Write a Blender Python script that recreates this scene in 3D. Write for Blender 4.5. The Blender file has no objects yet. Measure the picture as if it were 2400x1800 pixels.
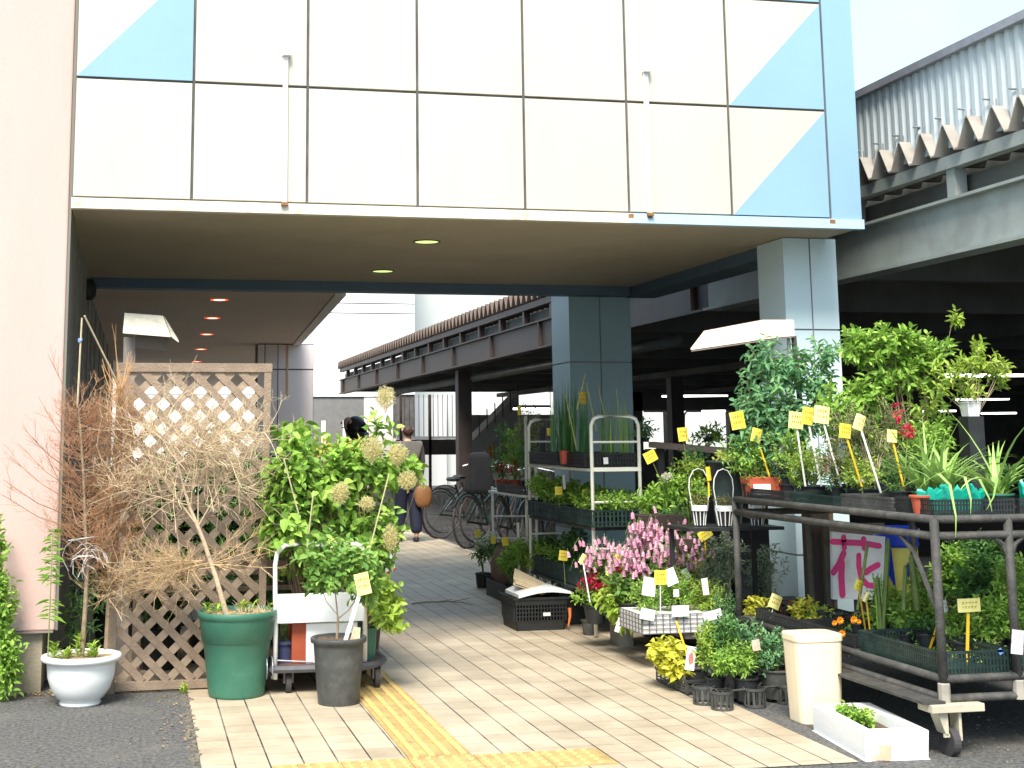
import bpy, math, random
import numpy as np
from mathutils import Vector, Matrix
C = bpy.context.scene
# ---------------- camera ----------------
F, CX, CY, AA, BB, CC, EYE = 3203.5, 990., 544., -0.2022, -0.1492, -0.0059, 1.42
def rotm(a, b, c):
    ca, sa = math.cos(a), math.sin(a); cb, sb = math.cos(b), math.sin(b); cc, sc = math.cos(c), math.sin(c)
    Ry = np.array([[ca,0,sa],[0,1,0],[-sa,0,ca]]); Rx = np.array([[1,0,0],[0,cb,-sb],[0,sb,cb]]); Rz = np.array([[cc,-sc,0],[sc,cc,0],[0,0,1]])
    return Rz @ Rx @ Ry
M = rotm(AA, BB, CC)
cam_d = bpy.data.cameras.new('camera'); cam = bpy.data.objects.new('camera', cam_d); C.collection.objects.link(cam)
def w_(v): return Vector((v[0], v[2], -v[1]))      # (right, down, forward) -> world
cxr, cyd, czf = w_(M[0]), w_(M[1]), w_(M[2])
cam.matrix_world = Matrix(((cxr[0], -cyd[0], -czf[0], 0), (cxr[1], -cyd[1], -czf[1], 0), (cxr[2], -cyd[2], -czf[2], EYE), (0,0,0,1)))
cam_d.sensor_width = 36; cam_d.lens = F/2400*36
cam_d.shift_x = (1200-CX)/2400; cam_d.shift_y = (CY-900)/2400
cam_d.clip_end = 500; C.camera = cam
C.render.resolution_x = 1024; C.render.resolution_y = 768
# ---------------- sky, sun, exposure ----------------
W = bpy.data.worlds.new('World'); C.world = W; W.use_nodes = True
nt = W.node_tree; bg = nt.nodes['Background']; sky = nt.nodes.new('ShaderNodeTexSky')
sky.sky_type = 'NISHITA'; sky.sun_disc = False
SUN_EL, SUN_AZ = math.radians(52), math.radians(200)     # azimuth clockwise from +Y
sky.sun_elevation = SUN_EL; sky.sun_rotation = SUN_AZ; sky.dust_density = 6; sky.air_density = 1.0; sky.ozone_density = 1.0
# thin cloud veil: a real sky mixed towards white by soft noise
tc = nt.nodes.new('ShaderNodeTexCoord'); nz = nt.nodes.new('ShaderNodeTexNoise'); nz.inputs['Scale'].default_value = 2.5; nz.inputs['Detail'].default_value = 5
rp = nt.nodes.new('ShaderNodeValToRGB'); rp.color_ramp.elements[0].position = .35; rp.color_ramp.elements[0].color = (.45,.45,.45,1); rp.color_ramp.elements[1].position = .6; rp.color_ramp.elements[1].color = (.97,.97,.97,1)
mx = nt.nodes.new('ShaderNodeMixRGB'); mx.inputs[2].default_value = (3.1,4.3,5.5,1)
nt.links.new(tc.outputs['Generated'], nz.inputs['Vector']); nt.links.new(nz.outputs['Fac'], rp.inputs[0]); nt.links.new(rp.outputs[0], mx.inputs[0])
nt.links.new(sky.outputs[0], mx.inputs[1]); nt.links.new(mx.outputs[0], bg.inputs[0]); bg.inputs[1].default_value = 0.10
sd = bpy.data.lights.new('sun', 'SUN'); sd.energy = 2.0; sd.angle = math.radians(22); sd.color = (1,.95,.86)
so = bpy.data.objects.new('sun', sd); C.collection.objects.link(so)
sdir = Vector((math.sin(SUN_AZ)*math.cos(SUN_EL), math.cos(SUN_AZ)*math.cos(SUN_EL), math.sin(SUN_EL)))
so.rotation_euler = sdir.to_track_quat('Z', 'Y').to_euler(); so.location = (0,-5,12)
C.view_settings.view_transform = 'Standard'; C.view_settings.look = 'None'; C.view_settings.exposure = 1.74; C.view_settings.gamma = 1
C.render.engine = 'CYCLES'
try: C.cycles.max_bounces = 8; C.cycles.transparent_max_bounces = 8; C.cycles.diffuse_bounces = 5
except Exception: pass
# ---------------- pixel -> world helpers (photo pixels, 2400 x 1800) ----------------
def ray(x, y):
    v = M.T @ np.array([(x-CX)/F, (y-CY)/F, 1.]); return Vector((v[0], v[2], -v[1]))
def PY(x, y, Y): r = ray(x, y); r *= Y/r[1]; return Vector((r[0], r[1], r[2]+EYE))
def PX(x, y, X): r = ray(x, y); r *= X/r[0]; return Vector((r[0], r[1], r[2]+EYE))
def PZ(x, y, Z=0.): r = ray(x, y); r *= (Z-EYE)/r[2]; return Vector((r[0], r[1], r[2]+EYE))
R = random.Random(7)
def U(a, b): return R.uniform(a, b)
# ---------------- materials ----------------
MC = {}
def mat(name, col, rough=.6, var=.12, scale=6, bump=0., bscale=60, metal=0., spec=.4, trans=0., emit=None, es=1., isl=None, dirt=None, dscale=2.5, damt=.5, stretch=None):
    if name in MC: return MC[name]
    m = bpy.data.materials.new(name); m.use_nodes = True; t = m.node_tree; N = t.nodes; L = t.links
    b = N['Principled BSDF']; b.inputs['Roughness'].default_value = rough; b.inputs['Metallic'].default_value = metal
    b.inputs['Specular IOR Level'].default_value = spec
    g = N.new('ShaderNodeNewGeometry')
    src = g.outputs['Position']
    if stretch:
        mp = N.new('ShaderNodeMapping'); mp.inputs['Scale'].default_value = stretch; L.new(src, mp.inputs[0]); src = mp.outputs[0]
    c = tuple(col)+(1,)
    n1 = N.new('ShaderNodeTexNoise'); n1.inputs['Scale'].default_value = scale; n1.inputs['Detail'].default_value = 6; n1.inputs['Roughness'].default_value = .62; L.new(src, n1.inputs['Vector'])
    r1 = N.new('ShaderNodeValToRGB'); e = r1.color_ramp.elements
    e[0].position = .3; e[1].position = .7
    e[0].color = tuple(x*(1-var) for x in col)+(1,); e[1].color = tuple(min(1, x*(1+var)) for x in col)+(1,)
    L.new(n1.outputs['Fac'], r1.inputs[0]); out = r1.outputs[0]
    if isl:
        r2 = N.new('ShaderNodeValToRGB'); els = r2.color_ramp.elements; els[0].color = tuple(isl[0])+(1,); els[1].color = tuple(isl[-1])+(1,)
        for k, cc_ in enumerate(isl[1:-1]):
            q = els.new((k+1)/(len(isl)-1)); q.color = tuple(cc_)+(1,)
        L.new(g.outputs['Random Per Island'], r2.inputs[0])
        x = N.new('ShaderNodeMixRGB'); x.blend_type = 'MIX'; x.inputs[0].default_value = .8; L.new(out, x.inputs[1]); L.new(r2.outputs[0], x.inputs[2]); out = x.outputs[0]
    if dirt:
        n2 = N.new('ShaderNodeTexNoise'); n2.inputs['Scale'].default_value = dscale; n2.inputs['Detail'].default_value = 8; n2.inputs['Roughness'].default_value = .7; L.new(src, n2.inputs['Vector'])
        r3 = N.new('ShaderNodeValToRGB'); r3.color_ramp.elements[0].position = .5; r3.color_ramp.elements[1].position = .75; r3.color_ramp.elements[0].color = (0,0,0,1); r3.color_ramp.elements[1].color = (damt,damt,damt,1)
        L.new(n2.outputs['Fac'], r3.inputs[0]); x = N.new('ShaderNodeMixRGB'); L.new(r3.outputs[0], x.inputs[0]); L.new(out, x.inputs[1]); x.inputs[2].default_value = tuple(dirt)+(1,); out = x.outputs[0]
    L.new(out, b.inputs['Base Color'])
    if bump:
        n3 = N.new('ShaderNodeTexNoise'); n3.inputs['Scale'].default_value = bscale; n3.inputs['Detail'].default_value = 4; L.new(src, n3.inputs['Vector'])
        bp = N.new('ShaderNodeBump'); bp.inputs['Strength'].default_value = bump; bp.inputs['Distance'].default_value = .01; L.new(n3.outputs['Fac'], bp.inputs['Height']); L.new(bp.outputs[0], b.inputs['Normal'])
    if trans:
        tr = N.new('ShaderNodeBsdfTranslucent'); L.new(out, tr.inputs[0]); ms = N.new('ShaderNodeMixShader'); ms.inputs[0].default_value = trans
        L.new(b.outputs[0], ms.inputs[1]); L.new(tr.outputs[0], ms.inputs[2]); L.new(ms.outputs[0], N['Material Output'].inputs[0])
    if emit:
        b.inputs['Emission Color'].default_value = tuple(emit)+(1,); b.inputs['Emission Strength'].default_value = es
    MC[name] = m; return m
# ---------------- mesh builder ----------------
class MB:
    def __init__(s): s.v = []; s.f = []; s.mi = []
    def add(s, vs, fs, m=0):
        o = len(s.v); s.v += [tuple(x) for x in vs]; s.f += [tuple(i+o for i in f) for f in fs]; s.mi += [m]*len(fs); return s
    def box(s, a, b, m=0, rz=0, piv=None, top=None):
        (x0,y0,z0),(x1,y1,z1) = a, b
        vs = [(x0,y0,z0),(x1,y0,z0),(x1,y1,z0),(x0,y1,z0),(x0,y0,z1),(x1,y0,z1),(x1,y1,z1),(x0,y1,z1)]
        if top is not None:
            mx_, my_ = (x0+x1)/2, (y0+y1)/2
            vs[:4] = [(mx_+(x-mx_)*top, my_+(y-my_)*top, z) for x, y, z in vs[:4]]
        if rz:
            p = piv or ((x0+x1)/2, (y0+y1)/2); c, q = math.cos(rz), math.sin(rz)
            vs = [(p[0]+(x-p[0])*c-(y-p[1])*q, p[1]+(x-p[0])*q+(y-p[1])*c, z) for x, y, z in vs]
        return s.add(vs, [(0,3,2,1),(4,5,6,7),(0,1,5,4),(1,2,6,5),(2,3,7,6),(3,0,4,7)], m)
    def hexa(s, vs, m=0): return s.add(vs, [(0,3,2,1),(4,5,6,7),(0,1,5,4),(1,2,6,5),(2,3,7,6),(3,0,4,7)], m)
    def quad(s, vs, m=0): return s.add(vs, [tuple(range(len(vs)))], m)
    def tube(s, pts, r, n=6, m=0, cap=True):
        pts = [Vector(p) for p in pts]; k = len(pts); rr = r if isinstance(r, (list, tuple)) else [r]*k
        rings = []; up = None
        for i, p in enumerate(pts):
            d = (pts[min(i+1,k-1)]-pts[max(i-1,0)])
            if d.length < 1e-9: d = Vector((0,0,1))
            d.normalize()
            if up is None: up = Vector((0,0,1)) if abs(d.z) < .9 else Vector((1,0,0))
            a = d.cross(up)
            if a.length < 1e-5: a = d.cross(Vector((0,1,0.1)))
            a.normalize(); b = d.cross(a).normalized(); up = b.cross(d) if False else up
            rings.append([p+(a*math.cos(2*math.pi*j/n)+b*math.sin(2*math.pi*j/n))*rr[i] for j in range(n)])
        vs = [v for q in rings for v in q]; fs = [(i*n+j, i*n+(j+1)%n, (i+1)*n+(j+1)%n, (i+1)*n+j) for i in range(k-1) for j in range(n)]
        if cap: fs += [tuple(range(n))[::-1], tuple((k-1)*n+j for j in range(n))]
        return s.add(vs, fs, m)
    def lathe(s, prof, c=(0,0,0), n=28, m=0, sx=1, sy=1, rz=0, wob=0):
        vs = []
        for r, z in prof:
            for j in range(n):
                t = 2*math.pi*j/n+rz; vs.append((c[0]+r*sx*math.cos(t)*(1+wob*math.sin(3*t)), c[1]+r*sy*math.sin(t), c[2]+z))
        k = len(prof)
        return s.add(vs, [(i*n+j, i*n+(j+1)%n, (i+1)*n+(j+1)%n, (i+1)*n+j) for i in range(k-1) for j in range(n)], m)
    def disc(s, c, r, n=20, m=0, nrm='z'):
        return s.add([(c[0]+r*math.cos(2*math.pi*j/n), c[1]+r*math.sin(2*math.pi*j/n), c[2]) for j in range(n)], [tuple(range(n))], m)
    def leaf(s, p, d, up, L, w, fold=.25, m=0, droop=.15):
        d = d.normalized(); a = d.cross(up)
        if a.length < 1e-4: a = d.cross(Vector((.3,.8,.1)))
        a.normalize(); n = a.cross(d)
        q1 = p+d*L*.32-n*droop*L*.1; q2 = p+d*L*.7-n*droop*L*.5; t = p+d*L-n*droop*L*1.1
        o = n*w*fold
        vs = [p, q1-a*w*.5+o, q2-a*w*.42+o, t, q2+a*w*.42+o, q1+a*w*.5+o]
        return s.add(vs, [(0,1,2,3),(0,3,4,5)], m)
    def blade(s, p, d, L, w, droop=.6, seg=4, m=0):
        d = d.normalized(); a = d.cross(Vector((0,0,1)))
        if a.length < 1e-3: a = Vector((1,0,0))
        a.normalize(); vs = []; q = p.copy(); dd = d.copy()
        for i in range(seg+1):
            ww = w*(1-(i/seg)**1.6)*.5+.0006; vs += [q-a*ww, q+a*ww]
            q = q+dd*L/seg; dd = (dd-Vector((0,0,droop/seg))).normalized()
        return s.add(vs, [(2*i,2*i+1,2*i+3,2*i+2) for i in range(seg)], m)
    def build(s, name, mats, parent=None, smooth=False, label=None, bevel=0):
        me = bpy.data.meshes.new(name); me.from_pydata(s.v, [], s.f); 
        for mm in (mats if isinstance(mats, (list, tuple)) else [mats]): me.materials.append(mm)
        if len(me.materials) > 1: me.polygons.foreach_set('material_index', s.mi)
        if smooth: me.polygons.foreach_set('use_smooth', [True]*len(me.polygons))
        me.update()
        o = bpy.data.objects.new(name, me); C.collection.objects.link(o)
        if parent: o.parent = parent; o.matrix_parent_inverse = Matrix.Translation(-Vector(parent_loc(parent)))
        if label: o['label'] = label
        if bevel:
            bm = o.modifiers.new('b', 'BEVEL'); bm.width = bevel; bm.segments = 2; bm.limit_method = 'ANGLE'
        return o
def parent_loc(p): return tuple(p.location) if p.type == 'EMPTY' else (0,0,0)
def thing(name, label, cat, loc=(0,0,0), group=None):
    o = bpy.data.objects.new(name, None); C.collection.objects.link(o); o.location = loc; o.empty_display_size = .05
    o['label'] = label; o['category'] = cat
    if group: o['group'] = group
    return o
def tag(o, label, cat, group=None):
    o['label'] = label; o['category'] = cat
    if group: o['group'] = group
    return o
def struct(o): o['kind'] = 'structure'; return o
def copytree(o, off, label=None, parent=None, rz=0, sc=None):
    c = o.copy(); C.collection.objects.link(c)
    if parent is None:
        c.location = Vector(o.location)+Vector(off); c['label'] = label or o['label']; c.rotation_euler = (0,0,rz)
        if sc: c.scale = (sc,sc,sc)
    else: c.parent = parent; c.matrix_parent_inverse = o.matrix_parent_inverse.copy()
    for ch in list(o.children): copytree(ch, off, None, c)
    return c
# ================= materials of the place =================
def floor_mat():
    m = bpy.data.materials.new('tiles'); m.use_nodes = True; t = m.node_tree; N = t.nodes; L = t.links; b = N['Principled BSDF']
    g = N.new('ShaderNodeNewGeometry'); sp = N.new('ShaderNodeSeparateXYZ'); L.new(g.outputs['Position'], sp.inputs[0])
    def mth(op, a, b_=None, c_=None):
        n = N.new('ShaderNodeMath'); n.operation = op
        for i, x in enumerate((a, b_, c_)):
            if x is None: continue
            if isinstance(x, (int, float)): n.inputs[i].default_value = x
            else: L.new(x, n.inputs[i])
        return n.outputs[0]
    def grout(v, off, size, wd):
        u = mth('DIVIDE', mth('SUBTRACT', v, off), size); fr = mth('FRACT', u); d = mth('ABSOLUTE', mth('SUBTRACT', fr, .5))
        return mth('GREATER_THAN', d, .5-wd/size/2), mth('FLOOR', u)
    gx, ix = grout(sp.outputs[0], .293, .15, .0075); gy, iy = grout(sp.outputs[1], .06, .165, .0045)
    cb = N.new('ShaderNodeCombineXYZ'); L.new(ix, cb.inputs[0]); L.new(iy, cb.inputs[1]); wn = N.new('ShaderNodeTexWhiteNoise'); wn.noise_dimensions = '2D'; L.new(cb.outputs[0], wn.inputs['Vector'])
    r = N.new('ShaderNodeValToRGB'); r.color_ramp.elements[0].color = (.47,.40,.295,1); r.color_ramp.elements[1].color = (.56,.48,.36,1); L.new(wn.outputs['Value'], r.inputs[0])
    n1 = N.new('ShaderNodeTexNoise'); n1.inputs['Scale'].default_value = 1.3; n1.inputs['Detail'].default_value = 9; n1.inputs['Roughness'].default_value = .72; L.new(g.outputs['Position'], n1.inputs['Vector'])
    r1 = N.new('ShaderNodeValToRGB'); r1.color_ramp.elements[0].position = .38; r1.color_ramp.elements[1].position = .68; r1.color_ramp.elements[0].color = (.68,.635,.585,1); r1.color_ramp.elements[1].color = (1.05,1.04,1.02,1); L.new(n1.outputs['Fac'], r1.inputs[0])
    x = N.new('ShaderNodeMixRGB'); x.blend_type = 'MULTIPLY'; x.inputs[0].default_value = 1; L.new(r.outputs[0], x.inputs[1]); L.new(r1.outputs[0], x.inputs[2])
    # dark broken grout
    n2 = N.new('ShaderNodeTexNoise'); n2.inputs['Scale'].default_value = 2.6; n2.inputs['Detail'].default_value = 5; L.new(g.outputs['Position'], n2.inputs['Vector'])
    r2 = N.new('ShaderNodeValToRGB'); r2.color_ramp.elements[0].position = .43; r2.color_ramp.elements[1].position = .60; r2.color_ramp.elements[0].color = (.03,.026,.02,1); r2.color_ramp.elements[1].color = (.19,.165,.125,1); L.new(n2.outputs['Fac'], r2.inputs[0])
    fy = mth('MULTIPLY', gy, .6); fc = mth('MAXIMUM', gx, fy)
    x2 = N.new('ShaderNodeMixRGB'); L.new(fc, x2.inputs[0]); L.new(x.outputs[0], x2.inputs[1]); L.new(r2.outputs[0], x2.inputs[2]); L.new(x2.outputs[0], b.inputs['Base Color'])
    rr = N.new('ShaderNodeMapRange'); L.new(n1.outputs['Fac'], rr.inputs[0]); rr.inputs[3].default_value = .45; rr.inputs[4].default_value = .75; L.new(rr.outputs[0], b.inputs['Roughness'])
    bp = N.new('ShaderNodeBump'); bp.inputs['Strength'].default_value = .5; bp.inputs['Distance'].default_value = .003; L.new(mth('SUBTRACT', 1, mth('MAXIMUM', gx, gy)), bp.inputs['Height']); L.new(bp.outputs[0], b.inputs['Normal'])
    return m
m_tile = floor_mat()
def asphalt_mat():
    m = mat('asphalt', (.105,.102,.096), .9, .75, 48, 1.0, 120, dirt=(.19,.175,.145), dscale=1.6, damt=.7); return m
m_asph = asphalt_mat()
m_tact = mat('tactile_yellow', (.62,.43,.15), .6, .10, 8, .2, 80, dirt=(.34,.24,.12), dscale=4, damt=.9)
m_pink = mat('pink_render', (.58,.40,.345), .75, .04, 1.2, .25, 90, dirt=(.50,.36,.29), dscale=1.3, damt=.4, stretch=(2.2,2.2,.45))
m_conc = mat('concrete', (.34,.29,.21), .9, .25, 5, .4, 60, dirt=(.14,.11,.07), dscale=2, damt=.7)
m_cream = mat('cream_panel', (.58,.53,.425), .45, .03, .9, dirt=(.44,.36,.26), dscale=1.1, damt=.22, stretch=(2.2,2.2,.5))
m_blue = mat('blue_panel', (.245,.395,.51), .45, .03, 1.2, dirt=(.30,.48,.6), dscale=1.3, damt=.3)
m_seal = mat('joint_sealant', (.10,.095,.09), .8, .4, 4)
m_trim = mat('white_trim', (.68,.64,.54), .5, .06, 3, dirt=(.28,.12,.04), dscale=9, damt=.75)
m_soff = mat('soffit_board', (.45,.39,.30), .85, .07, 1.5, .1, 30, dirt=(.24,.2,.15), dscale=1.2, damt=.4)
m_bdark = mat('dark_blue_beam', (.10,.15,.20), .6, .1, 3)
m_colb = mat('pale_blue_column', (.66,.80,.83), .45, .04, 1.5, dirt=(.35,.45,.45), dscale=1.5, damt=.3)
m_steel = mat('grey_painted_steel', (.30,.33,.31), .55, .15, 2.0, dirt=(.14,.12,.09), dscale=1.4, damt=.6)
m_brown = mat('brown_and_shaded_steel', (.045,.032,.026), .6, .2, 3, dirt=(.08,.05,.04), dscale=2, damt=.6)  # brown parts, and the far deck edge with its shade in the colour
m_deck = mat('folded_deck', (.37,.335,.295), .6, .12, 5, dirt=(.2,.15,.1), dscale=4, damt=.5)
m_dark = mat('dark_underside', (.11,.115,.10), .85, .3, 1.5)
m_corr = mat('corrugated_sheet', (.50,.56,.57), .45, .05, 2, dirt=(.36,.38,.36), dscale=2, damt=.4)
m_galv = mat('galvanised_cap', (.34,.34,.37), .4, .15, 14, metal=.4)
m_white = mat('white_paint', (.78,.76,.72), .4, .04, 4, dirt=(.45,.4,.34), dscale=5, damt=.3)
m_wallw = mat('white_cladding', (.80,.79,.77), .6, .03, .6)
m_rpink = mat('rose_cladding', (.90,.79,.75), .6, .05, 1, dirt=(.5,.36,.25), dscale=1.5, damt=.4)
m_rust = mat('rust', (.26,.13,.05), .9, .3, 30)
m_tube = mat('lamp_tube', (.9,.9,.9), emit=(1,.97,.92), es=2.2)
m_lampg = mat('lamp_pale_green', (.9,.9,.7), emit=(.72,.95,.28), es=.36)
m_lampo = mat('lamp_orange_glow', (.9,.7,.5), emit=(1,.80,.50), es=1.6)
m_lampr = mat('lamp_red_ring', (.75,.10,.03), .4, .05, emit=(1,.07,.01), es=.35)
m_black = mat('black_plastic', (.022,.024,.024), .5, .3, 12, spec=.4)
m_greyb = mat('weathered_black_plastic', (.055,.056,.052), .55, .35, 9, dirt=(.17,.165,.15), dscale=12, damt=.5)
# ================= ground =================
o = MB().quad([(-60,-20,0),(90,-20,0),(90,140,0),(-60,140,0)]).build('ground', m_asph); struct(o)
fl = MB().quad([(.293,5.76,.004),(3.12,5.76,.004),(3.15,8.2,.004),(.293,8.2,.004)])
fl.quad([(-.46,8.2,.004),(4.22,8.2,.004),(4.22,12.5,.004),(-.46,12.5,.004)]); fl.quad([(-.46,12.5,.004),(4.05,12.5,.004),(4.25,23,.004),(-.46,23,.004)])
struct(fl.build('tiled_pavement', m_tile))
struct(MB().quad([(4.26,9.5,.003),(27,9.5,.003),(27,36.2,.003),(4.26,36.2,.003)]).build('deck_shade_sheet', mat('shaded_asphalt', (.035,.03,.026), .8, .4, 2, dirt=(.06,.05,.04), dscale=1, damt=.7)))  # added dark sheet; shade under the deck is put into its colour
k = MB(); R.seed(3)
# kerb line of rubble between tile and asphalt
for i in range(150):
    x, y = .293+R.gauss(0,.012)-.015, U(6.0,8.15); s_ = U(.004,.012); k.box((x-s_,y-s_,0),(x+s_,y+s_,s_*.9), rz=U(0,3))
for i in range(200):
    x, y = U(-.9,.25), U(6,8.1); s_ = U(.002,.006); k.box((x-s_,y-s_,0),(x+s_,y+s_,s_), rz=U(0,3))
for i in range(130):
    x, y = U(3.15,4.4), U(5.3,6.6); s_ = U(.002,.006); k.box((x-s_,y-s_,0),(x+s_,y+s_,s_), rz=U(0,3))
o = k.build('grit', mat('grit', (.17,.15,.115), .9, .3, 20)); o['kind'] = 'stuff'; o['label'] = 'loose grit along the edge of the tiles'
# tactile paving: bars along Y, dots in the near strip
tp = MB(); m_tbase = 1; y = 6.25
while y < 11.9:
    tp.box((1.205,y+.003,.004),(1.495,min(y+.297,12),.010),1)
    for q in range(4): xx = 1.205+.036+q*.0725; tp.box((xx-.014,y+.014,.010),(xx+.014,y+.284,.0165))
    y += .30
x = .60
while x < 2.05:
    x1 = min(x+.297, 2.08); tp.box((x,5.953,.004),(x1,6.247,.010),1)
    for i in range(5):
        for j in range(5):
            cx_, cy_ = x+.03+i*.06, 5.983+j*.06
            if cx_ < x1-.02: tp.lathe([(.014,.010),(.012,.015),(.001,.0165)], (cx_,cy_,0), 8)
    x += .30
struct(tp.build('tactile_paving', [m_tact, mat('tactile_groove', (.42,.29,.11), .8, .25, 9, dirt=(.22,.15,.08), dscale=5, damt=.8)]))
# ================= pink building on the left =================
pw = thing('pink_building', 'pink rendered wall on a concrete base at the far left', 'building', (-4,8.3,0))
MB().box((-9,8.3,.345),(-.452,8.75,7)).build('wall', m_pink, pw, bevel=.01)
MB().box((-9,8.33,-.05),(-.52,8.75,.335)).build('foundation', m_conc, pw)
MB().box((-9,8.285,.335),(-.46,8.33,.344)).build('drip_edge', mat('drip', (.25,.2,.17)), pw)
# corner strip between pink wall and canopy
MB().box((-.4515,8.312,.345),(-.4365,8.8,7)).build('corner_strip', mat('corner_strip', (.20,.19,.15), .6, .06, 2), pw)
# ================= canopy building =================
cb_ = thing('canopy_building', 'canopy building clad in cream and blue panels over the passage', 'building', (2.1,10,0))
MB().box((-.435,8.28,2.80),(4.685,12.1,6.6)).build('wall', mat('backing', (.16,.15,.14), .8), cb_)
xs = [-.435,.269,.969,1.664,2.36,3.055,3.765,4.465]; zs = [2.845,3.58,4.33,5.08,5.83,6.58]; g_ = .0085
for j in range(5):
    for i in range(7):
        x0, x1, z0, z1 = xs[i]+g_, xs[i+1]-g_, zs[j]+g_, zs[j+1]-g_
        tri = (i == 0 and j >= 1) or (i == 6)
        b = MB()
        if tri:
            for pts, mi in (([(x0,z0),(x1,z1),(x0,z1)],0),([(x0,z0),(x1,z0),(x1,z1)],1)):
                n = 3; vs = [(p[0],8.25,p[1]) for p in pts]+[(p[0],8.28,p[1]) for p in pts]
                b.add(vs, [(0,1,2),(3,5,4),(0,3,4,1),(1,4,5,2),(2,5,3,0)], mi)
            b.build('cladding_panel', [m_cream, m_blue], cb_, label='cream panel with a blue lower triangle')
        else: b.box((x0,8.25,z0),(x1,8.28,z1)).build('cladding_panel', m_cream, cb_, bevel=.003)
MB().box((4.465+.008,8.25,2.845),(4.69,8.28,6.6)).build('corner_panel', m_blue, cb_, label='narrow blue corner panel')
js = MB()
for x in xs[1:]: js.box((x-g_-.001,8.262,2.85),(x+g_+.001,8.279,6.5))
for z in zs[1:5]: js.box((-.43,8.264,z-g_-.001),(4.46,8.2785,z+g_+.001))
js.build('joint', m_seal, cb_)
MB().box((-.435,8.238,2.778),(3.06,8.30,2.842)).build('trim', m_trim, cb_)
MB().box((3.0605,8.238,2.778),(4.70,8.30,2.842)).build('trim', mat('blue_trim', (.42,.58,.68), .5, .05, 3, dirt=(.5,.4,.25), dscale=8, damt=.5), cb_, label='pale blue trim')
for x, w in ((3.06,.018),(4.47,.02),(3.19,.014)): MB().box((x-w,8.2365,2.81),(x+w,8.2379,2.836)).build('rust_stain', m_rust, cb_)
MB().box((-.435,8.301,2.79),(4.42,11.93,2.799)).build('soffit', m_soff, cb_); MB().box((-.62,8.751,2.789),(-.4351,12.1,2.83)).build('soffit', m_soff, cb_)
MB().box((-.435,11.93,2.705),(4.40,12.1,2.7985)).build('beam', m_bdark, cb_)
MB().box((4.42,9.17,2.70),(4.70,12.09,2.7985)).build('beam', m_bdark, cb_); MB().box((4.421,8.301,2.79),(4.69,9.169,2.7985)).build('soffit', m_soff, cb_)
def column(x0, y0, x1, y1, z1, joints, m, grv):
    b = MB(); e = .006; xm = (x0+x1)/2; zz = [0]+joints+[z1]
    b.box((x0+.01,y0+.01,0),(x1-.01,y1-.01,z1), 1)
    for a, c in zip(zz, zz[1:]):
        for u, v in ((x0,xm-e),(xm+e,x1)): b.box((u,y0,a+e),(v,y0+.009,c-e))
        b.box((x0,y0+.0095,a+e),(x0+.0095,y1,c-e)); b.box((x1-.0095,y0+.0095,a+e),(x1,y1,c-e))
    return b.build('column', [m, grv], cb_)
m_grv = mat('column_joint', (.27,.25,.23), .8)
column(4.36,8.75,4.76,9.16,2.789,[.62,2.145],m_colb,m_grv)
column(3.86,12.1,4.46,12.65,2.80,[.6,2.10],mat('shaded_teal_column', (.30,.42,.43), .45, .06, 1.5, dirt=(.3,.25,.2), dscale=1.2, damt=.4),m_grv)  # darker copy of the pale blue column; shade put into the colour
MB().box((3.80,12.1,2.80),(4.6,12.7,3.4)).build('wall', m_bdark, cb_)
# left passage wall under the canopy
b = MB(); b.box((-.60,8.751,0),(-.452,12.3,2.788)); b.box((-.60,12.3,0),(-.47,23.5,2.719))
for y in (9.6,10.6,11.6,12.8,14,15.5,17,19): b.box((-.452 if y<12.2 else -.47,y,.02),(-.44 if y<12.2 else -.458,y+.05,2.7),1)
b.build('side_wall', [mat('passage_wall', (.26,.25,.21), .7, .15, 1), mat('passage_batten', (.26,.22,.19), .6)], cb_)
# vertical white conduit straps on the facade
for x, zt in ((.828,3.775),(3.187,3.785)):
    b = thing('conduit_strap', 'white strip with bracket on the facade, '+('near the left blue triangle' if x < 2 else 'near the right blue triangles'), 'conduit', (x,8.24,2.83), 'white strips on the cream facade')
    MB().box((x-.016,8.224,2.84),(x+.016,8.2495,zt-.01)).build('strip', m_white, b, bevel=.004)
    MB().box((x-.022,8.196,zt-.01),(x+.030,8.249,zt+.035)).build('bracket', m_white, b, bevel=.004)
    MB().box((x-.020,8.212,2.825),(x+.022,8.2495,2.845)).build('end_cap', m_rust, b)
# downlights
def downlight(p, r, me, mr, lab, g):
    t = thing('downlight', lab, 'ceiling light', p, g)
    MB().lathe([(r*(.72 if mr is m_lampr else .88),.0),(r*(.72 if mr is m_lampr else .88),-.006),(r,-.006),(r,.001)], p, 28).build('ring', mr, t, smooth=False)
    MB().disc((p[0],p[1],p[2]-.002), r*.86, 28).build('diffuser', me, t)
m_ringd = mat('dark_ring', (.06,.08,.03), .5)
for (x, y), s_ in (((1000,566),'nearer'),((897,635),'farther')):
    q = PZ(x, y, 2.79); downlight((q.x,q.y,2.7895), .098, m_lampg, m_ringd, s_+' of two round pale green lights in the grey soffit', 'pale green soffit lights')
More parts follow.
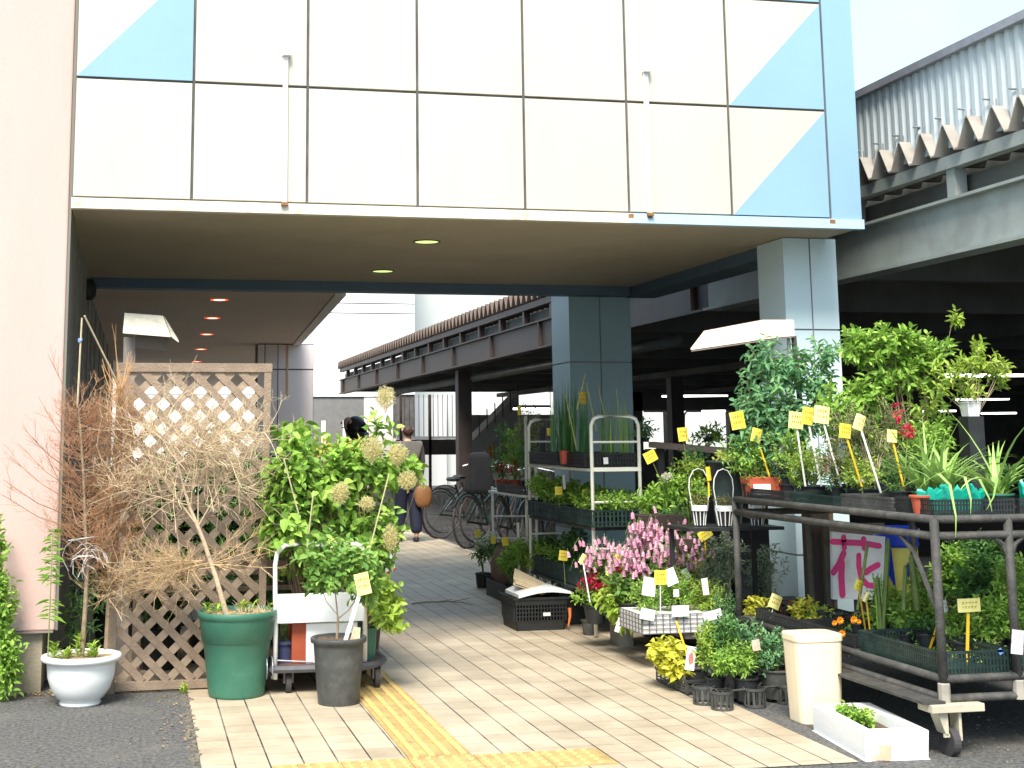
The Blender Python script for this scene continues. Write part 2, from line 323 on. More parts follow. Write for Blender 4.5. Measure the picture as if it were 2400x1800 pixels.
# ================= rear canopy =================
rc = thing('rear_canopy', 'flat brown ceilinged canopy with a row of orange lights behind the first one', 'canopy', (.8,15,0))
q = [(-.6,12.25),(1.70,12.25),(2.05,19.0),(2.80,35),(-.6,35)]
def prism(b, q, z0, z1, m=0):
    n = len(q); return b.add([(x,y,z0) for x,y in q]+[(x,y,z1) for x,y in q], [tuple(range(n))[::-1], tuple(range(n,2*n))]+[(i,(i+1)%n,(i+1)%n+n,i+n) for i in range(n)], m)
prism(MB(), q, 2.72, 3.1).build('ceiling', mat('rear_ceiling', (.66,.53,.43), .8, .06, 1), rc)
MB().hexa([(1.70,12.25,2.70),(1.80,12.25,2.70),(2.15,19.0,2.70),(2.05,19.0,2.70),(1.70,12.25,3.12),(1.80,12.25,3.12),(2.15,19,3.12),(2.05,19,3.12)]).build('fascia', mat('rear_fascia', (.75,.68,.62), .6), rc)
for i, (x, y) in enumerate(((514,702),(498,745),(485,783),(471,818),(461,847))):
    q = PZ(x, y, 2.72); downlight((q.x,q.y,2.7195), .085, m_lampo, m_lampr, ['nearest','second','third','fourth','farthest'][i]+' of the five red ringed orange lights in the rear ceiling', 'orange ceiling lights')
# rear wall block at the end of the canopy
rw = thing('end_wall', 'rose white panelled wall end under the rear canopy with an orange stain', 'wall', (1.9,19,0))
b = MB(); b.box((1.56,19.02,0),(2.34,19.4,2.7195), 1)
for u, v in ((1.56,1.66),(1.665,1.84),(1.845,2.335)):
    for a, c in ((.0,2.36),(2.37,2.71)): b.box((u+.004,19.0,a+.004),(v-.004,19.02,c-.004))
b.build('wall', [m_rpink, m_seal], rw)
MB().box((1.955,18.994,2.0),(1.985,19.0,2.7)).build('rust_streak', mat('rstreak', (.68,.42,.22), .9), rw)
# rear building
rb = thing('rear_building', 'white clad building with a grey doorway closing the far end', 'building', (6,38,0))
b = MB(); b.box((-2,38.05,0),(7.55,44,8.6), 1)
for (u, v) in ((-2,2.1),(2.11,4.64),(4.65,7.55)):
    for a, c in ((2.62,4.9),(4.91,5.18),(5.19,8.6)): b.box((u,38,a),(v,38.05,c-.02))
b.box((-2,38,0),(4.65,38.05,2.60)); b.box((6.10,38,0),(6.92,38.05,2.60),2); b.box((6.93,38,0),(7.55,38.05,1.4),2)
b.build('wall', [m_wallw, m_seal, m_rpink], rb)
b = MB(); b.box((4.65,38.02,0),(6.1,38.045,2.6)); b.build('doorway', mat('door_recess', (.20,.195,.185), .7), rb)
b = MB(); b.box((4.9,37.99,0),(5.02,38.01,1.9)); b.box((5.5,37.99,0),(5.62,38.01,1.9)); b.box((4.63,37.97,2.56),(6.9,38.0,2.62)); b.build('door_frame', m_wallw, rb)
MB().box((7.55,41,0),(22,44,6.5)).build('side_wing', mat('wing', (.62,.64,.60), .7, .04, .5), rb)
# ================= parking deck on the right =================
XD = 5.2
pd = thing('parking_deck', 'steel parking deck with saw tooth folded edge, dark underneath', 'parking deck', (9,20,0))
YE = 36.4; Y0 = 3.0
def zz_(slope): return EYE+slope*XD
zb0, zb1 = 2.59, 2.945
for ya, yb_, mm in ((Y0,12.0,m_steel),(12.001,YE,m_brown)):  # far stretch in dark brown: canopy shade put into the colour
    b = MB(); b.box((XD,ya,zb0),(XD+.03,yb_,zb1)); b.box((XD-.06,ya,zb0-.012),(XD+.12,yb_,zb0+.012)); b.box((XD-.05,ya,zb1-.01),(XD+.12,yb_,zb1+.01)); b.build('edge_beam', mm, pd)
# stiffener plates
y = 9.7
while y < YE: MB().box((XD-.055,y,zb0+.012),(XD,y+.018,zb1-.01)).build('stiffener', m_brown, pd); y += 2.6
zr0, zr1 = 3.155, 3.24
MB().box((XD-.02,Y0,zr0),(XD+.06,12,zr1)).build('rail', m_steel, pd); MB().box((XD-.02,12.001,zr0),(XD+.06,YE,zr1)).build('rail', m_brown, pd)  # far rail has the same shade put into its colour
b0 = MB(); y = 7.95
posts = []
yy = 5.35
while yy < YE:
    posts.append(yy); yy += 1.3
for yy in posts: MB().box((XD,yy,zb1+.01),(XD+.09,yy+.09,zr0)).build('post', m_steel if yy < 12 else m_brown, pd)  # far posts take the shaded colour as well
# folded deck teeth: plate zigzag along Y, ridges run along X
zt0, zt1, pitch = 3.25, 3.43, .268
y = Y0; th = .012; xa, xb = XD-.06, XD+.5
for ylim, mm in ((12.2, m_deck),(YE, mat('folded_deck_shaded', (.12,.085,.065), .7, .2, 5))):  # second colour: far teeth darkened to stand in for shade
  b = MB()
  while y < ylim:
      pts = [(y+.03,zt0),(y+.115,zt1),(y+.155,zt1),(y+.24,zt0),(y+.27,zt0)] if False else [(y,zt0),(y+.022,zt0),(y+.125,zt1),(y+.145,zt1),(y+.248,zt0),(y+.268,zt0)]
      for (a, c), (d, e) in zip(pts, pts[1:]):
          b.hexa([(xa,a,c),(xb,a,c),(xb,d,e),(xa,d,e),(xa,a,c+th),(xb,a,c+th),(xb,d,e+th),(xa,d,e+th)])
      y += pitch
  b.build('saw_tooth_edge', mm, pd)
y = Y0+3*pitch
while y < 9.6:
    MB().tube([(XD-.02,y+.135,zt1+.005),(XD-.02,y+.135,zt1+.06)], .006, 5).build('bolt', m_galv, pd); MB().tube([(XD-.02,y+.27,zt1+.09),(XD+.03,y+.27,zt1+.09)], .008, 5).build('bolt', m_galv, pd); y += pitch
# corrugated parapet (near part only)
b = MB(); y = Y0; pr = []; 
while y < 12.4:
    for dy, dx in ((0,0),(.03,.0),(.045,.022),(.075,.022),(.09,0)): pr.append((y+dy, dx))
    y += .096
for (y0_,d0),(y1_,d1) in zip(pr, pr[1:]):
    x0_, x1_ = XD+.02+d0, XD+.02+d1; b.quad([(x0_,y0_,3.30),(x1_,y1_,3.30),(x1_,y1_,3.915),(x0_,y0_,3.915)])
b.build('parapet', m_corr, pd)
MB().box((XD-.02,Y0,3.91),(XD+.10,12.4,3.965)).build('parapet_cap', m_galv, pd)
# underside
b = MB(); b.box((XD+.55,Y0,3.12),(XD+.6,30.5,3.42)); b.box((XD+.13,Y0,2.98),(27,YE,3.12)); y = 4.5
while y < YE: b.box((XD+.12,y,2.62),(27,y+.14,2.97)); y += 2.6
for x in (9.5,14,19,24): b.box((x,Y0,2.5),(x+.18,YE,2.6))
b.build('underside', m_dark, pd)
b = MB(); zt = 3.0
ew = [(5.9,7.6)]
b.box((27,Y0,0),(27.3,YE,3.1)); b.box((12.3,36.2,0),(13.62,36.5,2.98)); b.box((12.3,36.2,2.12),(27,36.5,2.98),); b.box((13.62,36.2,0),(27,36.5,1.05)); b.box((14.33,36.2,1.05),(14.8,36.5,2.12)); b.box((16.2,36.2,1.05),(27,36.5,2.12))  # first box: unseen side wall, added to keep light out under the deck
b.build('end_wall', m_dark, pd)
for (x, y, z) in ((5.42,23.4,2.58),(9.6,24,2.5),(14.1,30,2.5),(19.1,24,2.5),(9.6,12,2.5)):
    MB().box((x,y,0),(x+.24,y+.24,z)).build('column', m_brown, pd)
b = MB(); b.tube([(13.62,36.1,1.05),(14.25,36.1,1.05),(14.33,36.1,1.15),(14.33,36.1,2.0),(14.25,36.1,2.1),(13.62,36.1,2.1)], .03); b.tube([(15.6,36.1,1.05),(14.88,36.1,1.05),(14.80,36.1,1.15),(14.80,36.1,2.0),(14.88,36.1,2.1),(16.2,36.1,2.1)], .03); b.build('opening_frame', m_rpink, pd)
# pipes under the deck edge
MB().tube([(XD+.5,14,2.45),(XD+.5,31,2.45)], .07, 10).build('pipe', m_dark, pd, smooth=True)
# tube lights
tl = [((1552,929),(1705,927),30,'the one right of the far blue column'),((1645,964),(1700,963),33,'small one beside the yellow tag'),((1203,958),(1290,959),30,'the one left of the far blue column'),((2205,880),(2440,878),22,'largest, at the right edge behind the shrub'),((2240,937),(2365,935),30,'the one above the hanging white pot'),((2150,964),(2240,963),33,'the one left of the hanging white pot'),((2300,969),(2382,968),33,'the one right of the hanging white pot')]
for (a, c, Y, l) in tl:
    p, q = PY(a[0],a[1],Y), PY(c[0],c[1],Y); t = thing('tube_light', 'lit strip light under the dark deck, '+l, 'strip light', tuple((p+q)/2), 'strip lights under the deck')
    MB().tube([p,q], .022 if Y > 25 else .035, 8).build('tube', m_tube, t, smooth=True)
    MB().box((min(p.x,q.x),p.y-.04,p.z+.03),(max(p.x,q.x),p.y+.06,p.z+.08)).build('housing', m_dark, t)
    for u in (p,q): MB().tube([u+Vector((0,0,.08)), Vector((u.x,u.y,2.98))], .008, 4).build('hanger', m_dark, t)
# fence, stairs and panels beyond the deck
fn = thing('railing', 'white railing with thin brown balusters beyond the walkers', 'railing', (8,37.4,0))
b = MB(); x = 7.0
while x < 8.75: b.tube([(x,37.4,1.44),(x,37.4,2.6)], .011, 5); x += .135
b.build('baluster', m_brown, fn); MB().box((6.9,37.36,1.38),(8.8,37.44,1.45)).build('bottom_rail', m_white, fn)
MB().box((6.9,37.3,.95),(8.8,37.5,1.37)).build('kerb_wall', m_brown, fn)
for x in (6.98,7.8): MB().box((x,37.3,0),(x+.07,37.38,2.6)).build('post', m_brown, fn)
MB().box((7.6,40.5,0),(9.0,40.6,2.6)).build('back_panel', m_wallw, fn)
st = thing('staircase', 'grey outdoor stair rising to the right beyond the deck', 'staircase', (10,33,0))
b = MB(); a_, c_ = PY(1105,1035,33), PY(1215,950,33); dz = .5
b.hexa([(a_.x,33,a_.z-dz),(a_.x,33.8,a_.z-dz),(c_.x,33.8,c_.z-dz*.7),(c_.x,33,c_.z-dz*.7),(a_.x,33,a_.z),(a_.x,33.8,a_.z),(c_.x,33.8,c_.z+.3),(c_.x,33,c_.z+.3)])
b.build('stringer', mat('stair_grey', (.30,.28,.25), .7), st)
b = MB()
for i in range(7): u = i/6; b.tube([(a_.x+(c_.x-a_.x)*u,33,a_.z+(c_.z-a_.z)*u), (a_.x+(c_.x-a_.x)*u,33,a_.z+(c_.z-a_.z)*u+.5)], .015, 4)
b.build('handrail', m_brown, st)
pf = thing('panel_fence', 'pale corrugated fence with a band of orange panels beyond the bicycles', 'fence', (10,35,0))
b = MB(); x = PY(1095,1000,35).x; x1 = PY(1330,1000,35).x; i = 0
while x < x1:
    u = (x-PY(1095,1000,35).x)/(x1-PY(1095,1000,35).x); mi = 1 if .17 < u < .26 or .33 < u < .4 else (2 if i % 4 == 3 else 0)
    b.box((x,35,0.3),(x+.085,35.05,1.9 if u > .35 else 1.55), mi); x += .105; i += 1
b.build('slat', [mat('pale_slat', (.55,.53,.47), .6), mat('orange_slat', (.55,.30,.08), .6), mat('grey_slat', (.3,.3,.28), .6)], pf)
MB().box((PY(1095,1000,35).x,35.06,0),(x1,35.12,2.0)).build('back_panel', mat('fence_back', (.28,.26,.22)), pf)
# ================= generators for plants, pots, trays, tags =================
LG = lambda n, cols, tr=.35, rough=.5: mat(n, cols[len(cols)//2], rough, .2, 14, isl=cols, trans=tr, spec=.35)
lf_mid  = LG('leaf_mid_green',  [(0.104,0.231,0.032),(0.210,0.389,0.056),(0.357,0.566,0.096),(0.505,0.708,0.144)])
lf_lime = LG('leaf_lime',  [(0.184,0.322,0.034),(0.322,0.483,0.057),(0.483,0.598,0.103),(0.345,0.529,0.081)])
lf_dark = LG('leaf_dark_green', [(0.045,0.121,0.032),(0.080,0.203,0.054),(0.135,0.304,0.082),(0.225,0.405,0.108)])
lf_blue = LG('leaf_blue_green', [(0.088,0.227,0.105),(0.140,0.324,0.149),(0.229,0.454,0.208),(0.316,0.551,0.208)])
lf_grey = LG('leaf_silver', [(0.176,0.242,0.165),(0.297,0.374,0.264),(0.440,0.495,0.374),(0.264,0.352,0.198)])
lf_yel  = LG('leaf_yellow', [(.45,.48,.04),(.62,.60,.06),(.74,.70,.10),(.50,.55,.08)])
lf_red  = LG('leaf_dark_red', [(.16,.02,.02),(.24,.03,.03),(.32,.05,.04)])
lf_aloe = LG('leaf_aloe', [(0.192,0.345,0.070),(0.312,0.483,0.120),(0.456,0.621,0.200)], .25)
lf_tips = LG('leaf_pale_tips', [(0.480,0.552,0.100),(0.660,0.690,0.180),(0.792,0.782,0.260)])
m_bark = mat('bark', (.26,.19,.12), .9, .3, 30, .4, 120)
m_stem = mat('green_stem', (.18,.24,.07), .7, .2, 20)
m_cane = mat('bamboo_cane', (.50,.42,.26), .6, .2, 20)
m_twig = mat('dead_twig_beige', (.60,.47,.30), .85, .25, 12)
m_twigr = mat('dead_twig_rust', (.36,.19,.10), .85, .3, 8)
m_twigo = mat('dead_twig_orange', (.50,.29,.13), .85, .3, 8)
m_soil = mat('soil', (.12,.085,.055), .95, .4, 60, .9, 160)
m_moss = mat('dry_moss', (.30,.23,.12), .95, .4, 50, .9, 120)
m_ytag = mat('yellow_card', (.80,.66,.06), .55, .16, 9, dirt=(.72,.66,.32), dscale=11, damt=.6)
m_ytag2 = mat('pale_yellow_card', (.83,.76,.26), .55, .12, 9, dirt=(.80,.77,.52), dscale=11, damt=.7)
m_ystk = mat('yellow_stake', (.80,.50,.03), .5, .06, 10)
m_card = mat('white_card', (.80,.78,.74), .5, .05, 10, dirt=(.55,.5,.45), dscale=22, damt=.45)
m_terra = mat('red_plastic', (.45,.09,.045), .5, .15, 10)
m_green_p = mat('green_plastic', (.04,.15,.095), .45, .14, 7, dirt=(.10,.20,.15), dscale=5, damt=.5)
m_foam = mat('white_foam', (.86,.86,.84), .6, .02, 8, .15, 90)
m_teal = mat('teal_film', (.01,.42,.30), .3, .2, 9, trans=.3)
m_petp = LG('petal_pink', [(.50,.16,.30),(.66,.30,.44),(.80,.52,.58),(.42,.10,.24),(.74,.40,.52)], .3)
m_petr = LG('petal_crimson', [(.55,.02,.08),(.75,.04,.16),(.62,.03,.04),(.80,.20,.30)], .3)
m_peto = LG('petal_orange', [(.85,.30,.01),(.90,.42,.02),(.8,.2,.01)], .3)
m_petw = LG('petal_white', [(.7,.7,.58),(.82,.80,.66),(.6,.62,.5)], .3)
m_plume = LG('plume_cream', [(.60,.58,.20),(.76,.68,.36),(.80,.70,.48)], .4)
def rnd_unit():
    while 1:
        v = Vector((U(-1,1),U(-1,1),U(-1,1)))
        if .05 < v.length < 1: return v.normalized()
def inell(c, r, sh=.45):
    v = rnd_unit(); k = R.random()**sh
    return Vector((c[0]+v.x*r[0]*k, c[1]+v.y*r[1]*k, c[2]+v.z*r[2]*k)), v
def sprigs(lb, sb, base, blobs, L=.035, w=.018, per=6, sl=.10, stems=10, up=.5, fold=.25, droop=.2, sr=.0022, whorl=False, rnd=.55, spray=False):
    """leafy sprigs filling ellipsoid blobs [(centre, radii, n_sprigs)], woody stems from base to each blob"""
    base = Vector(base)
    for c, r, n in blobs:
        c = Vector(c)
        for k in range(max(1, int(stems*n/max(1,sum(x[2] for x in blobs))+.5)) if stems else 0):
            e, _ = inell(c, r, .6); m1 = base.lerp(e, .45)+Vector((U(-.02,.02),U(-.02,.02),.02))
            sb.tube([base+Vector((U(-.01,.01),U(-.01,.01),0)), m1, e], [sr*1.8,sr*1.3,sr*.6], 4, cap=False)
        for k in range(n):
            p, v = inell(c, r)
            d = (v*.7+Vector((0,0,up))+rnd_unit()*rnd).normalized(); ax = d.cross(rnd_unit()).normalized()
            q0 = p-d*sl*.5
            if sr > 0: sb.tube([q0, p+d*sl*.5], sr*.6, 3, cap=False)
            for i in range(per):
                t = (i+.5)/per; a = i*2.4+U(-.4,.4) if not whorl else i*2*math.pi/per
                o = Matrix.Rotation(a, 3, d) @ ax
                ld = (o*(1.0-t*.4)+d*(.35+t*.7)+Vector((0,0,-droop*.4))).normalized()
                if whorl: q = p+d*sl*.5; ld = (o+d*.35).normalized()
                else: q = q0+d*sl*t
                sc = U(.7,1.2)*(1-.25*abs(t-.4)); lb.leaf(q, ld, (d+Vector((0,0,.6))).normalized(), L*sc, w*sc, fold*U(.3,1.3), 0, droop*U(0,2.5))
def pot_prof(b, x, y, z, rt, rb, h, rim=.012, n=26, m=0, foot=0., lip=None, wall=.004):
    lip = lip if lip is not None else rim*1.6
    pr = [(0.001,z+.004),(rb,z+.004),(rb,z),(rb+.0,z+foot)] if not foot else [(.001,z+.004),(rb*1.0,z),(rb*1.03,z+foot),(rb*.93,z+foot*1.05)]
    pr += [(rb+(rt-rb)*.5, z+h*.5),(rt-.002,z+h-lip),(rt-.001,z+h-lip),(rt+rim,z+h-lip*.9),(rt+rim,z+h-.002),(rt+rim*.7,z+h),(rt-wall,z+h),(rt-wall*1.6,z+h-.035)]
    return b.lathe(pr, (x,y,0), n, m)
def soil_disc(b, x, y, z, r, n=20, amp=.006):
    vs = [(x,y,z+amp)]+[(x+r*.55*math.cos(2*math.pi*j/n), y+r*.55*math.sin(2*math.pi*j/n), z+U(-amp,amp)) for j in range(n)]+[(x+r*math.cos(2*math.pi*j/n), y+r*math.sin(2*math.pi*j/n), z+U(-amp,amp)) for j in range(n)]
    return b.add(vs, [(0,1+j,1+(j+1)%n) for j in range(n)]+[(1+j,1+n+j,1+n+(j+1)%n,1+(j+1)%n) for j in range(n)])
def potted(label, cat, x, y, z, pot=(.05,.038,.09), pm=None, lm=None, blobs=None, name='potted_plant', L=.03, w=.016, per=6, sl=.07, stems=8, up=.6, group=None, flowers=None, soil=True, rim=.005, **kw):
    """a pot with soil, stems, foliage and flowers; blobs are (dx, dy, dz_above_rim, rx, ry, rz, n)"""
    t = thing(name, label, cat, (x,y,z), group)
    rt, rb, h = pot
    po = pot_prof(MB(), x, y, z, rt, rb, h, rim).build('pot', pm or m_black, t, smooth=False) if rt else t
    if soil and rt: soil_disc(MB(), x, y, z+h-.015, rt-.004).build('soil', m_soil, po)
    base = (x,y,z+h-.02); lb, sb = MB(), MB()
    bl = [((x+a,y+b,z+h+c),(rx,ry,rz),n) for a,b,c,rx,ry,rz,n in (blobs or [])]
    sprigs(lb, sb, base, bl, L, w, per, sl, stems, up, **kw)
    if sb.v: sb.build('stem', kw.get('sm') or m_stem, t)
    if lb.v: lb.build('foliage', lm or lf_mid, t)
    if flowers: flowers(t, x, y, z+h)
    return t
def daisies(name, m, pts, r=.02, cm=None, lab=None):
    def fn(t, x, y, z):
        for (dx,dy,dz) in pts:
            b = MB(); c = Vector((x+dx,y+dy,z+dz)); n = Vector((U(-.5,.3),-1,U(.3,1))).normalized(); a = n.cross(Vector((0,0,1))).normalized(); e = n.cross(a)
            for k in range(12):
                th = k*2*math.pi/12; d = a*math.cos(th)+e*math.sin(th); b.leaf(c, (d+n*.25*(1 if k%2 else .5)), n, r, r*.5, .1, 0, .1)
            b.lathe([(.001,.004),(r*.2,.002)], c, 6); b.build(name, m, t)
    return fn
def tray(label, x0, y0, z0, lx, ly, h, m=None, slots=True, cat='tray', name='plant_tray', rz=0, group=None, wall=.006, gap=.02, bars=None):
    """open lattice tray: rim, base and upright slats"""
    t = thing(name, label, cat, (x0+lx/2,y0+ly/2,z0), group); m = m or m_black; c = (x0+lx/2, y0+ly/2)
    b = MB()
    for (ax,ay,bx,by) in ((x0,y0,x0+lx,y0+wall),(x0,y0+ly-wall,x0+lx,y0+ly),(x0,y0+wall,x0+wall,y0+ly-wall),(x0+lx-wall,y0+wall,x0+lx,y0+ly-wall)):
        b.box((ax,ay,z0+h-.012),(bx,by,z0+h), rz=rz, piv=c)
    b.build('rim', m, t)
    b = MB(); b.box((x0+wall,y0+wall,z0),(x0+lx-wall,y0+ly-wall,z0+.006), rz=rz, piv=c); b.build('base', m, t)
    b = MB(); i = wall
    while i < lx-wall:
        for yy in (y0+.001,y0+ly-.005): b.box((x0+i,yy,z0),(x0+i+gap*.55,yy+.003,z0+h-.012), rz=rz, piv=c)
        i += gap
    i = wall
    while i < ly-wall:
        for xx in (x0+.001,x0+lx-.005): b.box((xx,y0+i,z0),(xx+.003,y0+i+gap*.55,z0+h-.012), rz=rz, piv=c)
        i += gap
    for q in (.25,.6):
        zq = z0+h*q; b.box((x0+.0015,y0+.0015,zq),(x0+lx-.0015,y0+.004,zq+.008), rz=rz, piv=c); b.box((x0+.0015,y0+.004,zq),(x0+.004,y0+ly-.004,zq+.008), rz=rz, piv=c); b.box((x0+lx-.004,y0+.004,zq),(x0+lx-.0015,y0+ly-.004,zq+.008), rz=rz, piv=c)
    b.build('lattice', m, t)
    return t
RACK = False
def YC(px_, Y, cap=7.88, X=3.64): return max(Y, min(cap, X*3240/(px_-330))) if RACK else Y
def price_tag(label, a, bpt, Y, w, h, m=None, sm=None, ang=0., sw=.008, marks=1, name='price_tag', cat='price tag', group='yellow price tags on stakes', yaw=0.):
    """a = photo px of the stake foot, bpt = photo px of the card centre, w,h in px, ang degrees tilt"""
    m = m or m_ytag; sm = sm or m_ystk; Y0_ = Y; Y = YC(a[0], Y)-(.10 if RACK and Y0_ > 6.1 else 0)
    p0, p1 = PY(a[0],a[1],Y+.004), PY(bpt[0],bpt[1],Y+.004); k = Y/3240.; ww, hh = w*k/2, h*k/2
    t = thing(name, label, cat, p0, group)
    d = (p1-p0); n = Vector((1,0,0)); s_ = Vector((sw/2,0,0))
    b = MB(); vs = [p0-s_, p0+s_, p1+s_, p1-s_]; b.add([*vs, *[v+Vector((0,.003,0)) for v in vs]], [(0,1,2,3),(7,6,5,4),(0,4,5,1),(1,5,6,2),(2,6,7,3),(3,7,4,0)]); b.build('stake', sm, t)
    A = math.radians(ang); ca, sa = math.cos(A), math.sin(A); yw = math.radians(yaw); cy_, sy_ = math.cos(yw), math.sin(yw)
    def cp(u, v, dy=0): x_ = u*ca-v*sa; z_ = u*sa+v*ca; return Vector((p1.x+x_*cy_, p1.y-.004+dy+x_*sy_, p1.z+z_))
    b = MB(); segs = 4; th = .0015; vs = []
    for i in range(segs+1):
        u = -ww+2*ww*i/segs; bow = .006*(1-(2*i/segs-1)**2); vs += [cp(u,-hh,-bow), cp(u,hh,-bow*1.5), cp(u,-hh,-bow+th), cp(u,hh,-bow*1.5+th)]
    fs = []
    for i in range(segs):
        o = i*4; fs += [(o,o+4,o+5,o+1),(o+2,o+3,o+7,o+6),(o+1,o+5,o+7,o+3),(o,o+2,o+6,o+4)]
    fs += [(0,1,3,2),(segs*4,segs*4+2,segs*4+3,segs*4+1)]
    b.add(vs, fs); co = b.build('card', m, t)
    if marks:
        b = MB()
        for r_ in range(2):
            v0 = hh*(.45-.62*r_); u = -ww*.7
            while u < ww*.6:
                l = U(.10,.22)*ww; b.quad([cp(u,v0-hh*.08,-.0112), cp(u+l,v0-hh*.08,-.0112), cp(u+l*.9,v0+hh*U(.04,.16),-.0112), cp(u,v0+hh*.06,-.0112)]); u += l+ww*.14
        b.build('handwriting', mat('faded_ink', (.40,.22,.03), .6), co)
    return t
def card(label, c, Y, w, h, ang=0, m=None, name='plant_label', group=None, blot=None, yaw=0, foot=None):
    Y = YC(c[0], Y)-(.06 if RACK else 0)
    t = thing(name, label, 'plant label', PY(c[0],c[1],Y), group); p1 = PY(c[0],c[1],Y); k = Y/3240.; ww, hh = w*k/2, h*k/2; A = math.radians(ang); ca, sa = math.cos(A), math.sin(A)
    def cp(u, v, dy=0): return (p1.x+u*ca-v*sa, p1.y+dy+u*math.sin(math.radians(yaw)), p1.z+u*sa+v*ca)
    b = MB(); b.hexa([cp(-ww,-hh),cp(ww,-hh),cp(ww,-hh,.002),cp(-ww,-hh,.002),cp(-ww,hh),cp(ww,hh),cp(ww,hh,.002),cp(-ww,hh,.002)]); b.build('card', m or m_card, t)
    if blot:
        b = MB(); n = 10; b.quad([cp(ww*.62*math.cos(6.283*i/n)*U(.8,1.1), hh*.55*math.sin(6.283*i/n)*U(.8,1.1), -.0012) for i in range(n)]); b.build('picture', blot, t)
    if foot:
        p0 = PY(foot[0],foot[1],Y); MB().tube([p0, Vector(cp(0,-hh*.5,.004))], .0025, 4).build('stake', m_card, t)
    return t
def branchy(b, p, d, L, r, depth, nb=4, spread=.7, curve=.25, seg=4, up=.1, n=4, taper=.55, lenf=.6, minr=.0006):
    pts = [p.copy()]; rr = [r]; q = p.copy(); dd = d.normalized()
    for i in range(seg):
        dd = (dd+rnd_unit()*curve+Vector((0,0,up*.3))).normalized(); q = q+dd*L/seg; pts.append(q.copy()); rr.append(max(minr, r*(1-(1-taper)*(i+1)/seg)))
    b.tube(pts, rr, n if r > .003 else 3, cap=False)
    if depth <= 0: return
    for k in range(nb):
        t = U(.25,1.0); i = min(seg-1, int(t*seg)); st = pts[i].lerp(pts[i+1], t*seg-i)
        nd = (dd*(1-spread)+rnd_unit()*spread+Vector((0,0,up))).normalized()
        branchy(b, st, nd, L*lenf*U(.6,1.15), max(minr, rr[i]*.55), depth-1, nb, spread, curve, 3, up, n, taper, lenf, minr)
# ================= left side =================
R.seed(11)
# ivy shrub on the far left
t = thing('climbing_shrub', 'bushy green climber at the extreme left edge against the pink wall', 'shrub', (-.85,8.1,0))
lb, sb = MB(), MB(); sprigs(lb, sb, (-.72,8.15,0), [((-.70,8.12,.20),(.08,.10,.20),90),((-.735,8.12,.50),(.07,.09,.22),80),((-.76,8.12,.85),(.04,.06,.16),26),((-1.0,8.05,.4),(.2,.15,.4),120)], .045,.022, 6,.09, 12, .5)
sb.build('stem', m_stem, t); lb.build('foliage', lf_mid, t)
# white round pot
wx, wy = -.285, 7.93
t = thing('white_plant_pot', 'white round footed pot with weeds and a bare dead sapling', 'plant pot', (wx,wy,0))
MB().lathe([(.001,.0),(.105,.0),(.112,.012),(.105,.026),(.125,.04),(.158,.085),(.178,.15),(.183,.215),(.186,.228),(.213,.236),(.216,.25),(.212,.262),(.19,.266),(.182,.258),(.178,.235)], (wx,wy,0), 40).build('pot', mat('white_ceramic', (.80,.80,.77), .28, .02, 5, dirt=(.6,.57,.48), dscale=6, damt=.3), t, smooth=True)
soil_disc(MB(), wx, wy, .238, .18, 24, .010).build('soil', m_moss, t)
lb = MB()
for (px_, n, h) in ((128,9,.09),(158,5,.05),(183,14,.12),(213,9,.07),(150,6,.04),(225,5,.04)):
    q = PY(px_,1545,wy); q.z = .24
    for i in range(n):
        z = q+Vector((U(-.01,.01),U(-.01,.01),h*i/n))
        for s_ in range(3): lb.leaf(z, Vector((U(-1,1),U(-1,1),.7)), Vector((0,0,1)), U(.035,.055), .012)
lb.build('weeds', lf_lime, t)
# tall weed stem at its left
t = thing('tall_weed', 'thin tall weed with drooping leaf pairs rising from the left of the white pot', 'weed', (-.45,7.9,.24))
sb, lb = MB(), MB(); p0, p1, p2 = PY(112,1538,7.85), PY(118,1400,7.85), PY(124,1238,7.85); sb.tube([p0,p1,p2], [.004,.003,.002], 5); 
for i in range(34):
    u = .25+.75*i/34; q = p1.lerp(p2, (u-.25)/.75) if u > .4 else p0.lerp(p1, u/.4)
    for s_ in (-1,1): lb.leaf(q, Vector((s_*U(.6,1.1),U(-.8,.8),U(.0,.9))), Vector((0,0,1)), U(.035,.09)*(1-.3*u), U(.008,.014), .2, 0, U(.3,.9))
sb.build('stem', m_stem, t); lb.build('foliage', lf_mid, t)
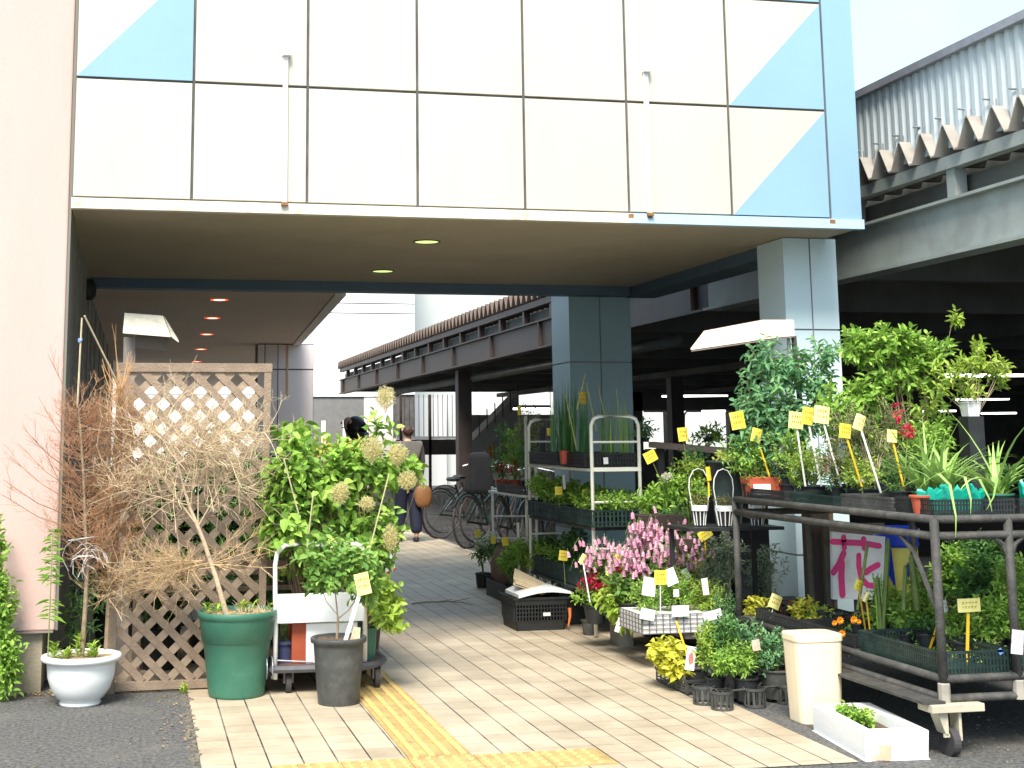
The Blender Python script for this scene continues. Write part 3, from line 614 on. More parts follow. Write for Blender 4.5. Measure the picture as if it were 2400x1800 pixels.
# dead sapling
t = thing('dead_sapling', 'bare dead sapling with a bent cane above, in the white pot', 'dead tree', (wx+.02,wy,.24))
tr = MB(); pts = [PY(x,y,wy) for x,y in ((192,1540),(200,1420),(205,1330),(201,1250),(196,1120),(190,1030),(184,955))]
tr.tube(pts, [.014,.012,.011,.010,.008,.007,.005], 7); tr.build('trunk', m_bark, t)
b = MB()
for i in range(250):
    u = R.random()**.8; y_ = 1360-u*400; x_ = 203-(1360-y_)/400*16; p = PY(x_,y_,wy); side = -1 if R.random() < .55 else 1
    d = Vector((side*U(.5,1),U(-.6,.4),U(.0,.8))).normalized(); Lb = U(.10,.28)*(1.05-.35*u)
    branchy(b, p, d, Lb, .0022, 2, 3, .55, .18, 4, .25, 3, .4, .5)
b.build('branch', m_twigr, t)
b = MB()
for (a, c) in (((184,955),(112,830)),((184,955),(200,905)),((186,960),(232,885)),((176,1000),(140,950)),((190,1000),(233,965)),((178,1060),(90,930)),((176,1110),(52,1000)),((172,1150),(44,1040)),((176,1180),(24,1070)),((165,1210),(8,1125)),((172,1240),(6,1160)),((180,1190),(96,1040)),((200,1330),(215,1270))):
    p, q = PY(a[0],a[1],wy), PY(c[0],c[1],wy-U(-.15,.25)); m_ = p.lerp(q,.5)-Vector((0,0,.025)); b.tube([p,m_,q],[.003,.0022,.0012],4,cap=False)
    for k in range(5): branchy(b, m_.lerp(q,U(0,.8)), (q-p).normalized()+rnd_unit()*.6, U(.05,.14), .0013, 1, 3, .5, .2, 3, .2, 3)
b.build('long_branch', m_twigr, t)
b = MB(); b.tube([PY(181,955,wy),PY(184,900,wy),PY(188,820,wy),PY(192,745,wy)],[.006,.006,.0055,.005],6); b.build('cane', m_cane, t)
b = MB(); b.tube([PY(198,740,wy),PY(235,815,wy+.1),PY(283,912,wy+.2)],[.0055,.005,.005],6); b.build('tied_cane', m_cane, t)
b = MB(); p = PY(188,792,wy); b.leaf(p, Vector((-.3,-.5,-1)), Vector((0,-1,0)), .03, .02); b.leaf(p, Vector((.3,-.5,-.9)), Vector((0,-1,0)), .025, .02); b.build('ribbon', mat('blue_ribbon', (.2,.3,.6)), t)
b = MB()
for k in range(9):
    cx_, cz_ = U(175,225), U(1300,1360); c = PY(cx_,cz_,wy-.03); rr_ = U(.05,.11)
    b.tube([c+Vector((rr_*math.cos(a)*.75, U(-.02,.02), rr_*math.sin(a))) for a in [U(0,.4)+i*.55 for i in range(U(5,9).__int__())]], .0018, 4, cap=False)
b.tube([PY(166,1328,wy),PY(170,1312,wy-.05),PY(185,1304,wy-.08),PY(215,1303,wy-.08),PY(236,1312,wy-.05),PY(239,1320,wy)], .004, 6); b.tube([PY(160,1267,wy),PY(195,1262,wy-.05),PY(232,1257,wy)], .0035, 5)
b.build('wire', mat('grey_wire', (.55,.52,.5), .5), t)
# dense rust-coloured dead conifer behind
R.seed(5)
t = thing('dead_conifer', 'dense dried rust orange conifer between the dead sapling and the lattice', 'dead tree', (-.05,8.08,0))
yb = 8.08; MB().tube([PY(245,1600,yb),PY(255,1400,yb),PY(262,1150,yb),PY(280,905,yb)], [.014,.013,.012,.008], 7).build('trunk', m_bark, t)
b, b2 = MB(), MB()
for i in range(400):
    u = R.random(); y_ = 1400-u*495; x_ = 258+(1400-y_)/495*22; p = PY(x_,y_,yb); wd = .05+.20*math.sin(math.pi*min(1,max(0,(y_-900)/560)))**.8
    a = U(0,6.283); d = Vector((math.cos(a)*1.0, math.sin(a)*.6, U(.2,1.2))).normalized()
    branchy(b2 if (R.random() < .5 and y_ > 1000) else b, p, d, wd*U(.5,1), .0018, 2, 3, .5, .25, 3, .15, 3, .4, .55)
for k in range(9):
    p = PY(U(268,290),U(900,960),yb); branchy(b, p, Vector((U(-.8,.8),U(-.3,.1),1)), U(.12,.26), .003, 1, 2, .3, .1, 4, .5, 4)
b.build('branch', m_twigo, t); b2.build('branch', m_twigr, t)
# small dark planters behind the pot, at the wall foot
potted('low dark pot of reddish twigs at the foot of the dark passage wall', 'potted plant', -.30, 8.6, 0, (.12,.09,.2), m_black, lf_dark, [(0,0,.2,.12,.1,.25,40)], L=.05, w=.012)
# ================= trellis =================
t = thing('lattice_trellis', 'tall weathered wooden lattice panel standing in front of the passage', 'trellis', (.1,8.22,0))
m_wood = mat('weathered_wood', (.27,.195,.135), .85, .22, 5, .5, 40, dirt=(.24,.18,.13), dscale=3, damt=.6, stretch=(2,2,2))
x0, x1, z0, z1 = -.155, .815, .02, 1.865; yt = 8.20
TLt, TRt = PY(275,852,yt), PY(637,860,yt); BL, BR = PY(250,1620,yt), PY(618,1612,yt)
x0, x1, z1 = BL.x, BR.x, TLt.z
fr = .042
def topx(x, z): return x + (z/z1)*((TLt.x-BL.x)*(1-(x-x0)/(x1-x0)) + (TRt.x-BR.x)*((x-x0)/(x1-x0)))
def tb(b, xa, za, xb, zb, y0_, y1_):
    return b.hexa([(topx(xa,za),y0_,za),(topx(xb,za),y0_,za),(topx(xb,za),y1_,za),(topx(xa,za),y1_,za),(topx(xa,zb),y0_,zb),(topx(xb,zb),y0_,zb),(topx(xb,zb),y1_,zb),(topx(xa,zb),y1_,zb)])
for nm, a in (('post',(x0,.0,x0+fr,z1)),('post',(x1-fr,.0,x1,z1)),('top_rail',(x0-.005,z1-.048,x1+.005,z1+.004)),('bottom_rail',(x0+fr,.012,x1-fr,.060))):
    tb(MB(), a[0],a[1],a[2],a[3], yt-(.003 if 'rail' in nm else 0), yt+.032).build(nm, m_wood, t, bevel=.002)
bA, bB = MB(), MB(); ix0, ix1, iz0, iz1 = x0+fr, x1-fr, .06, z1-.048; sp, sw_ = .142, .0215
def strip(b, s, c, ya, yb_):
    # line z = s*x + c clipped to inner frame
    pts = []
    for x in (ix0,ix1):
        z = s*x+c
        if iz0 <= z <= iz1: pts.append((x,z))
    for z in (iz0,iz1):
        x = (z-c)/s
        if ix0 < x < ix1: pts.append((x,z))
    if len(pts) < 2: return
    pts.sort(); (xa,za),(xb,zb) = pts[0], pts[-1]
    if math.hypot(xb-xa,zb-za) < .05: return
    L_ = math.hypot(xb-xa,zb-za); nx_, nz_ = -(zb-za)/L_*sw_, (xb-xa)/L_*sw_
    v = [(xa-nx_,za-nz_),(xb-nx_,zb-nz_),(xb+nx_,zb+nz_),(xa+nx_,za+nz_)]
    b.add([(topx(x,z),ya,z) for x,z in v]+[(topx(x,z),yb_,z) for x,z in v], [(0,1,2,3),(7,6,5,4),(0,4,5,1),(1,5,6,2),(2,6,7,3),(3,7,4,0)])
k = -6.
while k < 6: strip(bA, -1.02, k, yt+.006, yt+.014); strip(bB, 1.02, k+.05, yt+.0145, yt+.0225); k += sp
bA.build('slat', m_wood, t, label='diagonal slats falling to the right'); bB.build('slat', mat('pale_wood', (.33,.245,.17), .85, .2, 6, .4, 50), t, label='diagonal slats rising to the right')
# things standing in the gloom behind the trellis (plants on the passage side)
R.seed(21)
for i,(x,y,h,nm) in enumerate(((.15,9.0,.5,'first'),(.45,9.2,.7,'second'),(.75,9.1,.55,'third'))):
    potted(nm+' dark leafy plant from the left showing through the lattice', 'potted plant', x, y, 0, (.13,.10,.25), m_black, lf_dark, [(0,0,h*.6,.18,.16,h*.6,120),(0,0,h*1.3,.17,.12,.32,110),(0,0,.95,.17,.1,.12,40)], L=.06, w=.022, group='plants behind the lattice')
MB_ = MB(); MB_.box((-.1,8.75,.45),(1.05,8.79,.50)); MB_.box((-.1,8.75,.85),(1.05,8.79,.9)); 
t2 = thing('slat_bench', 'low wooden rail stand half hidden behind the lattice and the trolley', 'plant stand', (.5,8.8,0))
MB().box((-.05,8.62,.50),(1.02,9.0,.53)).build('shelf', m_wood, t2); MB().box((-.05,8.60,.60),(1.0,8.63,.68)).build('rail', m_wood, t2)
for x in (-.02,.95): MB().box((x,8.63,0),(x+.05,8.68,.6)).build('leg', m_wood, t2)
for i,(x,y,h,lm_) in enumerate(((-.15,10.2,1.30,lf_dark),(.25,11.0,1.35,'b'),(.75,10.4,1.25,lf_dark),(1.1,11.4,1.30,'b'))):
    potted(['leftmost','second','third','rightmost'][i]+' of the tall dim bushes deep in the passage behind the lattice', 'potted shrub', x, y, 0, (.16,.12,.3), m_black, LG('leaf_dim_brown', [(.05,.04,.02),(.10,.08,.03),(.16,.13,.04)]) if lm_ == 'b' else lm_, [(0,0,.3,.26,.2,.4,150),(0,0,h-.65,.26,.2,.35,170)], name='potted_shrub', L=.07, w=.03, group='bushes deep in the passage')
# ================= left hood =================
m_hood = mat('hood_white', (.80,.74,.60), .5, .06, 5, dirt=(.3,.24,.15), dscale=8, damt=.6); m_hoodu = mat('hood_under', (.22,.18,.15), .7)
t = thing('lamp_hood', 'cream angled hood on a grey post above the lattice at the left', 'lamp hood', (0,8.8,2.1)); Y = 8.8
A, B_, Cc, D = PY(292,733,Y), PY(382,740,Y), PY(417,797,Y-.05), PY(415,805,Y-.05); E_, F_ = PY(288,778,Y-.16), PY(400,787,Y-.16)
b = MB(); th = Vector((0,0,-.008)); q = [A,B_,F_,E_]; b.add([*q,*[v+th for v in q]], [(0,1,2,3),(7,6,5,4),(0,4,5,1),(1,5,6,2),(2,6,7,3),(3,7,4,0)]); b.build('panel', m_hood, t)
b = MB(); q = [B_+Vector((.006,0,0)), PY(417,793,Y), PY(419,800,Y-.14), F_+Vector((.006,0,0))]; b.add([*q,*[v+th for v in q]], [(0,1,2,3),(7,6,5,4),(0,4,5,1),(1,5,6,2),(2,6,7,3),(3,7,4,0)]); b.build('side_flap', m_hood, t)
b = MB(); q = [PY(320,779,Y-.02),PY(396,788,Y-.02),PY(388,823,Y),PY(320,815,Y)]; th = Vector((0,.01,0)); b.add([*q,*[v+th for v in q]], [(0,1,2,3),(7,6,5,4),(0,4,5,1),(1,5,6,2),(2,6,7,3),(3,7,4,0)]); b.build('back_plate', m_hoodu, t)
p, q = PY(290,790,Y), PY(318,790,Y); MB().box((p.x,Y-.01,0),(q.x,Y+.06,p.z)).build('post', mat('post_grey', (.30,.26,.23), .7), t)
t = thing('wall_speaker', 'small black speaker high in the dark corner under the soffit', 'speaker', PY(205,678,11.3))
c = PY(203,678,11.3); MB().lathe([(.001,-.09),(.05,-.09),(.075,-.05),(.08,.03),(.05,.08),(.001,.085)], c, 16).build('body', m_black, t, smooth=True); MB().box((c.x-.14,c.y,c.z+.02),(c.x,c.y+.03,c.z+.06)).build('bracket', m_black, t)
# ================= green pot with dead tree =================
R.seed(8)
gx, gy = .56, 7.98
t = thing('green_plant_pot', 'large dark green plastic pot in front of the lattice', 'plant pot', (gx,gy,0))
MB().lathe([(.001,0),(.150,0),(.156,.02),(.170,.14),(.188,.300),(.190,.302),(.196,.305),(.213,.425),(.214,.428),(.222,.432),(.223,.462),(.219,.466),(.208,.466),(.203,.42)], (gx,gy,0), 48).build('pot', m_green_p, t, smooth=True)
soil_disc(MB(), gx, gy, .445, .205, 28, .016).build('soil', m_moss, t)
lb = MB()
for (px_, n) in ((490,14),(505,8),(520,7),(565,16),(572,10),(600,6),(625,5)):
    q = PY(px_,1440,gy); q.z = .455; q.y += U(-.1,.08)
    for i in range(n): lb.leaf(q+Vector((U(-.02,.02),U(-.02,.02),.045*i/n)), Vector((U(-1,1),U(-1,.6),.7)), Vector((0,0,1)), U(.03,.05), .016)
lb.build('weeds', lf_lime, t)
b = MB()
for i in range(60): q = Vector((gx+U(0,.17),gy+U(-.15,.1),.46)); branchy(b, q, Vector((U(-1,1),U(-1,1),.8)), U(.03,.07), .001, 0, 0, .5, .5, 3)
b.build('dry_grass', m_twig, t)
t = thing('dead_tree', 'bare beige dead tree with countless fine twigs in the green pot', 'dead tree', (gx,gy,.45))
tr = MB(); tp_ = [PY(x,y,gy-.02) for x,y in ((537,1462),(525,1420),(505,1350),(498,1330),(478,1270),(462,1230),(445,1190),(430,1140),(415,1080),(398,1030),(372,975))]
tr.tube(tp_, [.016,.015,.014,.0135,.012,.011,.009,.007,.005,.004,.003], 8); tr.build('trunk', mat('pale_bark', (.52,.40,.27), .85, .2, 25, .4, 90), t)
b = MB()
def reach(b, a, c, r=.004, n=14, Ls=(.05,.16), dep=1, dy=.1):
    p, q = PY(a[0],a[1],gy-.02), PY(c[0],c[1],gy-.02+U(-dy,dy)); m_ = p.lerp(q,.5)+Vector((U(-.02,.02),0,U(-.02,.02))); b.tube([p,m_,q],[r,r*.7,r*.3],4,cap=False)
    for k in range(n):
        u = U(.15,1); s_ = p.lerp(m_,u*2) if u < .5 else m_.lerp(q,u*2-1); branchy(b, s_, (q-p).normalized()*.6+rnd_unit()*.8, U(*Ls), .0022, dep, 3, .55, .22, 3, .1, 3)
for c in ((300,1000),(340,985),(390,975),(480,985),(560,975),(610,985),(280,1060),(260,1130),(560,1010),(600,1080),(630,1010),(300,1180),(540,1080),(470,1000),(420,1040),(350,1080),(620,1150),(590,1120),(330,1140),(520,1030)):
    i = R.randrange(5,10); a = (498-(i-3)*17, 1330-(i-3)*48); reach(b, a, c, .0036, 17, (.10,.30), 2)
b.build('branch', m_twig, t, label='upper crown of fine twigs')
b = MB()
for c in ((250,1340),(235,1370),(300,1330),(300,1400),(360,1350),(255,1405),(340,1310),(400,1330),(235,1320),(320,1370),(380,1300),(420,1370),(230,1400)):
    reach(b, (490+U(-20,10),1320+U(-12,12)), c, .003, 15, (.06,.2), 2)
for c in ((560,1290),(600,1250),(630,1275),(600,1200),(650,1290),(575,1340),(620,1330),(560,1240)): reach(b, (492,1322), c, .003, 8, (.05,.15), 1)
b.build('lower_branch', mat('dead_twig_tan', (.50,.35,.19), .85, .25, 12), t, label='low side branches reaching left')
# small weed on the joint between asphalt and tile
t = thing('weed', 'tiny bright weed growing at the tile edge below the lattice', 'weed', PZ(432,1622)); lb = MB(); q0 = PZ(432,1628)
for i in range(26): lb.leaf(q0+Vector((U(-.02,.02),U(-.02,.02),U(0,.05))), Vector((U(-1,1),U(-1,1),.9)), Vector((0,0,1)), U(.02,.04), .012)
lb.build('foliage', lf_lime, t)
# ================= hand trolley =================
R.seed(31)
tx0, tx1, ty0, ty1, tz = .74, 1.40, 7.90, 8.62, .155
t = thing('hand_trolley', 'flat hand trolley with a white tubular handle carrying boxes and pots', 'trolley', (1.05,8.2,0))
b = MB(); q = [(.76,7.93),(1.25,7.90),(1.36,8.0),(1.42,8.12),(1.42,8.65),(.76,8.65)]; prism(b, q, tz-.03, tz); b.build('platform', mat('brown_mat', (.13,.075,.055), .8, .3, 15, .5, 60), t)
b = MB(); b.tube([(x,y,tz-.014) for x,y in q]+[(q[0][0],q[0][1],tz-.014)], .021, 6); b.build('bumper', mat('grey_rubber', (.10,.10,.11), .7, .3), t)
hp = [PY(x,y,7.97) for x,y in ((645,1592),(646,1480),(645,1400),(645,1325),(650,1295),(668,1278),(690,1275),(740,1275),(800,1276))]; hr = [Vector((1.30,7.97,p.z)) for p in ()]
xr = 1.285; zt_ = hp[-1].z; hp = hp+[Vector((xr-.05,7.97,zt_)), Vector((xr-.015,7.97,zt_-.02)), Vector((xr,7.97,zt_-.06)), Vector((xr,7.97,.16))]
MB().tube(hp, .0135, 10).build('handle', m_white, t, smooth=True)
a_, c_ = PY(648,1393,7.975), PY(735,1458,7.975); MB().box((a_.x,7.955,c_.z),(1.28,7.985,a_.z)).build('handle_panel', m_foam, t, bevel=.003)
b = MB(); b.tube([PY(650,1548,7.94),PY(735,1552,7.94)], .005, 6); b.build('crossbar', m_galv, t)
for i,(x,y) in enumerate(((.85,8.0),(1.36,8.02),(.85,8.5),(1.36,8.5))):
    w = MB(); n = 18
    for xx in (-.014,.014): pass
    pts = [(x+xo, y+r_*math.cos(a), .06+r_*math.sin(a)) for r_ in (.058,) for xo in (-.014,.014) for a in [k*2*math.pi/n for k in range(n)]]
    w.add(pts, [tuple(range(n))[::-1], tuple(range(n,2*n))]+[(k,(k+1)%n,(k+1)%n+n,k+n) for k in range(n)])
    w.build('wheel', mat('wheel_rubber', (.05,.045,.045), .7), t)
    w = MB(); w.box((x-.028,y-.03,.06),(x-.018,y+.03,.125)); w.box((x+.018,y-.03,.06),(x+.028,y+.03,.125)); w.tube([(x-.03,y,.06),(x+.03,y,.06)], .008, 6); w.build('caster_fork', mat('caster_metal', (.16,.13,.12), .5, metal=.5), t)
for x in (PY(640,1,7.93).x, PY(652,1,7.93).x):
    w = MB(); cz, cy_ = PY(640,1565,7.93).z, 7.93; n = 20
    for r0, r1 in ((.062,.055),):
        vs = [(x,cy_+r_*math.cos(k*2*math.pi/n),cz+r_*math.sin(k*2*math.pi/n)) for r_ in (r0,r1) for k in range(n)]+[(x+.004,cy_+r_*math.cos(k*2*math.pi/n),cz+r_*math.sin(k*2*math.pi/n)) for r_ in (r0,r1) for k in range(n)]
        w.add(vs, [(k,(k+1)%n,(k+1)%n+n,k+n) for k in range(n)]+[(k+2*n,k+3*n,(k+1)%n+3*n,(k+1)%n+2*n) for k in range(n)]+[(k,k+2*n,(k+1)%n+2*n,(k+1)%n) for k in range(n)])
    w.build('latch_ring', m_galv, t)
def boxthing(name, label, cat, a, b_, m, bevel=.004, lid=None):
    t = thing(name, label, cat, ((a[0]+b_[0])/2,(a[1]+b_[1])/2,a[2])); MB().box(a, b_).build('body', m, t, bevel=bevel)
    if lid: MB().box((a[0]-.004,a[1]-.004,b_[2]),(b_[0]+.004,b_[1]+.004,b_[2]+lid)).build('lid', m, t, bevel=bevel)
    return t
p, q = PY(683,1458,8.05), PY(716,1560,8.05); boxthing('red_crate', 'rust red box standing on the trolley platform', 'box', (p.x,8.02,tz+.001),(q.x+.02,8.30,p.z), mat('rust_red', (.36,.075,.03), .6, .15, 8))
p, q = PY(716,1462,8.0), PY(838,1560,8.0); boxthing('foam_box', 'white foam box on the trolley behind the black pot', 'box', (p.x+.005,8.0,tz+.001),(q.x,8.3,p.z), m_foam, lid=.0)
p = PY(672,1540,8.1); t = thing('small_pot', 'dark blue small pot beside the red box on the trolley', 'plant pot', (p.x,8.1,tz)); pot_prof(MB(), p.x-.015,8.1,tz,.055,.045,.12).build('pot', mat('dark_blue_plastic', (.05,.06,.13), .5), t); b = MB(); 
for k in range(14): b.tube([(p.x-.015+U(-.03,.03),8.1,tz+.11),(p.x-.015+U(-.05,.05),8.1,tz+U(.25,.36))], .002, 3)
b.build('stem', m_stem, t)
# green nursery pot with smoke bush at trolley's right
sx, sy = PY(864,1520,8.10).x, 8.12
t = thing('smoke_bush', 'large smoke bush with fluffy cream plumes in a green pot on the trolley', 'potted shrub', (sx,sy,tz))
pot_prof(MB(), sx-.01, sy, tz, .062,.05,.175,.006).build('pot', m_green_p, t)
lb, sb = MB(), MB()
def bl(px_, py_, rx, ry, n, dy=0, Y=8.1, ryd=.16): c = PY(px_,py_,Y+dy); k = (Y+dy)/3240; return ((c.x,c.y,c.z),(rx*k,ryd,ry*k),n)
BL = [bl(880,1010,34,34,9),bl(830,1080,110,45,60),bl(700,1090,75,60,60),bl(900,1110,85,45,60),bl(770,1130,130,60,110),bl(680,1160,55,70,50),bl(800,1220,110,60,70,.1),bl(690,1230,70,60,50),bl(880,1240,60,60,55),bl(860,1320,50,50,40),bl(730,1320,70,30,26,.2),bl(965,1110,24,20,7)]
sprigs(lb, sb, (sx,sy,tz+.17), BL, .062,.045, 5,.12, 26, .45, sr=.0024, fold=.15, droop=.3)
sb.build('stem', m_bark, t); lb.build('foliage', lf_mid, t)
for (px_,py_,rx,ry,Y) in ((903,932,28,34,8.0),(932,1064,28,30,7.9),(872,1050,32,36,7.9),(798,1155,26,30,7.85),(955,1125,26,28,7.9),(915,1260,22,36,7.95),(860,1180,20,18,7.9)):
    b = MB(); c = PY(px_,py_,Y); k = Y/3240*.86
    for i in range(1300):
        p, v = inell(c, (rx*k,.05,ry*k), .5); b.leaf(p, rnd_unit(), rnd_unit(), U(.010,.022), .0030)
    for i in range(5): b.tube([c-Vector((0,0,ry*k*1.3)), inell(c,(rx*k,.04,ry*k))[0]], .0015, 3)
    b.build('plume', m_plume, t)
# round leaved camellia-like sprays at the upper left
t = thing('round_leaf_shrub', 'shrub with big round leaves at the left end above the trolley handle', 'potted shrub', (1.0,8.6,.16))
lb, sb = MB(), MB(); BL = [bl(690,1018,48,20,12,.1),bl(660,1020,25,22,6,.1),bl(655,1215,45,35,18),bl(690,1080,30,40,10,.1),bl(640,1130,25,50,14,.2),bl(650,1250,35,50,20,.1)]
sprigs(lb, sb, (1.0,8.4,.3), BL, .075,.06, 4,.10, 10, .3, fold=.12, droop=.4, sr=.003); sb.build('stem', m_bark, t); lb.build('foliage', lf_mid, t)
pot_prof(MB(), 1.0,8.5,tz,.09,.07,.2).build('pot', m_black, t)
t = thing('yellow_tipped_shrub', 'shrub with pale yellow green tips rising behind the smoke bush', 'potted shrub', (1.25,8.95,0))
lb, sb = MB(), MB(); BL = [bl(765,1060,40,20,22,.6,ryd=.1),bl(850,1065,45,25,26,.6,ryd=.1),bl(810,1080,60,20,26,.6,ryd=.1)]; sprigs(lb, sb, (1.25,8.8,.5), BL, .06,.018, 8,.09, 12, 1.0, sr=.002); sb.build('stem', m_stem, t); lb.build('foliage', lf_tips, t)
pot_prof(MB(), 1.25,8.85,0,.15,.12,.3).build('pot', m_black, t)
# dark mass of plants behind the trolley
for i,(x,y,h,l,m_) in enumerate(((1.05,8.9,.55,'broad green plant in the dark gap behind the trolley handle',lf_dark),(1.42,9.0,.5,'dark green plant between the trolley and the walkers',lf_blue),(.95,8.75,.75,'dark leaved plant right of the lattice edge',lf_dark))):
    potted(l, 'potted plant', x, y, 0, (.14,.11,.26), m_black, m_, [(0,0,h*.5,.2,.14,h*.55,130),(0,0,h*1.05,.17,.12,.25,70)], L=.06, w=.028)
# canes
for a, c, l in (((857,1325),(912,1110),'pale cane leaning right in the smoke bush'),((718,1300),(735,1150),'thin cane upright through the left of the smoke bush'),((700,1205),(665,1075),'thin pale cane leaning left in the shrubs')):
    t = thing('plant_cane', l, 'cane', PY(a[0],a[1],7.88)); MB().tube([PY(a[0],a[1],7.88),PY(c[0],c[1],7.86)], .0042, 6).build('cane', m_cane, t)
# white bag
t = thing('paper_bag', 'white bag with a red bottom edge half behind the smoke bush', 'bag', PY(900,1345,8.7))
Y = 8.7; v = [PY(877,1262,Y),PY(912,1255,Y),PY(927,1335,Y),PY(905,1346,Y-.03),PY(880,1343,Y)]; b = MB(); th = Vector((.01,.07,0)); n = 5
b.add([*v,*[p+th for p in v]], [tuple(range(n)), tuple(range(n,2*n))[::-1]]+[(i,(i+1)%n,(i+1)%n+n,i+n) for i in range(n)]); b.build('body', m_foam, t)
b = MB(); rr_ = [PY(927,1333,Y-.004),PY(905,1344,Y-.034),PY(880,1341,Y-.004)]; b.tube(rr_, .006, 5); b.build('red_edge', mat('bag_red', (.6,.02,.08), .5), t)
# ================= black pot with young shrub =================
R.seed(41)
bx, by = PZ(786,1640).x, 7.62
t = thing('black_plant_pot', 'tall grey black nursery pot in front of the trolley', 'plant pot', (bx,by,0))
MB().lathe([(.001,.0),(.108,.0),(.11,.008),(.124,.15),(.136,.315),(.137,.322),(.152,.326),(.154,.348),(.149,.352),(.138,.352),(.134,.32)], (bx,by,0), 40).build('pot', m_greyb, t, smooth=True)
soil_disc(MB(), bx, by, .335, .134, 24, .008).build('soil', m_soil, t)
t = thing('young_shrub', 'small broad leaved shrub with bare lower stems in the grey black pot', 'potted shrub', (bx,by,.335))
tr = MB(); tr.tube([PY(788,1515,by),PY(792,1460,by),PY(792,1445,by)], [.008,.007,.006], 7); tr.tube([PY(792,1448,by),PY(787,1400,by),PY(782,1330,by),PY(780,1290,by+.03)], [.005,.004,.003,.002], 6); tr.tube([PY(792,1450,by),PY(815,1432,by),PY(838,1400,by-.03),PY(850,1340,by-.05)], [.005,.004,.003,.002], 6); tr.tube([PY(790,1440,by),PY(765,1410,by),PY(758,1390,by)], .0018, 4); tr.build('stem', m_bark, t)
lb, sb = MB(), MB(); BL = [bl(745,1370,45,25,16,0,by,.09),bl(790,1345,60,40,30,0,by,.1),bl(835,1330,55,55,34,0,by,.1),bl(730,1310,30,35,12,0,by,.09),bl(790,1300,60,25,20,0,by,.09),bl(860,1380,40,40,20,.05,by,.08),bl(780,1275,50,25,14,.1,by,.08)]
sprigs(lb, sb, (bx,by,.62), BL, .05,.032, 5,.08, 8, .5, sr=.0016, fold=.2, droop=.25); sb.build('twig', m_stem, t); lb.build('foliage', LG('leaf_fresh', [(.08,.20,.03),(.16,.32,.06),(.26,.44,.10),(.38,.52,.10)]), t)
t = thing('trailing_shrub', 'pale lime round leaved shoots hanging right of the black pot', 'potted shrub', (1.55,7.95,.16))
lb, sb = MB(), MB(); BL = [bl(900,1400,40,35,26,0,7.9,.08),bl(925,1445,26,28,18,0,7.85,.06),bl(905,1460,30,20,10,0,7.85,.05),bl(870,1390,30,40,16,.1,7.9,.06)]
sprigs(lb, sb, (sx+.03,8.05,.35), BL, .045,.04, 5,.07, 8, .2, sr=.0016, fold=.12, droop=.5); sb.build('stem', m_stem, t); lb.build('foliage', lf_lime, t)
# white stake with yellow sign in the black pot
price_tag('white and yellow sign on a white stake in the grey black pot', (805,1516), (850,1368), 7.50, 34, 50, m_ytag2, m_card, 12, .022, name='price_tag')
t = thing('cork_label', 'small cream wooden plaque stuck in the grey black pot', 'plant label', PY(832,1500,7.56)); v = [PY(817,1513,7.56),PY(842,1512,7.56),PY(845,1472,7.60),PY(829,1470,7.60)]; th = Vector((.003,.02,.0)); MB().add([*v,*[p+th for p in v]], [(0,1,2,3),(7,6,5,4),(0,4,5,1),(1,5,6,2),(2,6,7,3),(3,7,4,0)]).build('plaque', mat('plaque_cork', (.62,.5,.3), .8, .3, 60), t)
card('white label hanging among the smoke bush leaves', (812,1300), 7.86, 14, 40, 4); card('white blossom like label on the trolley handle', (775,1272), 7.90, 24, 20, -10, m_ytag2)

# litter at the wall foot
R.seed(12); b = MB()
for i in range(60):
    x, y = (U(-.62,-.45), U(8.22,8.33)) if i < 30 else (U(.12,.30), U(6.6,8.1)); b.leaf(Vector((x,y,.006)), Vector((U(-1,1),U(-1,1),.15)), Vector((0,0,1)), U(.015,.035), .01)
o = b.build('leaf_litter', mat('litter', (.34,.22,.11), .9, .3, 30)); o['kind'] = 'stuff'; o['label'] = 'dry leaf litter by the wall foot and the tile edge'
m_gtray = mat('dark_green_tray', (.013,.030,.026), .5, .3, 9, dirt=(.08,.12,.10), dscale=9, damt=.4)
# ================= right side: black pipe rack =================
R.seed(51)
RACK = True
rk = thing('pipe_rack', 'dark weathered two level pipe rack on a wheeled base at the right', 'plant rack', (3.95,6.8,0))
m_pipe = mat('weathered_pipe', (.052,.05,.045), .7, .35, 10, .4, 80, dirt=(.17,.15,.12), dscale=14, damt=.55)
rx0, rx1, ry0, ry1, ru, rl = 3.57, 4.75, 5.79, 7.95, 1.035, .33
for z in (ru, ru-.075):
    for a, c in (((rx0,ry0),(rx0,ry1)),((rx0,ry0),(rx1,ry0)),((rx1,ry0),(rx1,ry1)),((rx0,ry1),(rx1,ry1))):
        MB().tube([(a[0],a[1],z),(c[0],c[1],z)], .019, 8).build('upper_rail', m_pipe, rk, smooth=True)
for z in (rl, rl-.085):
    for a, c in (((rx0,ry0),(rx0,ry1)),((rx0,ry0),(rx1,ry0)),((rx1,ry0),(rx1,ry1)),((rx0,ry1),(rx1,ry1))):
        MB().tube([(a[0],a[1],z),(c[0],c[1],z)], .019, 8).build('lower_rail', m_pipe, rk, smooth=True)
for a in ((rx0,ry0),(rx0+.0,ry1),(rx1,ry0),(rx1,ry1),(3.945,ry0)):
    MB().tube([(a[0],a[1],rl-.1),(a[0],a[1],ru+.005)], .021, 8).build('post', m_pipe, rk, smooth=True)
for (x,y) in ((rx0,ry0),(3.945,ry0)): MB().lathe([(.027,rl-.1),(.027,rl-.02),(.022,rl-.015)], (x,y,0), 10).build('sleeve', mat('pipe_sleeve', (.34,.31,.25), .6, .2, 12), rk)
for s_ in (-1,1): MB().tube([(3.945+s_*.09,ry0,ru-.075),(3.945+s_*.03,ry0,ru-.12),(3.945,ry0,ru-.2)], [.012,.012,.010], 6).build('gusset', m_pipe, rk)
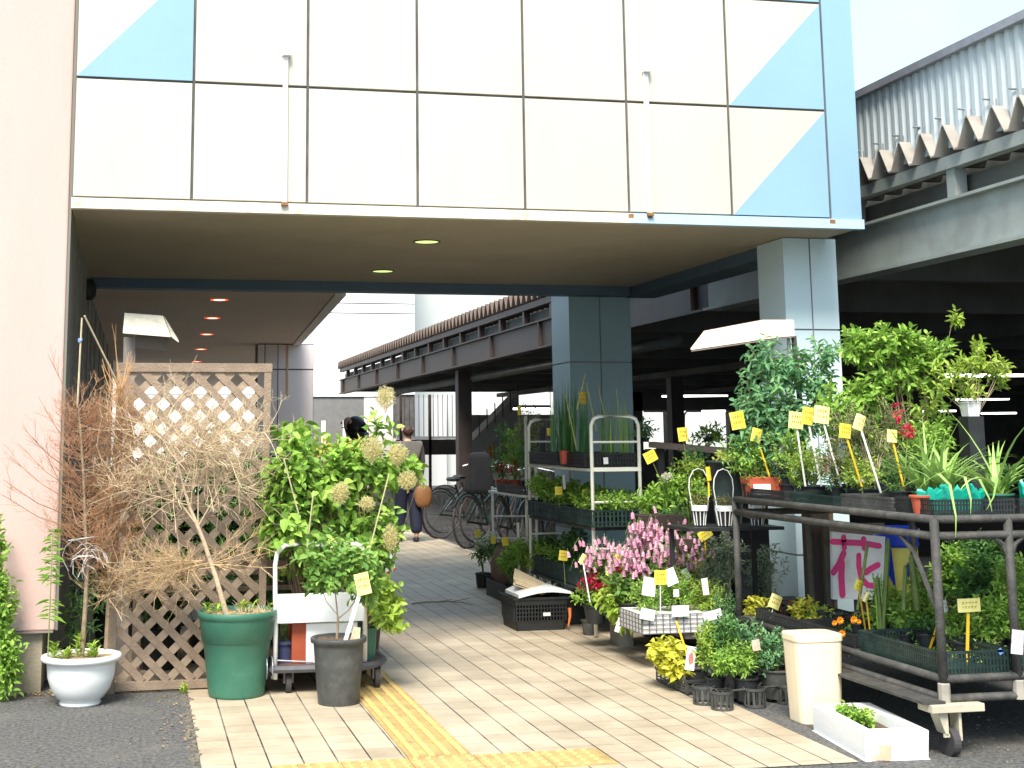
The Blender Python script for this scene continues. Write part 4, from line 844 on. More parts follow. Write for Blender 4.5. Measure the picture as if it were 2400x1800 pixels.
MB().tube([(rx0,ry0+.32,ru-.07),(rx0,ry0+.18,ru-.16),(rx0,ry0+.02,ru-.40)], .012, 6).build('brace', m_pipe, rk)
MB().tube([(3.0+.57,ry1-.02,ru-.08),(3.57,ry1-.3,ru-.1)], .01, 6).build('brace', m_pipe, rk)
b = MB()
for i in range(22): y = ry0+.06+i*.098; b.tube([(rx0+.02,y,ru-.004),(rx1-.02,y,ru-.004)], .006, 4)
b.build('upper_mesh', m_pipe, rk)
b = MB(); b.box((rx0+.03,ry0+.03,rl-.005),(rx1-.03,ry1-.03,rl+.008)); b.build('lower_shelf', mat('shelf_board', (.10,.08,.06), .8, .3, 8), rk)
MB().box((rx0-.10,ry0-.06,rl-.135),(rx0+.16,ry0+.06,rl-.10)).build('base_plate', mat('primer_cream', (.50,.45,.33), .6, .1, 6, dirt=(.25,.18,.1), dscale=12, damt=.7), rk, bevel=.003)
MB().box((rx0-.13,ry0-.04,rl-.10),(rx0-.02,ry1,rl-.088)).build('base_channel', m_pipe, rk)
cx_, cy_ = rx0+.02, ry0
cs = MC['primer_cream']
MB().hexa([(cx_-.045,cy_-.035,.10),(cx_-.03,cy_-.035,.10),(cx_-.03,cy_+.035,.10),(cx_-.045,cy_+.035,.10),(cx_-.08,cy_-.035,.195),(cx_-.03,cy_-.035,.195),(cx_-.03,cy_+.035,.195),(cx_-.08,cy_+.035,.195)]).build('caster_fork', cs, rk)
MB().box((cx_+.022,cy_-.035,.07),(cx_+.036,cy_+.035,.195)).build('caster_fork', cs, rk); MB().box((cx_-.05,cy_-.03,.085),(cx_+.04,cy_-.02,.10)).build('caster_plate', cs, rk)
for (x,y) in ((cx_,cy_),(cx_,ry1-.1),(rx1-.05,ry0)):
    w = MB(); n = 22; w.add([(x-.004+xo, y+.062*math.cos(k*2*math.pi/n), .062+.062*math.sin(k*2*math.pi/n)) for xo in (-.018,.018) for k in range(n)], [tuple(range(n))[::-1], tuple(range(n,2*n))]+[(k,(k+1)%n,(k+1)%n+n,k+n) for k in range(n)]); w.build('caster_wheel', MC['wheel_rubber'], rk)
# ---- trays and pots on the upper level
def sh(label, cat, px_, py_, Y, z, **kw):     # a potted thing standing at photo column px_ at depth Y on height z
    q = PY(px_, py_, Y); return potted(label, cat, q.x, Y, z, **kw)
def blb(px_, py_, rx, ry, n, Y, ryd=.12): c = PY(px_,py_,Y); k = Y/3240; return ((c.x,c.y,c.z),(rx*k,ryd,ry*k),n)
def rt_(p_): return p_[0] > 0
def shrub(label, cat, px0, Y, z, pot, pm, blobs, lm, L, w, per=6, sl=.08, stems=14, up=.5, name='potted_shrub', sm=None, flowers=None, **kw):
    if RACK and rt_(pot):
        Yn = YC(px0, Y)
        if Yn > Y+.001: E_ = Vector((0,0,EYE)); f_ = Yn/Y; blobs = [(tuple(E_+(Vector(c)-E_)*f_), tuple(q*f_ for q in r), n) for c, r, n in blobs]; Y = Yn
    x = PY(px0, 1000, Y).x; x = max(x, 3.66) if RACK and rt_(pot) else x; t = thing(name, label, cat, (x,Y,z), kw.pop('group', None)); rt, rb, h = pot
    if rt: soil_disc(MB(), x, Y, z+h-.015, rt-.005).build('soil', m_soil, pot_prof(MB(), x, Y, z, rt, rb, h, .006).build('pot', pm, t))
    lb, sb = MB(), MB(); sprigs(lb, sb, (x,Y,z+h-.02), blobs, L, w, per, sl, stems, up, **kw)
    if sb.v: sb.build('stem', sm or m_bark, t)
    if lb.v: lb.build('foliage', lm, t)
    if flowers: flowers(t)
    return t
zt = ru+.012
shrub('tall blue green leafy shrub in front of the near pale blue column', 'potted shrub', 1830, 7.7, zt, (.10,.08,.13), m_black,
  [blb(1790,840,38,45,26,7.7),blb(1780,900,40,50,24,7.7),blb(1850,870,60,60,60,7.7),blb(1800,970,70,70,80,7.7),blb(1910,900,60,60,50,7.7),blb(1930,830,40,35,22,7.7),blb(1870,980,90,60,90,7.7),blb(1770,1030,50,60,40,7.7),blb(1750,940,22,18,8,7.7)], lf_blue, .05,.024, 6,.09, 24, .5, sr=.0022, droop=.4)
shrub('broad green shrub with a rounded crown, right of the near blue column', 'potted shrub', 2130, 7.5, zt, (.11,.09,.14), m_black,
  [blb(2080,800,90,40,70,7.5),blb(2020,820,50,50,40,7.5),blb(2150,830,60,45,44,7.5),blb(2110,880,100,40,60,7.5),blb(2040,930,70,50,50,7.5),blb(2210,820,36,34,16,7.5),blb(2190,900,40,70,22,7.5),blb(2000,1010,60,60,60,7.5),blb(2100,1030,80,50,46,7.5),blb(2180,1000,50,50,30,7.5),blb(1960,960,50,60,50,7.4)], lf_mid, .055,.026, 7,.07, 26, .6, sr=.003, fold=.2)
shrub('slim shrub with one long shoot and a leafy tuft at its tip', 'potted shrub', 2165, 7.45, zt, (.08,.06,.12), m_black,
  [blb(2235,745,20,16,9,7.45,.05),blb(2170,860,30,60,12,7.45),blb(2160,950,30,60,12,7.45)], lf_lime, .05,.022, 6,.05, 8, .6, sr=.002)
shrub('airy yellowish shrub in the white hanging pot at the far right', 'potted shrub', 2285, 7.2, PY(2270,976,7.2).z, (0,0,.0), m_card,
  [blb(2290,850,60,26,34,7.2),blb(2240,880,40,26,18,7.2),blb(2330,870,34,24,16,7.2),blb(2270,920,44,30,16,7.2),blb(2345,905,22,12,5,7.2,.04),blb(2215,910,20,18,6,7.2,.04),blb(2295,815,18,20,7,7.2,.05)], lf_lime, .045,.018, 6,.06, 16, .7, sr=.0016, sm=m_twig)
t = thing('white_pot', 'white square sided pot holding the airy shrub at the far right', 'plant pot', PY(2275,976,7.2)); p = PY(2275,976,7.2)
MB().lathe([(.001,0),(.048,0),(.062,.075),(.066,.077),(.066,.085),(.058,.085)], p, 4, rz=math.pi/4).build('pot', m_card, t)
MB().box((p.x-.05,p.y-.05,ru+.01),(p.x+.05,p.y+.05,p.z)).build('pot_stand', m_black, t)
shrub('twiggy olive shrub filling the middle of the upper rack', 'potted shrub', 2040, 7.1, zt, (.09,.07,.12), m_black,
  [blb(2000,1010,60,60,80,7.1),blb(2060,1060,60,60,60,7.1),blb(1960,1080,50,50,50,7.1),blb(2090,980,50,50,40,7.1)], LG('leaf_olive', [(.10,.14,.04),(.17,.21,.07),(.26,.28,.10)]), .028,.010, 9,.09, 24, .8, sr=.0015, sm=m_twig)
for i,(px_,Y,n,lm,l) in enumerate(((1790,6.9,60,lf_dark,'low bushy dark herb at the left end of the upper rack'),(1880,6.7,60,lf_mid,'low fine leaved herb under the white price stakes'),(1740,7.3,50,lf_mid,'small leafy herb behind the bent yellow tag'),(2110,6.6,40,lf_dark,'dark fine herb behind the red flowers'),(1960,6.6,46,lf_blue,'grey green herb beside the yellow stakes'))):
    Y = YC(px_,Y)-.04; c = PY(px_,1100,Y); potted(l, 'potted plant', max(3.65,c.x), Y, zt, (.055,.042,.085), m_black, lm, [(0,0,.08,.085,.07,.10,n)], L=.028, w=.009, per=8, sl=.08, group='herbs on the upper rack')
for i,(px_,Y,ps,n) in enumerate(((2150,6.5,.6,28),(2170,6.3,.75,16))): pass
R.seed(58)
for (px_,Y,py_,rx,ry,n,lm,L_,l) in ((1990,7.6,1080,70,60,110,lf_mid,.035,'dense small leaved shrub in the back row, middle of the upper rack'),(2130,7.4,1110,80,50,110,lf_dark,.04,'dark dense shrub in the back row behind the red flowers'),(2300,7.4,1120,80,60,110,lf_dark,.045,'dark dense shrub in the back row at the right edge'),(1850,7.3,1060,70,60,120,lf_mid,.03,'fine leaved shrub in the back row behind the white stakes'),(1740,7.5,1060,40,50,60,lf_mid,.035,'leafy shrub in the back row above the red planter'),(2180,7.0,1050,60,60,80,lf_mid,.04,'leafy shrub behind the upright strap leaves'),(1900,6.9,1090,60,40,70,lf_lime,.026,'low yellow green herb among the white stakes'),(2020,6.6,1110,50,40,60,lf_lime,.028,'low lime herb between the yellow stakes'),(1820,7.0,1100,40,40,50,lf_grey,.03,'low silver herb at the left of the white stakes')):
    shrub(l, 'potted shrub', px_, Y, zt, (.07,.055,.085), m_black, [blb(px_,py_,rx,ry,n,Y,.12)], lm, L_, L_*.42, 7, .08, 12, sm=m_stem)
# red flowering spot
fl_ = thing('red_flowers', 'red flowers and plant label right of the rightmost yellow tag', 'flowers', PY(2125,1120,6.5)); lb = MB()
for i in range(60): p, v = inell(PY(2128,1010,6.5), (.03,.03,.025)); lb.leaf(p, v+Vector((0,-.4,.3)), Vector((0,0,1)), .022, .016)
for i in range(30): p, v = inell(PY(2105,968,6.55), (.016,.02,.05)); lb.leaf(p, v, Vector((0,0,1)), .022, .016)
lb.build('petal', m_petr, fl_); MB().tube([PY(2128,1015,6.5), PY(2120,1130,6.5)], .003, 5).build('stem', m_stem, fl_)
# aloe like plants
R.seed(61)
for (px_,py_,Y,n,L,l,dirs) in ((2215,1130,6.32,44,.48,'pale green strap leaved plant arching over the front rail',1),(2335,1120,6.15,40,.46,'pale green strap leaved plant at the right edge',1),(2170,1090,6.5,22,.42,'upright green strap leaved plant behind the arching one',0)):
    c = PY(px_,py_,Y); c.z = zt+.07; t = thing('strap_leaf_plant', l, 'potted plant', (c.x,Y,zt)); pot_prof(MB(), c.x, Y, zt, .075,.058,.085,.006).build('pot', m_green_p, t)
    b = MB()
    for k in range(n):
        a = U(0,6.283); d = Vector((math.cos(a)*.9, math.sin(a)*.7, U(.5,1.9))); b.blade(c+Vector((U(-.03,.03),U(-.03,.03),0)), d, L*U(.6,1.1), U(.018,.028), U(.8,2.3) if dirs else U(.2,.7), 6)
    if dirs and px_ < 2300:
        for a_,c_ in (((2200,1110),(2240,1260)),((2235,1110),(2275,1205)),((2260,1120),(2325,1200)),((2330,1120),(2312,1195))):
            p, q = PY(a_[0],a_[1],5.95), PY(c_[0],c_[1],5.74); m_ = p.lerp(q,.35)+Vector((0,-.05,.05)); ww = .011; pts = [p,m_,q.lerp(m_,.4)+Vector((0,-.02,0)),q]
            for i in range(3):
                w0, w1 = ww*(1-i*.3), ww*(1-(i+1)*.31); A_, B_ = pts[i], pts[i+1]; b.quad([A_-Vector((w0,0,0)),A_+Vector((w0,0,0)),B_+Vector((w1,0,0)),B_-Vector((w1,0,0))])
        for a_ in ((2070,1090),(2040,1085)): b.blade(PY(2150,1080,6.1), PY(a_[0],a_[1],6.1)-PY(2150,1080,6.1)+Vector((0,0,.05)), .25, .014, .5, 5)
    b.build('leaves', lf_aloe, t)
# teal film wrapped pots & trays
t = thing('teal_bag', 'crumpled teal plastic film around pots in the front tray', 'plastic bag', PY(2200,1160,6.0)); R.seed(7)
for (xc,yc,rx,ry,h) in ((3.70,5.98,.085,.07,.10),(3.86,6.02,.11,.09,.105),(4.30,6.0,.12,.08,.115)):
    b = MB(); n = 26; vs = []; rad = [U(.82,1.12) for _ in range(n)]; hh = [U(.75,1.2) for _ in range(n)]
    for (f, zf) in ((.80,0),(.95,.35),(1.02,.7),(1.0,1.0),(.90,1.08),(.78,.85)):
        for j in range(n): a = 6.283*j/n; r_ = rad[j]*f*(1+.05*math.sin(5*a+zf*4)); vs.append((xc+rx*r_*math.cos(a), yc+ry*r_*math.sin(a), zt+.01+h*zf*(hh[j] if zf > .5 else 1)))
    b.add(vs, [(i*n+j,i*n+(j+1)%n,(i+1)*n+(j+1)%n,(i+1)*n+j) for i in range(5) for j in range(n)]); b.build('film', m_teal, t)
def trayp(label, pxl, pxr, Y, z, ly, h, m=None, gap=.02, **kw):
    a, c = PY(pxl,1000,Y), PY(pxr,1000,Y); return tray(label, a.x, Y, z, c.x-a.x, ly, h, m, gap=gap, **kw)
tray('black lattice tray at the front corner of the upper rack', 3.60, 5.83, zt, .42, .34, .075, m_black, gap=.016, group='trays on the upper rack')
tray('black lattice tray at the right end of the upper rack', 4.04, 5.83, zt, .50, .34, .075, m_black, gap=.016, group='trays on the upper rack')
tray('dark grey deep tray holding white price stakes on the upper rack', 3.60, 6.20, zt, .44, .50, .07, m_greyb, gap=.016, group='trays on the upper rack')
tray('dark green edged tray in the middle of the upper rack', 3.60, 6.78, zt, .5, .5, .055, m_gtray, gap=.016, group='trays on the upper rack')
tray('black tray at the far left end of the upper rack', 3.60, 7.35, zt, .5, .5, .06, m_black, gap=.016, group='trays on the upper rack')
for (px_,py_,Y,l) in ((2010,1165,6.02,'red rimmed pot beside the teal film'),):
    c = PY(px_,py_,Y); t = thing('plant_pot', l, 'plant pot', (3.625,6.1,zt)); pot_prof(MB(), 3.63, 5.98, zt, .05,.038,.09,.007).build('pot', m_terra, t)
p = Vector((3.70,7.5,0)); t = thing('red_planter', 'long red planter with a white price card at the left of the upper rack', 'planter', (p.x,7.84,zt)); MB().box((p.x-.11,7.78,zt),(p.x+.11,7.92,zt+.125), top=.85).build('body', m_terra, t, bevel=.006); MB().box((p.x-.09,7.765,zt+.02),(p.x+.02,7.772,zt+.085)).build('price_card', m_card, t)
# dark tub with pale leaf on top
p = PY(1703,1095,8.36); t = thing('black_tub', 'tall dark green black tub standing left of the bent yellow tag', 'plant pot', (p.x,8.36,.86)); pot_prof(MB(), p.x, 8.36, .862, .118,.080,.40,.010).build('pot', mat('dark_teal_plastic', (.035,.05,.048), .5, .2, 9), t, smooth=True)
lb = MB(); sprigs(lb, lb, (p.x,8.36,1.22), [((p.x,8.36,1.27),(.07,.06,.025),14)], .04, .02, 5, .04, 0, .5, sr=0); lb.build('foliage', lf_tips, t); soil_disc(MB(), p.x,8.36,1.235,.10).build('soil', m_soil, t)
# ---- price tags of the upper rack
PTS = [((1888,1140),(1865,985),6.5,40,42,m_ytag2,m_card,-6,'pale yellow tag, leftmost of the three big ones on white stakes'),((1925,1140),(1892,975),6.6,30,44,m_ytag,m_card,-10,'bright yellow tag in the middle of the three big ones'),((1972,1140),(1925,972),6.45,42,44,m_ytag2,m_card,-8,'big pale yellow tag, rightmost of the three on white stakes'),
 ((2020,1140),(1980,1010),6.4,32,36,m_ytag,m_ystk,-8,'yellow tag on a slanted yellow stake left of the far leaning white stake'),((2065,1155),(2013,990),6.3,28,40,m_ytag2,m_card,-22,'tilted pale yellow tag on the long leaning white stake'),((2118,1140),(2090,1022),6.2,28,32,m_ytag2,m_ystk,-5,'small yellow tag on a yellow stake beside the red flowers'),
 ((1805,1120),(1772,1020),7.0,26,34,m_ytag,m_ystk,-14,'folded yellow tag on a stout yellow stake above the red planter'),((1775,1110),(1728,985),7.2,38,44,m_ytag,m_stem,10,'square yellow tag on a thin green stake above the black tub'),
 ((1612,1110),(1600,1018),8.6,26,34,m_ytag,m_stem,6,'yellow tag on a thin stake left of the black tub'),((1555,1140),(1524,1070),8.9,32,28,m_ytag,m_stem,26,'yellow diamond tilted tag left of the white hooped baskets')]
for a, c, Y, w, h, m, s_, an, l in PTS: price_tag(l, a, c, Y, w, h, m, s_, an, .011 if s_ is not m_stem else .003)
price_tag('orange yellow stake with folded tag standing between the white hoops', (1662,1165), (1660,1110), 7.9, 12, 34, m_ystk, m_ystk, 5, .01, 0)
card('grey white label stuck at the left of the three big tags', (1838,1058), 6.9, 26, 34, -20, mat('grey_card', (.5,.5,.44), .6)); card('white flag label on a dark stake above the grey label', (1823,1030), 7.0, 14, 26, -14, foot=(1820,1120))
card('pink and white plant picture card among the white stakes', (1945,1090), 6.42, 40, 42, -8, mat('pink_card', (.85,.35,.5), .5, .4, 40)); card('blue and white plant picture card above the pink one', (1972,1050), 6.6, 22, 60, -8, mat('bluewhite_card', (.6,.7,.8), .5, .4, 40)); card('white card lying right of the red rimmed pot', (2015,1125), 6.25, 22, 14, 10)
# ---- right hood on a pole
t = thing('lamp_hood', 'pinkish tapering hood on a dark pole before the near blue column', 'lamp hood', PY(1860,800,8.1)); Y = 8.1
b = MB(); q = [PY(1620,820,Y-.15),PY(1652,778,Y),PY(1790,752,Y),PY(1861,752,Y),PY(1862,786,Y-.12),PY(1785,796,Y-.15)]; th = Vector((0,.012,.008)); n = 6
b.add([*q,*[v+th for v in q]], [tuple(range(n)), tuple(range(n,2*n))[::-1]]+[(i,(i+1)%n,(i+1)%n+n,i+n) for i in range(n)]); b.build('panel', mat('rose_hood', (.66,.47,.37), .5, .05, 6, dirt=(.3,.14,.07), dscale=9, damt=.5), t)
b = MB(); q = [PY(1620,822,Y-.15),PY(1785,798,Y-.15),PY(1862,788,Y-.12),PY(1862,788,Y+.02),PY(1655,800,Y+.02)]; b.add([*q,*[v-Vector((0,0,.006)) for v in q]], [(0,1,2,3,4),(9,8,7,6,5)]+[(i,(i+1)%5,(i+1)%5+5,i+5) for i in range(5)]); b.build('underside', m_hoodu, t)
p = PY(1860,788,Y-.05); MB().tube([p,(p.x+.03,Y-.05,1.5),(p.x+.05,Y-.05,.0)], .018, 8).build('pole', mat('dark_pole', (.09,.075,.06), .8, .3, 10), t); p = PY(1848,792,Y-.05); MB().tube([p,(p.x+.01,Y-.05,1.4)], .012, 6).build('inner_pole', m_corr, t)
# ================= rack, lower level =================
R.seed(71)
zl = rl+.010
tray('long dark green tray along the left side of the lower shelf', 3.60, 5.84, zl, .34, .75, .10, m_gtray, gap=.018, group='trays on the lower shelf')
tray('dark green tray at the right end of the lower shelf', 3.97, 5.84, zl, .62, .45, .10, m_gtray, gap=.018, group='trays on the lower shelf')
tray('black tray in the middle of the lower shelf', 3.60, 6.65, zl, .45, .55, .07, m_black, gap=.018, group='trays on the lower shelf')
tray('black tray of coleus at the far end of the lower shelf', 3.60, 7.25, zl, .45, .55, .07, m_black, gap=.018, group='trays on the lower shelf')
def low(label, px_, Y, py_, rx, ry, n, lm, L=.03, w=.012, per=7, sl=.07, cat='potted plant', fl=None, pot=(.045,.036,.08), pm=None, up=.6, sm=None, z=None, **kw):
    Y = max(6.3, YC(px_,Y)+.15) if z is None else Y; x = PY(px_,1400,Y).x; x = max(x, 3.62) if z is None else x; c = PY(px_,py_,Y); z = zl if z is None else z; k = Y/3240; t = thing('potted_plant', label, cat, (x,Y,z), kw.pop('group','plants on the lower shelf'))
    soil_disc(MB(), x, Y, z+pot[2]-.012, pot[0]-.004, 14).build('soil', m_soil, pot_prof(MB(), x, Y, z, *pot, .005).build('pot', pm or m_black, t))
    lb, sb = MB(), MB(); sprigs(lb, sb, (x,Y,z+pot[2]-.015), [((c.x,c.y,c.z),(rx*k,.06,ry*k),n)], L, w, per, sl, 6, up, **kw)
    if sb.v: sb.build('stem', sm or m_stem, t)
    lb.build('foliage', lm, t)
    if fl: fl(t)
    return t
low('yellow green coleus at the far left of the lower shelf', 1775, 7.5, 1432, 26, 32, 34, lf_yel, .045, .03, 5, .05)
low('lime coleus just left of the dark red one', 1805, 7.35, 1455, 30, 30, 34, lf_tips, .045, .03, 5, .05)
low('dark red leaved coleus between the yellow coleus plants', 1846, 7.3, 1442, 24, 20, 30, lf_red, .05, .036, 5, .04)
low('bright yellow coleus right of the dark red one', 1885, 7.1, 1450, 26, 34, 40, lf_yel, .05, .034, 5, .05)
low('long lime leaves sprawling in front of the yellow coleus', 1900, 6.85, 1490, 44, 22, 34, lf_lime, .05, .02, 5, .06)
def marg(pts):
    def f(t):
        for (x,y,Y,r) in pts:
            c = PY(x,y,Y); b = MB()
            for ring in range(3):
                for k in range(10): th = k*.628+ring*.3; d = Vector((math.cos(th), -.45+ring*.0, math.sin(th))); b.leaf(c+Vector((0,-.004*ring,0)), d+Vector((0,-.25*ring,0)), Vector((0,-1,0)), r*(1-.25*ring), r*.5, .1)
            b.build('flower', m_peto, t)
    return f
low('marigold with three orange flowers near the end of the foam box', 1965, 6.75, 1480, 36, 40, 50, lf_blue, .03, .008, 9, .06, fl=marg([(1968,1454,6.6,.022),(1972,1485,6.58,.022),(1955,1460,6.62,.016)]))
low('marigold with one deep orange flower below the red painted sign', 2005, 6.7, 1480, 34, 34, 40, lf_mid, .03, .008, 9, .06, fl=marg([(2000,1452,6.55,.022),(2012,1457,6.56,.015)]))
low('silver leaved plant at the left of the dark tray', 2030, 6.5, 1500, 26, 30, 30, lf_grey, .028, .012)
low('leggy light green herb with toothed leaves before the blue and yellow bin', 2085, 6.35, 1460, 34, 60, 60, lf_mid, .045, .014, 6, .09)
low('bright spiky leaved herb low beside the white label', 2075, 6.15, 1505, 34, 30, 34, lf_lime, .05, .010, 7, .06)
low('bushy green herb left of the corner post', 2130, 6.4, 1450, 40, 46, 70, lf_mid, .038, .018, 7, .09)
low('speckled green plant right in front of the bin', 2160, 6.3, 1490, 36, 40, 60, lf_dark, .035, .018)
low('grey green herb near the foot of the slanted yellow stake', 2170, 6.1, 1530, 36, 36, 40, lf_grey, .03, .012)
low('tall leafy plant behind the square yellow sign', 2290, 6.4, 1370, 60, 60, 90, lf_dark, .055, .022, 6, .1)
low('leafy green plant right of the corner post', 2250, 6.3, 1470, 40, 60, 60, lf_mid, .04, .018)
low('yellow green plant between the two posts', 2300, 6.15, 1520, 40, 40, 50, lf_lime, .035, .016)
low('dry looking twiggy plant at the right post', 2345, 6.2, 1480, 34, 60, 34, LG('leaf_dry', [(.30,.22,.10),(.40,.34,.14),(.26,.30,.09)]), .03, .012, sm=m_twig)
low('green plant at the right edge of the lower shelf', 2385, 6.3, 1400, 40, 90, 80, lf_mid, .045, .02)
low('small pot of pale herb in the right tray', 2330, 6.0, 1560, 44, 26, 44, lf_tips, .03, .014)
low('small low herb in the left tray by the corner post', 2215, 5.98, 1575, 30, 20, 26, lf_grey, .026, .012)
R.seed(79)
for (px_,Y,py_,rx,ry,n,lm,L_,l) in ((2330,6.9,1330,80,80,130,lf_dark,.05,'large dark bush behind the right post'),(2240,6.8,1350,60,70,110,lf_mid,.045,'large bush directly behind the corner post'),(2090,6.6,1460,50,36,70,lf_mid,.04,'loose green herb right of the painted sign'),(2180,6.6,1470,50,45,80,lf_blue,.035,'blue green herb below the bin'),(2370,6.0,1470,40,60,70,lf_mid,.04,'green herb at the very right above the dark tray'),(2310,6.0,1480,40,50,70,lf_lime,.035,'pale green herb right of the wide yellow sign'),(2240,6.0,1520,34,40,50,lf_mid,.03,'small green herb left of the upright yellow stake'),(2110,6.05,1500,40,36,60,lf_grey,.028,'silver green herb above the leaning white card'),(2000,6.9,1490,40,30,60,lf_mid,.03,'green herb behind the marigolds'),(1930,7.0,1460,34,30,50,lf_mid,.03,'green herb left of the marigolds')):
    low(l, px_, Y, py_, rx, ry, n, lm, L_, L_*.42)
def front(label, px_, py_, rx, ry, n, lm, L, Y=6.05):
    x = PY(px_,1500,Y).x; Y = min(7.85, max(Y, 3.66*3240/(px_-330)))+(.20 if ry > 50 else .05); c = PY(px_,py_,Y); k = Y/3240; t = thing('potted_plant', label, 'potted plant', (c.x,Y,zl), 'front row of the lower shelf')
    soil_disc(MB(), c.x, Y, zl+.075, .04, 14).build('soil', m_soil, pot_prof(MB(), c.x, Y, zl, .045,.036,.085,.005).build('pot', m_black, t))
    lb, sb = MB(), MB(); sprigs(lb, sb, (c.x,Y,zl+.07), [((c.x,c.y,c.z),(rx*k,.06,ry*k),n)], L, L*.42, 7, .08, 8, .7); sb.build('stem', m_stem, t); lb.build('foliage', lm, t)
R.seed(83)
for a_ in (('leggy bright herb reaching the painted sign, front row',2062,1430,30,80,60,lf_mid,.035),('loose lime herb left of the corner post, front row',2105,1440,34,80,70,lf_lime,.034),('tall soft green herb touching the corner post, front row',2160,1430,40,90,90,lf_mid,.036),('pale silvery herb low in the left tray, front row',2135,1525,40,30,50,lf_grey,.028),
  ('bushy green herb right behind the wide yellow sign, front row',2318,1450,44,66,80,lf_mid,.04),('lime herb low between the posts, front row',2315,1540,44,34,60,lf_lime,.03),('tall dark green herb by the right post, front row',2370,1400,44,90,80,lf_mid,.042),('small fresh herb low at the corner post, front row',2245,1540,26,34,40,lf_lime,.03),('lime herb right under the wide yellow sign, front row',2262,1560,26,22,40,lf_tips,.028),('fresh green herb left of the slanted stake, front row',2120,1510,34,36,60,lf_mid,.032),('low pale herb beside the white leaning card, front row',2175,1545,30,24,40,lf_lime,.028),('bright yellow coleus at the far end, front row',1800,1438,30,26,40,lf_yel,.05),('lime coleus beside the dark red one, front row',1830,1462,26,20,30,lf_tips,.045),('dark red coleus in the middle, front row',1852,1440,24,18,30,lf_red,.05),('tall yellow coleus right of the dark red one, front row',1890,1440,26,30,40,lf_yel,.05),('yellow green coleus clump over the tray edge, front row',1935,1468,36,26,40,lf_yel,.045)): front(*a_)
# tall cactus like columns
for i,(a,c,Y,w,l) in enumerate((((2068,1500),(2082,1262),6.5,.026,'tall square stemmed green stalk left of the bin'),((2150,1430),(2135,1300),6.6,.03,'stubby ribbed green cactus before the bin'),((2118,1430),(2122,1325),6.6,.02,'narrow brownish cactus before the bin'),((2010,1430),(2034,1270),6.6,.016,'thin pale stalk crossing the red painted sign'),((2068,1510),(2055,1350),6.3,.02,'clump of thin upright green stalks left of the bushy herb'))):
    Y = YC(a[0],Y); p, q = PY(a[0],a[1],Y), PY(c[0],c[1],Y); t = thing('cactus', l, 'cactus', p); b = MB(); b.tube([p,p.lerp(q,.5),p.lerp(q,.93),q], [w*.5,w*.55,w*.5,w*.2], 6)
    b.build('stem', mat('cactus_green', (.16,.22,.06), .7, .3, 20), t)
    if i == 4:
        b = MB()
        for k in range(10): b.tube([p+Vector((U(-.03,.03),0,0)), q+Vector((U(-.03,.03),0,U(-.06,.02)))], .003, 4)
        b.build('stalk', lf_mid, t)
    pot_prof(MB(), p.x, Y, zl, .04, .032, .07, .004).build('pot', m_black, t)
for a, c, Y, w, h, m, s_, an, l, sw in (((2038,1535),(2012,1372),6.1,22,26,m_ytag,m_ystk,-24,'crumpled yellow tag on the left of two thin yellow stakes',.008),((2046,1536),(2030,1400),6.12,12,26,m_ytag2,m_ystk,-32,'small pale tag on the right of two thin yellow stakes',.008),((2165,1565),(2212,1420),5.95,18,30,m_card,m_ystk,10,'white tag on the slanted yellow stake left of the corner post',.013),((2266,1588),(2270,1418),5.72,64,34,m_ytag2,m_ystk,1,'wide pale yellow sign on the thick upright yellow stake',.016),((1990,1540),(1992,1500),6.0,20,26,m_ytag2,m_card,0,'small yellow tag on a white stake just behind the cream bin',.006),((1800,1470),(1816,1410),7.0,30,34,m_ytag2,m_card,-24,'tilted yellow tag above the coleus plants',.006)):
    price_tag(l, a, c, Y, w, h, m, s_, an, sw)
card('white card leaning in the dark green tray', (2127,1540), 5.95, 24, 28, 22); t = card('long white foam strip along the shelf by the coleus', (1848,1482), 6.9, 62, 26, -22, m_foam, name='foam_strip'); t['category'] = 'foam strip'
card('pink flower picture card at the right post', (2385,1505), 5.75, 34, 60, -8, mat('pinkwhite_card', (.85,.6,.66), .5, .5, 50)); card('small purple flower card beside the two thin stakes', (2038,1492), 6.05, 24, 22, 10, mat('purple_card', (.5,.25,.4), .5, .6, 80)); card('small blue label between the two posts', (2345,1527), 5.9, 12, 14, 30, mat('blue_card', (.15,.3,.7), .5)); card('orange red label below the coleus', (1795,1487), 7.0, 50, 10, -14, mat('orange_card', (.7,.12,.03), .6))
# flower sign
t = thing('flower_shop_sign', 'white board with a big pink hand painted character behind the rack', 'sign', (4.4,8.02,.6)); Y = 8.02
A, B_, Cc, D = PY(1950,1246,Y), PY(2075,1258,Y), PY(2068,1405,Y), PY(1953,1405,Y); th = Vector((0,.03,0)); q = [A,B_,Cc,D]; MB().add([*q,*[v+th for v in q]], [(0,1,2,3),(7,6,5,4),(0,4,5,1),(1,5,6,2),(2,6,7,3),(3,7,4,0)]).build('board', mat('sign_white', (.90,.88,.85), .6, .05, 6, dirt=(.5,.4,.3), dscale=4, damt=.5), t)
m_pk = mat('pink_paint', (.85,.05,.23), .5, .08, 10); b = MB()
def stroke(b, pts, w):
    P_ = [PY(x,y,Y-.002) for x,y in pts]
    k = Y/3240; w *= k/2
    for i, (p, q) in enumerate(zip(P_, P_[1:])):
        d = (q-p); d.normalize(); n = Vector((-d.z,0,d.x))*w; dy = Vector((0,-.0006*(i+1),0)); b.quad([p-n+dy, q-n+dy, q+n+dy, p+n+dy])
    for i, p in enumerate(P_): b.quad([p+Vector((w*math.cos(a*.5236),-.0004*(i+1)-.0003,w*math.sin(a*.5236))) for a in range(12)])
    Y_ = 0
ZK = lambda x, y: (1850+x/4.022, 1150+y/4.022)
stroke(b, [ZK(405,480),ZK(560,488),ZK(700,495),ZK(845,520)], 15)
